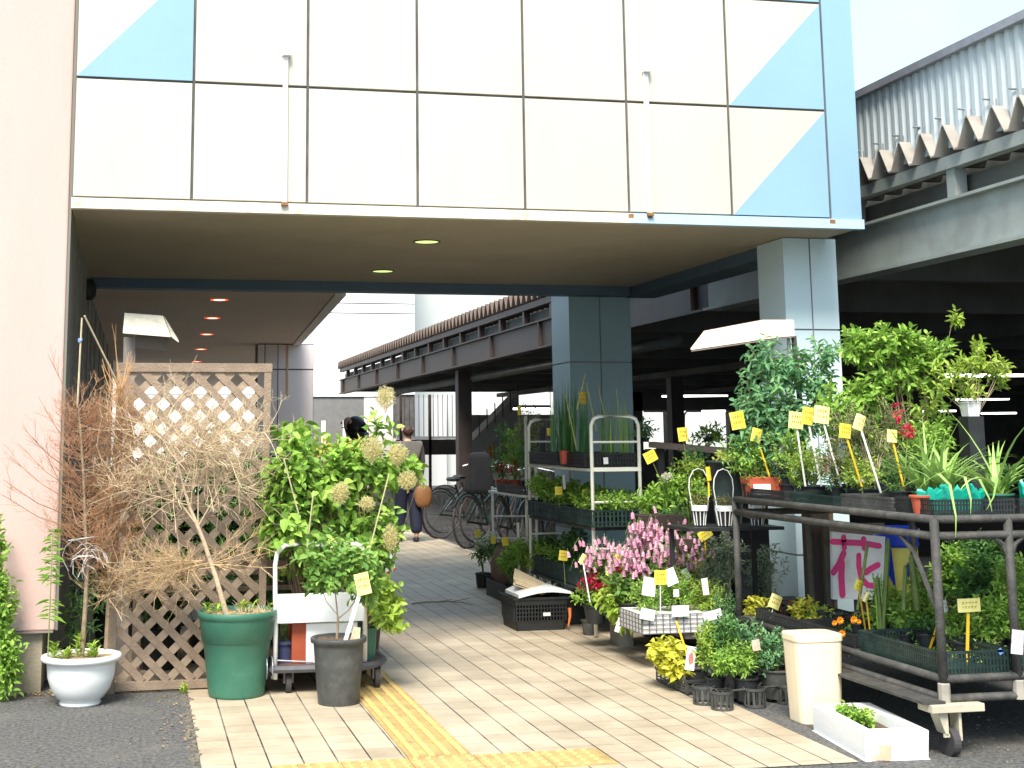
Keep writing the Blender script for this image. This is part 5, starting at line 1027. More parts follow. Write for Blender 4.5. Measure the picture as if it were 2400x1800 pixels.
b2 = MB(); 
stroke(b, [ZK(512,440),ZK(518,540)], 14); stroke(b, [ZK(700,455),ZK(708,545)], 14)
stroke(b, [ZK(512,590),ZK(470,690),ZK(415,770)], 16); stroke(b, [ZK(495,680),ZK(490,820),ZK(500,980)], 17)
stroke(b, [ZK(655,610),ZK(655,720),ZK(680,830),ZK(740,890),ZK(830,900)], 14); stroke(b, [ZK(835,700),ZK(770,735),ZK(720,770)], 15)
b.build('painted_character', m_pk, t)
MB().box((4.2,8.055,0),(4.24,8.09,.86)).build('post', mat('old_post', (.10,.08,.06), .8), t); MB().box((4.24,8.053,.80),(4.62,8.065,.87)).build('header_board', m_wood, t)
# dark timber posts between sign and rack
t = thing('timber_post', 'dark square timber post between the blue column and the painted sign', 'post', (4.2,8.1,0)); p, q = PY(1895,1200,8.1), PY(1948,1200,8.1); MB().box((p.x,8.1,0),(q.x,8.2,1.0)).build('post', mat('dark_timber', (.07,.055,.045), .8, .3, 6, .3, 60, stretch=(3,3,.6)), t)
MB().box((q.x-.02,8.085,0),(q.x+.005,8.10,.98)).build('edge_batten', m_wood, t)
# blue and yellow bin
t = thing('drum_bin', 'yellow bin with a blue lid and dark arrow marks behind the rack', 'bin', (4.7,8.1,0)); Y = 8.1; a_, c_ = PY(2078,1235,Y), PY(2172,1235,Y); cx_ = (a_.x+c_.x)/2; r_ = (c_.x-a_.x)/2; zt2, zl2 = PY(2120,1237,Y).z, PY(2120,1284,Y).z
MB().lathe([(.001,0),(r_*1.08,0),(r_*.93,zl2)], (cx_,Y+r_,0), 32).build('body', mat('bin_yellow', (.82,.70,.16), .45, .05, 8), t, smooth=True)
MB().lathe([(r_*.93,zl2),(r_*1.0,zl2),(r_*1.02,zl2+.02),(r_*.98,zl2+.03),(r_*.97,zt2-.01),(r_*.9,zt2),(.001,zt2+.005)], (cx_,Y+r_,0), 32).build('lid', mat('bin_blue', (.015,.06,.55), .35, .1, 8), t, smooth=True)
b = MB(); rr_ = r_*.975
def onbin(px_, py_, extra=.004):
    p = PY(px_, py_, Y+.03); u = max(-.98,min(.98,(p.x-cx_)/(rr_))); return Vector((p.x, Y+r_-math.sqrt(max(0,(rr_+extra)**2-(p.x-cx_)**2)), p.z))
for q in ([(2126,1306),(2134,1290),(2150,1308),(2148,1318),(2134,1300),(2128,1312)],[(2128,1318),(2136,1318),(2136,1348),(2129,1348)],[(2118,1326),(2124,1314),(2127,1345),(2118,1372)],[(2148,1373),(2155,1372),(2157,1392),(2150,1392)]): b.quad([onbin(x,y,.006) for x,y in q])
b.build('arrow_mark', mat('bin_ink', (.02,.03,.18), .5), t); b = MB(); b.quad([onbin(x,y,.006) for x,y in ((2078,1286),(2090,1287),(2100,1385),(2080,1385))]); b.build('blue_band', MC['bin_blue'], t)
b = MB(); c = (2157,1247); n = 14; ring = [(c[0]+11*math.cos(6.283*i/n), c[1]+8*math.sin(6.283*i/n)) for i in range(n)]; rin = [(c[0]+7*math.cos(6.283*i/n), c[1]+5*math.sin(6.283*i/n)) for i in range(n)]
for i in range(n): j = (i+1)%n; b.quad([onbin(*ring[i],.012),onbin(*ring[j],.012),onbin(*rin[j],.012),onbin(*rin[i],.012)])
b.build('round_mark', m_card, t)
# things in the gloom behind the rack
R.seed(77)
for i,(px_,Y,py_,rx,ry,n,l) in enumerate(((1790,8.6,1330,60,80,60,'grey twiggy plants in the gloom left of the blue column'),(1700,9.0,1300,60,70,60,'dim fine leaved plants behind the pipe rack'),(2280,8.6,1300,80,60,60,'dim dark bushes behind the right end of the rack'))):
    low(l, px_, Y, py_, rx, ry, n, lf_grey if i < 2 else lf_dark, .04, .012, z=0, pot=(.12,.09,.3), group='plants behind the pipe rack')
t = thing('back_bench', 'dark bench with black planter boxes behind the pipe rack', 'bench', (4.6,8.7,0)); MB().box((3.8,8.5,.33),(4.30,8.7,.36)).build('top', m_black, t); MB().box((4.9,9.3,.33),(6.6,9.7,.50)).build('planter', m_black, t); MB().box((3.85,8.52,0),(3.9,8.57,.33)).build('leg', m_black, t)
MB().box((4.95,9.35,0),(5.0,9.4,.33)).build('leg', m_black, t)
RACK = False
# ================= cream bin, foam box, floor trays =================
p, q = PZ(1895,1725), PZ(1995,1705); bx_, by_ = 3.36, 6.62
t = thing('cream_bin', 'tall cream plastic bin with a lid beside the foam box', 'bin', (bx_,by_,0)); wt = .133
for nm, z0_, z1_, w0, w1 in (('body',0,.395,.112,.128),('lid',.395,.432,wt,wt)):
    n = 28; vs = []
    for z, w in ((z0_,w0),(z1_,w1)):
        for j in range(n): a = 2*math.pi*j/n; c_, s_ = math.cos(a), math.sin(a); e = .45; vs.append((bx_+w*math.copysign(abs(c_)**e,c_), by_+w*.85*math.copysign(abs(s_)**e,s_), z))
    MB().add(vs, [tuple(range(n))[::-1], tuple(range(n,2*n))]+[(j,(j+1)%n,(j+1)%n+n,j+n) for j in range(n)]).build(nm, mat('cream_plastic', (.78,.66,.46), .4, .03, 4, dirt=(.6,.45,.28), dscale=5, damt=.3), t, bevel=.006)
# foam box with open top
t = thing('foam_planter', 'white foam box with small strawberry like leaves in front of the cream bin', 'foam box', (3.33,6.05,0))
A, B_, Cc = PZ(1903,1712), PZ(2030,1786), PZ(2182,1781); D = A+(Cc-B_); H_ = .125; wl = .045
def lerp2(u, v): return A*(1-u)*(1-v)+B_*u*(1-v)+Cc*u*v+D*(1-u)*v
out = [lerp2(0,0),lerp2(1,0),lerp2(1,1),lerp2(0,1)]; uu, vv = .14, .17; ins = [lerp2(uu*1.3,vv),lerp2(1-uu*.8,vv),lerp2(1-uu*.8,1-vv),lerp2(uu*1.3,1-vv)]
up_ = lambda v, h: Vector((v.x,v.y,h)); ctr = lerp2(.5,.5); o0 = [v.lerp(ctr,.03) for v in out]
vs = [up_(v,.001) for v in o0]+[up_(v,H_) for v in out]+[up_(v,H_) for v in ins]+[up_(v.lerp(ctr,.06),.06) for v in ins]
MB().add(vs, [(0,1,2,3)]+[(i,(i+1)%4,(i+1)%4+4,i+4) for i in range(4)]+[(i+4,(i+1)%4+4,(i+1)%4+8,i+8) for i in range(4)]+[(i+8,(i+1)%4+8,(i+1)%4+12,i+12) for i in range(4)]+[(12,13,14,15)]).build('box', m_foam, t, bevel=.006)
MB().quad([up_(v.lerp(ctr,.04),.075) for v in ins]).build('soil', m_soil, t)
b = MB(); d = (Cc-B_).normalized(); nrm = Vector((d.y,-d.x,0)).normalized()*(-1 if False else 1)
if nrm.y > 0: nrm = -nrm
def onf(px_, py_): q = PY(px_,py_,B_.y); f = (q.x-B_.x)/(Cc.x-B_.x); p = B_.lerp(Cc,f); return Vector((q.x, p.y-.0035, q.z))
b.quad([onf(x,y) for x,y in ((2058,1745),(2086,1745),(2084,1782),(2038,1779),(2060,1764))]); b.build('tape_patch', mat('salmon_tape', (.78,.42,.28), .7, .12, 20), t)
lb, sb = MB(), MB(); c = lerp2(.42,.5); sprigs(lb, sb, (c.x,c.y,.07), [((c.x,c.y+.02,.105),(.06,.14,.03),46),((c.x-.03,c.y+.10,.12),(.03,.05,.03),14)], .03,.024, 5,.04, 0, .5, sr=.0012); lb.build('foliage', lf_mid, t); sb.build('stem', m_stem, t)
price_tag('small yellow card on a short stake in the foam box', (2012,1718), (2028,1674), lerp2(.3,.4).y, 32, 26, m_ytag2, m_card, 22, .006)
# coleus tray on tiles
R.seed(81)
tq = thing('plant_crate', 'low grey black crate holding the yellow coleus on the tiles', 'crate', (3.0,7.6,0)); 
bb = MB(); p0_, p1_, p2_ = PZ(1540,1598), PZ(1597,1632), PZ(1660,1628); 
x0_, y0_ = 2.985, 7.38; W_, D_, H2 = .235, .48, .085
for nm, zs_ in (('rim',(H2-.014,H2)),('base',(0.004,.012))): 
    b = MB()
    if nm == 'rim':
        for (ax,ay,cx1,cy1) in ((x0_,y0_,x0_+W_,y0_+.012),(x0_,y0_+D_-.012,x0_+W_,y0_+D_),(x0_,y0_+.012,x0_+.012,y0_+D_-.012),(x0_+W_-.012,y0_+.012,x0_+W_,y0_+D_-.012)): b.box((ax,ay,zs_[0]),(cx1,cy1,zs_[1]))
    else: b.box((x0_+.01,y0_+.01,.004),(x0_+W_-.01,y0_+D_-.01,.012))
    b.build(nm, m_greyb, tq)
b = MB()
for z in (.018,.034,.05): b.box((x0_+.003,y0_+.003,z),(x0_+W_-.003,y0_+.008,z+.007)); b.box((x0_+.003,y0_+.008,z),(x0_+.008,y0_+D_-.01,z+.007))
for i in range(8): b.box((x0_+.0025,y0_+.01+i*.064,.012),(x0_+.0085,y0_+.022+i*.064,H2-.014))
for i in range(4): b.box((x0_+.002+i*.07,y0_+.0025,.012),(x0_+.014+i*.07,y0_+.0085,H2-.014))
b.box((x0_+W_-.006,y0_+.01,.012),(x0_+W_-.003,y0_+D_-.012,H2-.014)); b.build('lattice', m_greyb, tq)
shrub('mound of bright yellow lime coleus in the low crate', 'potted plant', 1612, 7.66, .02, (.07,.06,.09), m_black, [blb(1565,1535,36,30,50,7.62,.08),blb(1580,1570,28,24,30,7.55,.07),blb(1550,1530,24,22,22,7.7,.07)], lf_yel, .05,.038, 5,.05, 8, name='potted_plant', sm=m_stem, up=.7)
t = card('white card with a red flower picture on a long yellow stake', (1619,1543), 7.2, 24, 56, -10, m_card, blot=mat('red_blot', (.75,.18,.16), .6, .2, 30)); MB().tube([PY(1585,1455,7.25),PY(1612,1540,7.21)], .006, 5).build('stake', m_ystk, t)
# black interconnected round pot tray
t = thing('pot_carrier', 'black carrier tray of joined round cups in front of the green plants', 'tray', (3.2,7.1,0)); b = MB(); cups = []
for (px_,py_,Y) in ((1650,1640,7.14),(1693,1655,6.98),(1770,1655,7.02),(1845,1645,7.08),(1720,1630,7.28),(1800,1630,7.30),(1868,1625,7.30)):
    c = PY(px_,py_,Y); cups.append((c.x,Y)); r_ = .058
    MB().lathe([(r_-.006,.0),(r_,.0),(r_,.012),(r_-.004,.013)], (c.x,Y,.004), 20).build('cup_base', m_greyb, t)
    g2 = MB(); 
    for k in range(12): a = k*.5236; x, y = c.x+(r_-.002)*math.cos(a), Y+(r_-.002)*math.sin(a); g2.box((x-.006,y-.002,.015),(x+.006,y+.002,.088), rz=a+math.pi/2)
    g2.build('cup_rib', m_greyb, t); MB().lathe([(r_-.004,.088),(r_+.004,.088),(r_+.004,.100),(r_-.004,.100)], (c.x,Y,0), 20).build('cup_rim', m_greyb, t)
a = cups; hb = MB()
for i,j in ((0,1),(1,2),(2,3),(0,4),(4,5),(5,6),(3,6),(1,4),(2,5)):
    p, q = Vector((*a[i],.094)), Vector((*a[j],.094)); hb.tube([p.lerp(q,.25),p.lerp(q,.75)], .006, 4)
hb.build('link_bar', m_greyb, t)
for px_, Y, pz, l, lm, bl_, pr in ((1690,7.22,.02,'airy dark green plant with lime shoots, left in the black carrier',lf_dark,[blb(1690,1500,50,50,70,7.22,.09),blb(1660,1530,30,40,24,7.2,.07),blb(1700,1470,40,34,40,7.25,.08)],(.075,.06,.14)),
   (1725,7.10,.02,'low bushy bright green plant in the middle of the black carrier',lf_mid,[blb(1730,1545,60,36,90,7.08,.08),blb(1690,1560,30,24,26,7.05,.06)],(.06,.05,.12)),
   (1795,7.14,.02,'grey green fine leaved plant with white speckles at the right of the carrier',lf_blue,[blb(1790,1530,44,46,80,7.14,.08),blb(1820,1510,30,40,30,7.15,.07),blb(1750,1490,40,40,34,7.2,.08)],(.085,.07,.15)),
   (1655,7.20,.02,'yellow variegated leafy plant at the left of the carrier',lf_lime,[blb(1652,1520,22,44,30,7.15,.05),blb(1660,1480,20,24,12,7.2,.05)],(.05,.04,.11))):
    shrub(l, 'potted plant', px_, Y, pz, pr, m_greyb if pr[0] > .07 else m_black, bl_, lm, .03,.013, 7,.06, 10, name='potted_plant', sm=m_stem, up=.7)
card('small salmon flower card among the plants of the carrier', (1772,1512), 7.0, 20, 26, 6, mat('salmon_card', (.8,.45,.36), .6, .4, 60))
# ================= middle right: floor rows, pink flowers, white racks =================
R.seed(91)
# low bench for the pink flowers
t = thing('low_bench', 'low dark board bench on grey blocks under the pink flowers', 'bench', (3.5,9,0)); 
MB().hexa([(3.22,9.35,.19),(3.30,8.15,.19),(3.95,8.15,.19),(3.95,9.6,.19),(3.22,9.35,.225),(3.30,8.15,.225),(3.95,8.15,.225),(3.95,9.6,.225)]).build('board', mat('dark_board', (.06,.05,.045), .8, .3), t)
MB().box((3.235,9.16,0),(3.33,9.36,.19)).build('block', mat('grey_block', (.30,.28,.24), .9, .2, 8, .4, 60), t); MB().box((3.7,8.3,0),(3.8,8.5,.19)).build('block', MC['grey_block'], t)
zb = .226
# pink bellflowers
def bells(groups):
    def f(t):
        for pts in groups:
            b = MB(); st = MB()
            for (x,y,Y) in pts:
                c = PY(x,y,Y); L = U(.034,.05); r = U(.010,.014); tilt = Vector((U(-.35,.35),U(-.3,.1),-1)).normalized(); a = tilt.cross(Vector((1,0,0))).normalized(); e = tilt.cross(a); vs = []; n = 6
                for (rr_,tt) in ((.25,0),(.8,.2),(1.0,.6),(.9,.85),(1.2,1)):
                    for k in range(n): th = k*6.283/n; vs.append(c+tilt*L*tt+(a*math.cos(th)+e*math.sin(th))*r*rr_)
                b.add(vs, [(i*n+j,i*n+(j+1)%n,(i+1)*n+(j+1)%n,(i+1)*n+j) for i in range(4) for j in range(n)])
                st.tube([c, c+Vector((U(-.01,.01),.01,.02)), c+Vector((U(-.04,.04),.03,-.06))], .0012, 3)
            o = b.build('flower_cluster', m_petp, t); st.build('flower_stalks', m_stem, o)
    return f
def scat(n, px_, py_, rx, ry, Y, dy=.08): return [(px_+R.gauss(0,.5)*rx, py_+R.gauss(0,.45)*ry, Y+U(-dy,dy)) for _ in range(n)]
for (px_,Y,bl_,fl_,l) in ((1420,9.1,[blb(1420,1330,45,30,50,9.1,.08)],[(1400,1290,45,26,16),(1385,1310,20,20,5)],'pink bellflowers at the left end of the low bench'),
  (1500,9.0,[blb(1500,1330,50,46,70,9.0,.09)],[(1495,1285,40,22,22),(1480,1320,30,14,6)],'pink bellflowers second from the left on the low bench'),
  (1560,8.9,[blb(1570,1310,55,50,80,8.9,.1)],[(1540,1245,60,26,34),(1500,1250,26,20,8)],'tallest clump of pink bellflowers on the low bench'),
  (1465,8.75,[blb(1470,1370,44,34,50,8.75,.08)],[(1465,1300,44,26,18),(1500,1330,30,18,6)],'pink bellflowers in front, just left of the white crate'),
  (1590,8.7,[blb(1600,1340,44,34,60,8.7,.08)],[(1575,1290,50,26,24),(1620,1320,30,16,6)],'pink bellflowers in front, above the white crate'),
  (1625,8.9,[blb(1620,1310,40,50,50,8.9,.1)],[(1615,1285,34,30,22),(1640,1320,20,30,6),(1630,1235,30,20,8)],'pink bellflowers at the right end by the yellow tag')):
    pts = [scat(int(f_[4]*2.4), f_[0], f_[1], f_[2]*1.2, f_[3]*1.4, Y-.06) for f_ in fl_]
    shrub(l, 'potted flowers', px_, Y, zb, (.08,.065,.12), m_black, bl_, LG('leaf_soft', [(.12,.24,.05),(.20,.34,.08),(.30,.46,.12)]), .045,.028, 5,.08, 10, name='potted_flowers', sm=m_stem, flowers=bells(pts), group='pink bellflowers')
# crimson flowers
def blooms(px_, py_, rx, ry, Y, n, m, L=.024, nm='petals'):
    def f(t):
        b = MB()
        for i in range(n):
            p, v = inell(PY(px_,py_,Y), (rx*Y/3240,.06,ry*Y/3240), .5)
            for k in range(4): b.leaf(p, rnd_unit()+Vector((0,-.4,.4)), Vector((0,0,1)), L*U(.7,1.2), L*.7)
        b.build(nm, m, t)
    return f
shrub('crimson and red flowers in a black pot left of the bellflowers', 'potted flowers', 1385, 9.15, zb-.06, (.08,.06,.12), m_black, [blb(1390,1400,50,30,60,9.15,.08)], lf_mid, .035,.018, 6,.06, 8, name='potted_flowers', sm=m_stem, flowers=blooms(1395,1368,42,30,9.08,90,m_petr))
shrub('small crimson flowers just under the middle yellow tag', 'potted flowers', 1470, 8.9, zb, (.06,.05,.1), m_black, [blb(1470,1360,30,30,30,8.9,.06)], lf_mid, .035,.02, 6,.06, 6, name='potted_flowers', sm=m_stem, flowers=blooms(1465,1337,24,12,8.8,26,m_petr))
shrub('soft broad leaved plant drooping over the bench edge', 'potted plant', 1450, 8.85, zb, (.07,.05,.1), m_black, [blb(1440,1400,40,40,34,8.8,.08),blb(1460,1440,30,30,14,8.75,.05),blb(1465,1455,14,14,4,8.7,.03)], lf_lime, .055,.04, 5,.08, 8, name='potted_plant', sm=m_stem, droop=.5)
shrub('silver leaved shrub right of the bellflowers', 'potted shrub', 1690, 8.5, zb, (.08,.06,.1), m_black, [blb(1680,1330,40,60,70,8.5,.1),blb(1650,1390,40,40,40,8.5,.1)], lf_grey, .035,.010, 8,.09, 10, sm=m_stem)
# white basket crate
t = thing('white_crate', 'white plastic lattice crate full of green herbs and white cards', 'crate', (3.65,8.2,zb)); x0_, x1_ = PY(1497,1470,8.2).x, PY(1690,1470,8.2).x; y0_, y1_ = 8.14, 8.55; zc0, zc1 = PY(1600,1500,8.14).z, PY(1600,1438,8.14).z
zc0 = max(zc0, zb+.002)
m_lat = mat('grey_lattice', (.16,.15,.14), .6, .2, 9)
MB().box((x0_+.004,y0_+.005,zc0),(x1_-.004,y1_,zc1-.004)).build('liner', m_card, t)
b = MB(); n = 13
for i in range(n): x = x0_+(x1_-x0_-.006)*i/(n-1); b.box((x,y0_-.002,zc0),(x+.006,y0_+.0045,zc1))
for i in range(5): z = zc0+(zc1-zc0-.006)*i/4; b.box((x0_,y0_-.0035,z),(x1_,y0_-.0025,z+.006))
for i in range(8): y = y0_+.005+(y1_-y0_-.03)*i/7; b.box((x0_-.002,y,zc0),(x0_+.0035,y+.006,zc1))
for i in range(5): z = zc0+(zc1-zc0-.006)*i/4; b.box((x0_-.0035,y0_,z),(x0_-.0025,y1_,z+.006))
b.build('lattice', m_lat, t)
for (px_,py_,w,h,an,l) in ((1518,1440,36,26,-12,'white folded card at the left of the white crate'),(1595,1432,44,26,0,'white rounded card in the middle of the white crate'),(1670,1442,48,22,12,'white torn card at the right of the white crate')): card(l, (px_,py_), 8.11, w, h, an, m_foam)
for (px_,Y,bl_,l,lm) in ((1520,8.35,[blb(1520,1400,50,40,90,8.35,.1)],'fine green herb at the left of the white crate',lf_mid),(1580,8.3,[blb(1585,1385,50,50,110,8.3,.1)],'fine green herb in the middle of the white crate',lf_mid),(1650,8.3,[blb(1650,1400,50,46,100,8.3,.1)],'fine light green herb at the right of the white crate',lf_lime),(1600,8.6,[blb(1610,1350,70,34,80,8.6,.1)],'yellowish herb behind the white crate',lf_tips),(1700,8.2,[blb(1700,1430,30,50,50,8.2,.08)],'dim green herb right of the white crate',lf_blue)):
    shrub(l, 'potted plant', px_, Y, zc0+.003 if Y < 8.55 else zb, (.05,.04,.06), m_black, bl_, lm, .026,.009, 8,.07, 12, name='potted_plant', sm=m_stem, up=.8)
for c, Y, w, h, an, l in (((1522,1375),8.1,34,44,-10,'white and pink picture card above the left of the white crate'),((1653,1375),8.15,16,40,6,'narrow white label at the right of the crate'),((1572,1352),8.2,30,40,20,'white crumpled label beside the square yellow tag'),((1585,1390),8.1,14,18,0,'tiny white label in the middle of the herbs'),((1608,1345),8.5,16,26,30,'small white label behind the crate'),((1450,1465),8.6,12,34,-20,'white ribbon label hanging below the bench edge')): card(l, c, Y, w, h, an)
for a, c, Y, w, h, m, s_, an, l, sw in (((1485,1390),(1450,1312),8.8,20,30,m_ytag,m_ystk,-8,'bright yellow tag on twin orange stakes among the bellflowers',.008),((1548,1440),(1548,1353),8.05,32,34,m_ytag,m_card,-2,'square yellow tag above the white crate',.006),((1655,1330),(1652,1252),8.6,36,24,m_ytag,m_ystk,30,'curled yellow tag at the right of the bellflowers',.008),((1383,1412),(1365,1310),8.9,12,24,m_ytag2,m_card,-30,'folded pale yellow tag on a white leaning stake by the crimson flowers',.008),
   ((1325,1370),(1320,1302),10.1,22,24,m_ytag,m_stem,-8,'yellow tag with orange writing above the floor planters',.004),((1120,1290),(1120,1250),12.8,14,18,m_ytag,m_stem,0,'leftmost small yellow tag above the white flowers',.004),((1158,1300),(1156,1265),12.2,12,18,m_ytag,m_stem,0,'small yellow tag second from left on the floor row',.004),((1185,1310),(1184,1269),11.9,16,20,m_ytag,m_stem,4,'small yellow tag third from left on the floor row',.004),
   ((1312,1190),(1309,1150),10.2,18,20,m_ytag,m_stem,2,'left yellow tag in the seedling shelf',.003),((1374,1195),(1373,1158),10.0,20,22,m_ytag,m_stem,-5,'right yellow tag in the seedling shelf',.003),((1366,1000),(1365,933),10.5,18,30,mat('orange_yellow_card',(.85,.48,.03),.6),m_stem,6,'orange yellow tag in front of the far blue column',.003),((1282,1050),(1288,1012),10.8,14,18,m_ytag,m_stem,0,'pale yellow tag left of the reeds',.003),((1216,985),(1217,962),11.5,10,22,m_ytag,m_stem,5,'thin yellow tag at the top of the farther white rack',.003)):
    price_tag(l, a, c, Y, w, h, m, s_, an, sw)
# ---- tube rack with rounded top
wr = thing('tubular_rack', 'cream tubular shelf rack with a rounded top carrying trays and reeds', 'plant rack', (3.4,10.3,0)); m_ct = mat('cream_tube', (.88,.85,.72), .45, .08, 6)
xa, xb, yn, yf = 3.212, 3.575, 9.6, 11.25
for y in (yn, yf):
    tp_ = [(xa,y,.02),(xa,y,1.50),(xa+.02,y,1.545),(xa+.06,y,1.565),(xb-.06,y,1.565),(xb-.02,y,1.545),(xb,y,1.50),(xb,y,.02)]; MB().tube(tp_, .014, 8).build('end_frame', m_ct, wr, smooth=True)
    for z in (1.38,1.175,.95,.62): MB().tube([(xa,y,z),(xb,y,z)], .009, 6).build('cross_bar', m_ct, wr)
for z in (1.17,.75,.30):
    b = MB(); b.box((xa-.01,yn-.012,z),(xb+.01,yn+.012,z+.028)); b.box((xa-.01,yn+.012,z),(xa+.012,yf,z+.02)); b.box((xb-.012,yn+.012,z),(xb+.01,yf,z+.02)); b.box((xa-.01,yf,z),(xb+.01,yf+.02,z+.028)); b.box((xa+.012,yn+.012,z+.002),(xb-.012,yf,z+.008)); b.build('shelf', m_ct if z > 1 else m_greyb, wr)
tray('black slatted tray of reeds at the near end of the top shelf', xa-.04, 9.65, 1.20, .44, .62, .10, m_black, gap=.022, group='trays on the cream rack')
tray('black slatted tray at the far end of the top shelf', xa-.04, 10.32, 1.20, .44, .80, .10, m_black, gap=.022, group='trays on the cream rack')
tray('deep dark green seedling tray at the near end of the middle shelf', xa-.04, 9.5, .78, .50, .80, .12, m_gtray, gap=.03, group='trays on the cream rack')
tray('deep dark green seedling tray at the far end of the middle shelf', xa-.04, 10.33, .78, .50, .85, .12, m_gtray, gap=.03, group='trays on the cream rack')
tray('long dark green planter tray on the bottom shelf', xa-.02, 9.6, .33, .46, 1.5, .13, m_gtray, gap=.03, group='trays on the cream rack')
R.seed(95)
def reeds(label, px_, Y, n, h, w, lm, spread=.06, z=1.22):
    x = PY(px_,1000,Y).x; t = thing('reed_plant', label, 'potted plant', (x,Y,z), 'reeds on the cream rack'); pot_prof(MB(), x, Y, z, .06,.05,.08,.004).build('pot', m_black, t); b = MB()
    for k in range(n): b.blade(Vector((x+U(-.05,.05),Y+U(-.05,.05),z+.07)), Vector((U(-spread,spread)*2.2,U(-spread,spread),1)), h*U(.7,1.05), w, U(0,.15), 4)
    b.build('leaves', lm, t); return t
reeds('dense green iris like blades at the left of the top shelf', 1308, 10.6, 46, .52, .015, lf_blue); reeds('taller dark green blades left of the middle on the top shelf', 1335, 10.3, 44, .56, .013, lf_dark); reeds('green blades behind the orange yellow tag', 1365, 10.2, 40, .50, .014, lf_blue); reeds('sparse green blades at the right of the top shelf', 1425, 9.9, 26, .42, .010, lf_mid); reeds('thin green blades inside the rounded end frame', 1465, 9.8, 22, .38, .008, lf_mid)
for i,(a,c) in enumerate((((1352,1055),(1325,925)),((1398,1010),(1375,900)),((1435,1055),(1402,905)),((1455,1050),(1445,910)),((1470,1050),(1464,940)),((1352,960),(1372,875)))):
    t = thing('spotted_stem', ['first','second','third','fourth','fifth','last'][i]+' pale flecked stem from the left above the reed tray', 'plant stem', PY(a[0],a[1],10.0), 'flecked stems above the reeds'); b = MB(); p, q = PY(a[0],a[1],10.0), PY(c[0],c[1],10.0); b.tube([p,q], [.005,.002], 5); 
    for k in range(8): b.leaf(p.lerp(q,U(.4,1)), rnd_unit(), Vector((0,0,1)), .018, .008)
    b.build('stem', lf_tips, t)
lb, sb = MB(), MB(); t = thing('seedlings', 'dense low green seedlings filling the middle shelf trays', 'seedlings', (3.4,10.3,.9)); sprigs(lb, sb, (3.4,10.3,.85), [((3.42,9.9,.94),(.25,.42,.07),420),((3.42,10.7,.96),(.25,.45,.09),330),((3.26,10.95,1.02),(.14,.22,.10),110)], .036,.018, 6,.06, 0, .8, sr=.001); lb.build('foliage', lf_mid, t); t['kind'] = 'stuff'
if 'category' in t: pass
for l, px_, py_ in (('small pink and white tags hanging from the top tray',1180+125,1070),): pass
for (px_,py_,Y,w,h,l) in ((1420,1080,9.62,12,16,'white square label on the near top tray'),(1322,1130,10.5,7,34,'white strip hanging below the top shelf'),(1305,1078,10.7,16,16,'white sticker on the top tray, left'),(1335,1082,10.3,16,12,'white sticker on the top tray, right'),(1285,1215,10.8,7,14,'small white sticker on the seedling tray, left'),(1316,1217,10.4,7,14,'small white sticker on the seedling tray, right')): card(l, (px_,py_), Y, w, h, 3)
b = thing('red_pot', 'small red pot among the reeds', 'plant pot', PY(1330,1065,10.3)); q = PY(1330,1065,10.25); pot_prof(MB(), 3.16, 10.1, 1.215, .035,.028,.10,.003).build('pot', m_terra, b)
# ---- farther rack
w2 = thing('tubular_rack', 'smaller cream rack farther back on the left with red flowered pots', 'plant rack', (3.2,12.2,0)); xa2, xb2, yn2, yf2 = PY(1232,1100,11.6).x-.14, PY(1232,1100,11.6).x+.0, 11.6, 13.2
xa2 = PY(1155,1100,12.9).x; xb2 = xa2+.02
for (px_,y0_,y1_,Y) in ((1154,1140,1260,13.0),(1232,975,1295,11.9),(1256,1080,1290,11.6),(1214,1225,1300,11.7)):
    p, q = PY(px_,y0_,Y), PY(px_+2,y1_,Y); MB().tube([p,(q.x,Y,.02)], .013, 8).build('post', m_ct, w2, smooth=True)
for (a,c) in (((1156,1210,13.0),(1232,1210,11.9)),((1156,1262,13.0),(1250,1262,11.7)),((1210,1283,11.7),(1262,1283,11.7)),((1154,1145,13.0),(1256,1150,11.6))): MB().tube([PY(*a),PY(*c)], .009, 6).build('cross_bar', m_ct, w2)
p, q = PY(1150,1150,12.8), PY(1262,1150,12.8); MB().box((p.x,11.7,p.z-.02),(q.x,12.9,p.z)).build('shelf', m_ct, w2); zz2 = p.z
tray('grey slatted tray on the farther cream rack', p.x, 11.75, zz2, .42, .8, .08, m_greyb, gap=.03); zz3 = zz2+.02
for (px_,Y,n,lm,l,fm) in ((1175,12.6,40,lf_dark,'dark plant with red flowers at the left of the farther rack',m_petr),(1205,12.4,40,lf_mid,'green plant with red flowers in the middle of the farther rack',m_petr),(1235,12.2,40,lf_dark,'dark green plant at the right of the farther rack',None)):
    shrub(l, 'potted plant', px_, Y, zz3, (.06,.05,.09), m_terra if fm else m_black, [blb(px_,1080,24,40,n,Y,.08),blb(px_+4,1030,18,46,n//2,Y,.07)], lm, .04,.018, 6,.08, 8, name='potted_plant', sm=m_stem, flowers=blooms(px_,1095,18,22,Y-.05,20,fm) if fm else None)
shrub('thin branched shrub with sparse leaves high at the farther rack', 'potted shrub', 1245, 12.3, zz3, (.07,.05,.1), m_black, [blb(1240,1000,34,50,60,12.3,.1)], LG('leaf_brown', [(.14,.12,.05),(.24,.20,.08),(.2,.24,.08)]), .03,.012, 7,.09, 12, sm=m_twig)
# terracotta jar
t = thing('clay_jar', 'brown clay jar in the gloom between the cream racks', 'jar', PY(1200,1250,12.2)); q = PY(1198,1250,12.2); MB().lathe([(.001,0),(.10,0),(.16,.18),(.17,.30),(.12,.42),(.09,.45),(.10,.47)], (q.x,12.3,0), 24).build('body', mat('clay', (.22,.14,.10), .7), t, smooth=True)
MB().box((q.x-.2,12.1,0),(q.x+.3,12.9,.0)).v
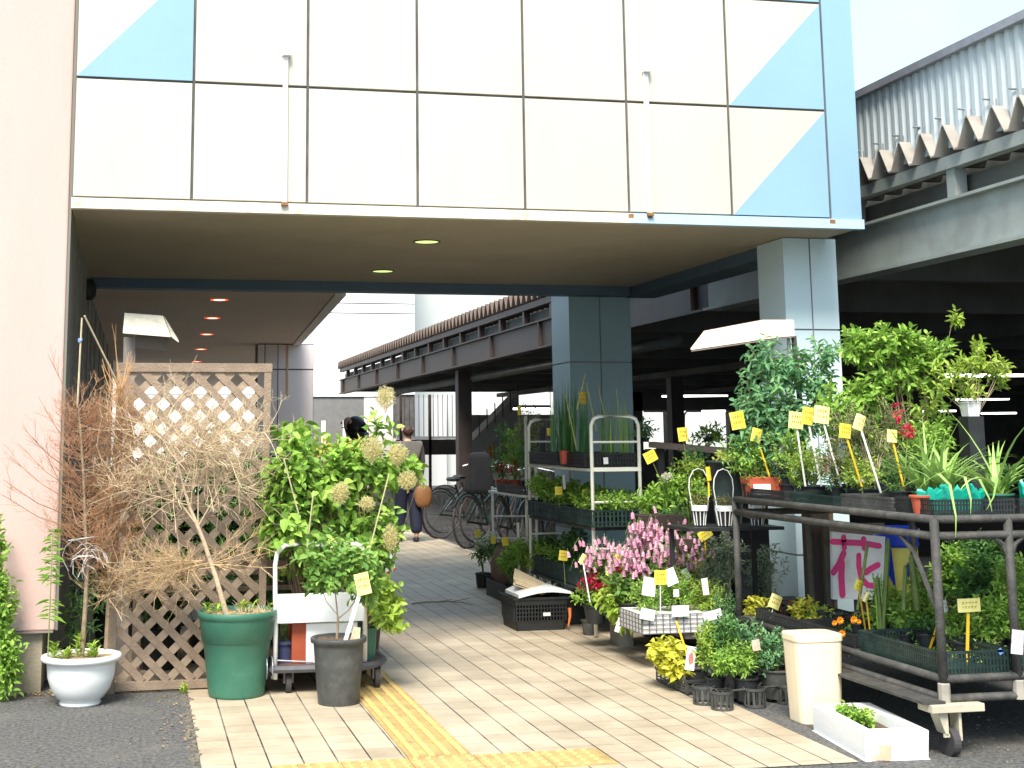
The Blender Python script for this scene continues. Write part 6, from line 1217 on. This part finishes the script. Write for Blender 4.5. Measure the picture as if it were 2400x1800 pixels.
# ---- floor row of pots along the passage
R.seed(99)
FR = [(1128,13.0,(.075,.06,.14),m_black,[(1128,1290,20,36,50)],lf_dark,'dark bushy plant under white flowers, first of the floor row',(1128,1275,20,18,60,m_petw)),
 (1150,12.9,(.07,.055,.13),m_black,[(1152,1285,20,28,40)],lf_dark,'white flowered plant, second of the floor row',(1150,1262,22,16,60,m_petw)),
 (1178,12.3,(.08,.06,.15),m_greyb,[(1180,1300,28,26,50)],lf_dark,'dark small leaved plant, third of the floor row',(1185,1290,20,8,8,m_petw)),
 (1210,12.0,(.08,.07,.15),m_black,[(1212,1300,26,34,60)],lf_mid,'green plant behind the planter row, fourth of the floor row',None)]
for (px_,Y,pt,pm_,bls,lm,l,fl_) in FR:
    shrub(l, 'potted plant', px_, Y, 0, pt, pm_, [blb(a,b_,c,d,e,Y,.08) for a,b_,c,d,e in bls], lm, .035,.015, 7,.07, 8, name='potted_plant', sm=m_stem, flowers=blooms(fl_[0],fl_[1],fl_[2],fl_[3],Y-.06,fl_[4],fl_[5],.02) if fl_ else None, group='floor row of potted plants')
def planter(label, pxl, pxr, Yn, Yf, h, m):
    a, c = PY(pxl,1300,Yn), PY(pxr,1300,Yn); t = thing('planter_box', label, 'planter', (a.x,Yn,0), 'black floor planters'); b = MB(); x0_, x1_ = a.x, c.x; w = .012
    b.box((x0_+w,Yn+w,0.0),(x1_-w,Yf-w,.02)); 
    for q in (((x0_,Yn),(x1_,Yn+w)),((x0_,Yf-w),(x1_,Yf)),((x0_,Yn+w),(x0_+w,Yf-w)),((x1_-w,Yn+w),(x1_,Yf-w))): b.box((q[0][0],q[0][1],0),(q[1][0],q[1][1],h))
    b.build('body', m, t); MB().box((x0_+w,Yn+w,h-.05),(x1_-w,Yf-w,h-.03)).build('soil', m_soil, t)
planter('black planter box behind the shopping basket', 1262, 1320, 10.9, 11.6, .17, m_black); planter('black planter box right of the shopping basket', 1330, 1400, 10.3, 10.8, .20, m_black); planter('long black planter by the far end of the floor row', 1185, 1250, 11.7, 12.4, .15, m_black)
for (px_,Y,py_,rx,ry,n,lm,l) in ((1195,11.9,1320,34,22,50,lf_mid,'low green plant in the farthest floor planter'),(1235,11.6,1300,34,40,70,lf_mid,'green plant left of the leaning planks'),(1275,11.2,1320,36,40,80,lf_lime,'fresh green plant above the shopping basket'),(1310,10.8,1320,38,46,90,lf_mid,'leafy green plant right of the leaning tag'),(1345,10.5,1310,30,50,80,lf_dark,'dark green plant beside the bellflowers'),(1290,11.5,1275,50,24,60,lf_dark,'dim green plant under the seedling shelf'),(1350,10.7,1265,30,26,40,lf_dark,'dim green plant behind the crimson flowers')):
    x = PY(px_,1400,Y).x; shrub(l, 'potted plant', px_, Y, .0, (.07,.055,.16), m_black, [blb(px_,py_,rx,ry,n,Y,.09)], lm, .045,.018, 7,.08, 9, name='potted_plant', sm=m_stem, up=.8, group='floor planter plants')
for i,(px_,Y,l) in enumerate(((1185,11.75,'small empty grey pot, left of two on the floor by the basket'),(1207,11.4,'small empty grey pot, right of two on the floor by the basket'),(1385,9.75,'small dark round pot on the floor under the bench end'))):
    q = PZ(px_,1400+i*15); x = PY(px_,1400,Y).x if i < 2 else PY(1385,1450,9.7).x; t = thing('plant_pot', l, 'plant pot', (x,Y,0)); pot_prof(MB(), x, Y, 0, .055,.04,.11,.005).build('pot', m_greyb, t)
# basket
t = thing('shopping_basket', 'black plastic basket with a white foam sheet across it on the tiles', 'basket', (3.03,10.15,0)); x0_, x1_, y0_, y1_ = PY(1212,1478,10.05).x, PY(1322,1478,10.05).x, 10.05, 10.42; zt_ = PY(1270,1400,10.05).z; fl = .03
def ringb(b, z0_, z1_, e0, e1, w=.008):
    for (ax,ay,bx1,by1,nx,ny) in ((x0_,y0_,x1_,y0_,0,-1),(x0_,y1_,x1_,y1_,0,1),(x0_,y0_,x0_,y1_,-1,0),(x1_,y0_,x1_,y1_,1,0)):
        def P_(x, y, e): sx_ = -1 if x == x0_ else 1; sy_ = -1 if y == y0_ else 1; return (x+sx_*e, y+sy_*e)
        a0, b0_ = P_(ax,ay,e0), P_(bx1,by1,e0); a1, b1_ = P_(ax,ay,e1), P_(bx1,by1,e1); b.hexa([(*a0,z0_),(*b0_,z0_),(b0_[0]-nx*w,b0_[1]-ny*w,z0_),(a0[0]-nx*w,a0[1]-ny*w,z0_),(*a1,z1_),(*b1_,z1_),(b1_[0]-nx*w,b1_[1]-ny*w,z1_),(a1[0]-nx*w,a1[1]-ny*w,z1_)])
b = MB(); ringb(b, 0, zt_*.32, 0, fl*.32); ringb(b, zt_*.78, zt_, fl*.78, fl); b.box((x0_,y0_,0),(x1_,y1_,.008)); b.build('body', m_black, t)
b = MB(); n = 16
for i in range(n+1): x = x0_-.012+(x1_-x0_+.018)*i/n; b.box((x,y0_-.020,zt_*.31),(x+.010,y0_-.012,zt_*.79))
for z in (.43,.55,.67): b.box((x0_-.014,y0_-.0215,zt_*z),(x1_+.014,y0_-.0205,zt_*z+.008))
for i in range(14): y = y0_+(y1_-y0_)*i/14; b.box((x0_-.022,y,zt_*.31),(x0_-.012,y+.012,zt_*.79)); b.box((x1_+.012,y,zt_*.31),(x1_+.022,y+.012,zt_*.79))
b.box((x0_-.01,y1_+.01,zt_*.3),(x1_+.01,y1_+.016,zt_*.8)); b.build('grille', m_black, t)
b = MB(); b.box((x0_-.026-.008,y0_-.038,zt_-.012),(x1_+.034,y0_-.03,zt_+.004)); b.box((x0_-.036,y0_-.03,zt_-.012),(x0_-.028,y1_+.03,zt_+.004)); b.box((x1_+.03,y0_-.03,zt_-.012),(x1_+.038,y1_+.03,zt_+.004)); b.build('rim', m_black, t)
q = PY(1285,1441,9.99); MB().box((q.x-.028,y0_-.026,q.z-.012),(q.x+.028,y0_-.022,q.z+.012)).build('label', m_card, t)
t = thing('foam_sheet', 'warped white foam sheet lying across the basket', 'foam sheet', PY(1270,1395,10.1)); b = MB(); n = 10; xs_, xe_ = PY(1207,1395,10.1).x, PY(1334,1395,10.1).x; vs = []
for i in range(n+1):
    u = i/n; x = xs_+(xe_-xs_)*u; z = zt_+.004+.028*math.sin(math.pi*u)+.018*u; th_ = .042*(.35+.65*math.sin(math.pi*min(1,u*.9+.12)))
    for y in (9.99,10.38): vs += [(x,y,z),(x,y,z+th_)]
fs = []
for i in range(n): o = i*4; fs += [(o,o+4,o+5,o+1),(o+2,o+3,o+7,o+6),(o+1,o+5,o+7,o+3),(o,o+2,o+6,o+4)]
fs += [(0,1,3,2),(n*4,n*4+2,n*4+3,n*4+1)]; b.add(vs, fs); b.build('sheet', m_foam, t)
t = thing('cardboard_stack', 'stack of tan cardboard strips leaning over the basket', 'cardboard', PY(1250,1375,10.3)); A, B_, Cc, D = PY(1209,1345,10.35), PY(1290,1385,10.2), PY(1275,1392,10.05), PY(1206,1368,10.1)
for k in range(5):
    o_ = Vector((U(-.01,.01),U(-.01,.01),.011*k)); q = [A+o_,B_+o_,Cc+o_,D+o_]; th = Vector((0,0,-.008)); MB().add([*[v+th for v in q],*q], [(0,3,2,1),(4,5,6,7),(0,1,5,4),(1,2,6,5),(2,3,7,6),(3,0,4,7)]).build('strip', mat('cardboard', (.60,.48,.30), .8, .12, 20), t)
t = thing('orange_handle', 'orange plastic handle standing at the right of the basket', 'tool', PY(1335,1465,10.0)); MB().tube([PY(1335,1425,10.0),PY(1336,1445,10.0),PY(1332,1468,10.0)], [.014,.010,.006], 8).build('grip', mat('orange_plastic', (.75,.20,.05), .5), t)
# ---- planters between the cream rack and the pipe rack
R.seed(103)
t = thing('plank_shelf', 'rose tinted plank shelf behind the yellow diamond tag', 'shelf', PY(1600,1050,10.5)); a, c = PY(1520,1040,10.5), PY(1700,1055,9.9); MB().hexa([(a.x,10.5,a.z-.03),(c.x,9.9,c.z-.03),(c.x+.2,10.3,c.z-.03),(a.x+.2,10.9,a.z-.03),(a.x,10.5,a.z+.015),(c.x,9.9,c.z+.015),(c.x+.2,10.3,c.z+.015),(a.x+.2,10.9,a.z+.015)]).build('plank', mat('rose_plank', (.52,.36,.31), .7, .1, 5), t)
for x, y in ((a.x+.1,10.55),(c.x,10.0)): MB().box((x,y,0),(x+.05,y+.05,a.z-.03)).build('leg', m_dark, t)
t = thing('step_stand', 'dark stepped stand for planters right of the cream rack', 'plant stand', (3.9,9.3,0)); MB().box((3.55,8.95,.60),(4.25,9.5,.63)).build('shelf', m_black, t); MB().box((3.5,8.75,.68),(3.62,8.80,.74)).build('arm', m_brown, t)
for x in (3.57,4.2):
    for y in (8.97,9.44): MB().box((x,y,0),(x+.04,y+.04,.60)).build('leg', m_black, t)
MB().box((3.56,9.55,.0),(4.2,9.6,.58)).build('back_panel', m_dark, t)
for (px_,Y,py_,rx,ry,n,lm,l,L) in ((1530,9.1,1180,40,36,50,lf_mid,'bright leaved plant in the brown planter right of the cream rack',.06),(1575,9.15,1150,40,50,80,lf_mid,'green herb left of the white hooped baskets',.04),(1570,9.0,1210,50,34,70,lf_dark,'dark trailing plant hanging over the stepped stand',.03),(1615,9.4,1110,34,50,70,lf_lime,'variegated yellowish plant before the dark opening',.04),(1640,9.2,1160,34,40,70,lf_mid,'green plant behind the first white hoop',.03),(1625,9.6,1070,30,30,40,lf_blue,'grey green plant top left of the black tub',.035),(1510,10.3,1010,30,24,30,lf_blue,'small plant before the left bright opening',.04),(1660,10.2,1020,44,26,40,lf_mid,'small plant before the right bright opening',.04)):
    z = .63 if Y < 9.8 else a.z+.02; shrub(l, 'potted plant', px_, Y, z if py_ < 1200 else .63, (.07,.055,.09) if Y < 9.8 else (.04,.03,.03), m_black, [blb(px_,py_,rx,ry,n,Y,.10)], lm, L,L*.45, 6,.08, 9, name='potted_plant', sm=m_stem)
t = thing('brown_planter', 'brown planter box with a cut corner right of the cream rack', 'planter', PY(1520,1220,8.95)); p, q = PY(1492,1200,8.9), PY(1600,1200,8.9); MB().box((p.x,8.88,p.z-.12),(q.x,9.05,p.z-.02), top=.9).build('body', m_brown, t, bevel=.004)
# crimson white flowers near there
blf = thing('pale_flowers', 'small cream and rose flowers under the yellow diamond tag', 'flowers', PY(1560,1120,9.0)); blooms(1562,1118,14,14,8.95,24,m_petw,.018)(blf)
# white hooped baskets
hoops = [(1640,1200,36,8.25),(1698,1206,44,8.16),(1718,1200,38,8.34),(1775,1206,40,8.16)]
for i,(px_,py_,w,Y) in enumerate(hoops):
    c = PY(px_,py_,Y); c.z = .975; k = Y/3240; r_ = w*k/2; t = thing('hooped_basket', ['leftmost white rimmed basket with a tall wire hoop','white rimmed basket with two hoops, nearest the rack post','white basket behind, third hoop from the left','rightmost white basket, seen between the upper rails'][i], 'basket', c, 'white hooped baskets')
    MB().lathe([(r_*1.05,-.022),(r_*1.12,-.02),(r_*1.12,.012),(r_*1.0,.014)], c, 4 if i else 20, rz=math.pi/4).build('rim', m_foam, t)
    b = MB()
    for j in range(10): a = j*.628; b.tube([c+Vector((r_*.95*math.cos(a),r_*.95*math.sin(a),-.02)), c+Vector((r_*.7*math.cos(a),r_*.7*math.sin(a),-.11))], .0035, 4)
    b.build('wire', m_white, t); MB().lathe([(r_*.9,-.02),(r_*.62,-.11),(.001,-.11)], c, 14).build('pot', m_black, t)
    hb = MB(); hh = 95*k; rr_ = 24*k; hb.tube([c+Vector((-rr_*.8,0,.0)), c+Vector((-rr_*1.1,0,hh*.5)), c+Vector((-rr_*1.0,0,hh*.75)), c+Vector((-rr_*.55,0,hh*.95)), c+Vector((0,0,hh)), c+Vector((rr_*.55,0,hh*.95)), c+Vector((rr_,0,hh*.75)), c+Vector((rr_*1.1,0,hh*.5)), c+Vector((rr_*.9,0,0))], .0035, 5)
    hb.build('hoop', m_white, t)
    lb, sb = MB(), MB(); sprigs(lb, sb, c, [((c.x,c.y,c.z+.03),(r_,r_,.04),34)], .018,.008, 7,.05, 0, .9, sr=.001); lb.build('foliage', LG('leaf_heather', [(.16,.18,.06),(.26,.26,.09),(.34,.22,.10)]), t)
zs_ = .858
t = thing('side_shelf', 'narrow dark shelf under the white hooped baskets', 'shelf', (3.6,8.25,zs_)); b = MB(); b.box((3.32,8.08,zs_-.02),(3.95,8.48,zs_)); b.build('board', m_black, t)
for x, y in ((3.34,8.44),(3.90,8.44)): MB().box((x,y,0),(x+.025,y+.025,zs_-.02)).build('leg', m_black, t)
# twig and stains on the tiles
t = thing('fallen_twig', 'thin dry twig lying on the tiles of the passage', 'twig', PZ(1040,1410)); b = MB(); b.tube([PZ(965,1415,.012),PZ(1000,1411,.016),PZ(1050,1410,.02),PZ(1085,1412,.014),PZ(1108,1418,.01)], [.006,.006,.005,.004,.002], 5); b.tube([PZ(1060,1410,.015),PZ(1100,1402,.03)], .003, 4); b.tube([PZ(1020,1411,.015),PZ(1060,1405,.02)], .003, 4); b.build('twig', m_bark, t)
# ================= bicycles =================
def bike(label, x, y, rz, m, basket=True, sc=1.):
    t = thing('bicycle', label, 'bicycle', (x,y,0), 'parked bicycles'); c, s_ = math.cos(rz), math.sin(rz)
    def T(u, v, z): u *= sc; v *= sc; return (x+u*c-v*s_, y+u*s_+v*c, z*sc)
    for u in (-.52,.52):
        w = MB(); n = 28; w.tube([T(u+.33*math.cos(a*2*math.pi/n),0,.34+.33*math.sin(a*2*math.pi/n)) for a in range(n+1)], .018, 6, cap=False); o = w.build('wheel', MC['wheel_rubber'], t)
        sp = MB()
        for k in range(14): a = k*.4488; sp.tube([T(u,0,.34),T(u+.32*math.cos(a),0,.34+.32*math.sin(a))], .0022, 3)
        sp.build('spokes', m_greyb, o)
        f = MB(); f.tube([T(u+.365*math.cos(a),0,.34+.365*math.sin(a)) for a in [.3+i*.25 for i in range(10)]], .014, 5); f.build('mudguard', m, t)
    f = MB(); hd, st_, bb_ = (.36,0,.85), (-.22,0,.75), (-.05,0,.28)
    for a, c2 in ((hd,bb_),(hd,(-.15,0,.55)),(st_,bb_),(bb_,(-.52,0,.34)),((-.20,0,.66),(-.52,0,.34)),(hd,(.52,0,.34)),((.32,0,.98),hd)): f.tube([T(*a),T(*c2)], .015, 6)
    f.build('frame', m, t)
    h = MB(); h.tube([T(.18,-.28,1.0),T(.30,-.2,1.04),T(.32,0,1.0),T(.30,.2,1.04),T(.18,.28,1.0)], .012, 6); h.build('handlebar', m_galv, t)
    s2 = MB(); p = T(-.26,0,.82); s2.lathe([(.001,-.03),(.09,-.02),(.11,.01),(.08,.035),(.001,.04)], p, 12); s2.build('saddle', m_black, t)
    if basket:
        k = MB()
        for q in range(9): u = .42+q*.035; k.tube([T(u,-.16,.78),T(u,-.18,1.0)], .004, 3); k.tube([T(u,.16,.78),T(u,.18,1.0)], .004, 3); k.tube([T(u,-.16,.78),T(u,.16,.78)], .004, 3)
        for z in (.8,.88,.95,1.0): k.tube([T(.42,-.17,z),T(.72,-.17,z),T(.72,.17,z),T(.42,.17,z),T(.42,-.17,z)], .004, 3)
        k.build('basket', m_greyb, t)
    return t
mb1 = mat('bike_dark_green', (.012,.025,.022), .35, .1, 5); mb2 = mat('bike_grey', (.05,.05,.055), .35, metal=.4)
bike('dark green bicycle nearest the walkers, parked at the deck edge', 4.65, 19.6, .5, mb1); bike('dark bicycle in the middle of the parked row', 5.0, 20.6, .3, mb2); bike('dark bicycle closest to the cream racks', 4.55, 17.9, .75, mb1); bike('dark bicycle with its basket turned to the white opening', 4.95, 18.8, .6, mb1); bike('dim bicycle farthest under the deck by the brown post', 5.9, 21.8, 1.4, mb2)
t = bike('dark bicycle with a black child seat beside the brown post', 4.62, 17.0, 1.0, mb1); c = PY(1128,1110,17.0)
b = MB(); b.hexa([(c.x-.17,16.9,.72),(c.x+.17,16.9,.72),(c.x+.17,17.3,.72),(c.x-.17,17.3,.72),(c.x-.13,17.0,1.22),(c.x+.13,17.0,1.22),(c.x+.12,17.16,1.24),(c.x-.12,17.16,1.24)]); b.build('child_seat', mat('black_cloth', (.012,.012,.013), .95, .3, 8), t, bevel=.05)
bike('dim bicycle half hidden by the farther cream rack', 4.75, 16.0, .9, mb2)
# ================= people =================
def skin_obj(name, verts, edges, radii, m, parent, root=0, sub=2):
    me = bpy.data.meshes.new(name); me.from_pydata([tuple(v) for v in verts], edges, []); me.materials.append(m); o = bpy.data.objects.new(name, me); C.collection.objects.link(o)
    sk = o.modifiers.new('skin', 'SKIN'); sk.use_smooth_shade = True
    if not me.skin_vertices: pass
    for i, r in enumerate(radii):
        r = r if isinstance(r, tuple) else (r, r); me.skin_vertices[0].data[i].radius = r
    me.skin_vertices[0].data[root].use_root = True
    ss = o.modifiers.new('sub', 'SUBSURF'); ss.levels = sub; ss.render_levels = sub
    o.parent = parent; o.matrix_parent_inverse = Matrix.Translation(-Vector(parent.location)); return o
m_skin = mat('skin', (.55,.34,.24), .5, .06, 20)
def person(label, x, y, H, face, top_m, leg_m, hair_m, stride=.1, arms=((.0,.0),(.0,.0)), hair='bun'):
    """face = heading angle about z (0 looks along +x); H = height"""
    t = thing('person', label, 'person', (x,y,0)); c, s_ = math.cos(face), math.sin(face); k = H/1.7
    def T(f, l, z): return Vector((x+(f*c-l*s_)*k, y+(f*s_+l*c)*k, z*k))     # forward, left, up
    # body: hips, spine, neck, head, arms, legs in one surface
    V, E, Rr = [], [], []
    def add(p, r, link=None):
        V.append(p); Rr.append(r if not isinstance(r,tuple) else r); i = len(V)-1
        if link is not None: E.append((link,i))
        return i
    pel = add(T(0,0,.93), .12*k); sp1 = add(T(.0,0,1.10), .105*k, pel); ch = add(T(.0,0,1.30), .125*k, sp1); nk = add(T(.01,0,1.44), .05*k, ch); hb_ = add(T(.03,0,1.52), .062*k, nk); hm = add(T(.035,0,1.60), .088*k, hb_); ht = add(T(.025,0,1.665), .062*k, hm)
    hands = []
    for sd, (sw1, sw2) in zip((1,-1), arms):
        sh_ = add(T(0,sd*.17,1.385), .055*k, ch); el = add(T(sw1*.28,sd*.22,1.12), .040*k, sh_); wr_ = add(T(sw1*.28+sw2*.25,sd*.22,.89+abs(sw2)*.12), .026*k, el); ha = add(T(sw1*.3+sw2*.33,sd*.21,.83+abs(sw2)*.14), (.030*k,.018*k), wr_); hands.append((V[ha],sd,V[wr_]))
        for q in range(4):
            fb = add(V[ha]+(V[ha]-V[wr_]).normalized()*.035*k+T(0,0,0)*0+Vector((c*(q-1.5)*.016*k, s_*(q-1.5)*.016*k, 0)), .0085*k, ha); add(V[fb]+Vector((c*.006,s_*.006,-.035*k-(.006 if q in (1,2) else 0))), .007*k, fb)
        th_ = add(V[ha]+Vector((c*.03*k, s_*.03*k, .012*k)), .009*k, ha); add(V[th_]+Vector((c*.012*k,s_*.012*k,-.028*k)), .008*k, th_)
    feet = []
    for sd, st in ((1,stride),(-1,-stride)):
        hp_ = add(T(0,sd*.09,.86), .085*k, pel); kn = add(T(st*.9+.02,sd*.095,.50), .056*k, hp_); an = add(T(st*2.0-.01,sd*.095,.09), .036*k, kn); to = add(T(st*2.0+.13,sd*.10,.035), .030*k, an); feet.append((V[an],V[to]))
    skin_obj('body', V, E, Rr, m_skin, t, 0)
    # face: nose, ears, mouth, eyes as one small mesh on the head is part of the body look
    b = MB()
    hc = T(.035,0,1.60)
    nt_ = [T(.118,-.012,1.592),T(.118,.012,1.592),T(.142,0,1.585),T(.118,0,1.625)]; b.add(nt_, [(0,1,2),(0,2,3),(1,3,2)])
    for sd in (1,-1): b.lathe([(.001,-.025),(.012,-.015),(.016,.005),(.010,.025),(.001,.03)], T(.02,sd*.078,1.60), 8)
    b.build('ears_and_nose', m_skin, t, smooth=True)
    for sd in (1,-1): MB().lathe([(.001,-.006),(.010,0),(.001,.006)], T(.093,sd*.032,1.615), 8).build('eye', m_black, t)
    MB().lathe([(.001,-.006),(.018,0),(.001,.006)], T(.112,0,1.555), 8).build('mouth', mat('lips', (.45,.16,.13), .5), t)
    # clothing
    V2 = [T(0,0,.88),T(0,0,1.08),T(0,0,1.30),T(.0,0,1.43)]; E2 = [(0,1),(1,2),(2,3)]; R2 = [.150*k,.138*k,.145*k,.075*k]
    for sd, (sw1, sw2) in zip((1,-1), arms):
        i = len(V2); V2 += [T(0,sd*.175,1.385), T(sw1*.28,sd*.225,1.12), T(sw1*.28+sw2*.22,sd*.222,.92+abs(sw2)*.11)]; E2 += [(2,i),(i,i+1),(i+1,i+2)]; R2 += [.078*k,.058*k,.045*k]
    skin_obj('top', V2, E2, R2, top_m, t, 0)
    V3 = [T(0,0,.95)]; E3 = []; R3 = [.138*k]
    for sd, st in ((1,stride),(-1,-stride)):
        i = len(V3); V3 += [T(0,sd*.09,.84), T(st*.9+.02,sd*.095,.50), T(st*2.0-.01,sd*.095,.11)]; E3 += [(0,i),(i,i+1),(i+1,i+2)]; R3 += [.115*k,.10*k,.088*k]
    skin_obj('trousers', V3, E3, R3, leg_m, t, 0)
    for an, to in feet: skin_obj('shoe', [an+Vector((-c*.03*k,-s_*.03*k,-.045*k)), an.lerp(to,.5)+Vector((0,0,-.02*k)), to], [(0,1),(1,2)], [.042*k,.042*k,.034*k], m_black, t, 0)
    if hair == 'bun': skin_obj('hair', [T(.015,0,1.50),T(.0,0,1.60),T(.01,0,1.68),T(-.085,0,1.63)], [(0,1),(1,2),(1,3)], [.090*k,.118*k,.092*k,.05*k], hair_m, t, 1)
    else: skin_obj('hair', [T(.005,0,1.68),T(-.01,0,1.60),T(-.05,0,1.50),T(-.07,0,1.36),T(-.07,0,1.24),T(-.0,.06,1.50),T(.0,-.06,1.50)], [(0,1),(1,2),(2,3),(3,4),(1,5),(1,6)], [.085*k,.112*k,.105*k,.11*k,.07*k,.06*k,.06*k], hair_m, t, 1)
    return t
m_gtop = mat('grey_knit', (.13,.115,.10), .85, .2, 40); m_navy = mat('navy_cloth', (.010,.013,.032), .8, .2, 20); m_hairb = mat('brown_hair', (.055,.025,.018), .6, .3, 60); m_hairk = mat('black_hair', (.012,.010,.010), .45, .3, 60); m_ktop = mat('black_top', (.03,.03,.035), .85)
pp = PZ(944,1262)
person('person in grey top and wide navy trousers walking away down the passage', PY(957,1262,18.9).x, 18.9, 1.62, math.pi/2+.1, m_gtop, m_navy, m_hairb, .05, ((-.15,.15),(.2,.1)), 'bun')
q = PY(830,980,13.0); person('person with long black hair in dark clothes turned left behind the shrubs', q.x, 13.0, 1.66, math.pi-.35, m_ktop, m_navy, m_hairk, .08, ((.5,.9),(.3,.8)), 'long')
t = thing('shoulder_bag', 'orange brown bag carried at the side of the walker in grey', 'bag', PY(990,1160,18.7)); c = PY(992,1163,18.75); b = MB()
n, m2 = 16, 8; vs = []
for i in range(m2+1):
    ph = -math.pi/2+math.pi*i/m2
    for j in range(n): a = 6.283*j/n; vs.append((c.x+.125*math.cos(a)*math.cos(ph)**.6 if math.cos(ph) > 1e-6 else c.x, c.y+.06*math.sin(a)*(max(0,math.cos(ph))**.6), c.z+.155*math.sin(ph)))
b.add(vs, [(i*n+j,i*n+(j+1)%n,(i+1)*n+(j+1)%n,(i+1)*n+j) for i in range(m2) for j in range(n)]); b.build('body', mat('orange_leather', (.22,.10,.035), .6, .1, 12), t, smooth=True); MB().tube([c+Vector((-.06,0,.14)), c+Vector((-.08,0,.45)), c+Vector((-.10,0,.48)), c+Vector((.02,0,.14))], .008, 5).build('strap', MC['orange_leather'], t)
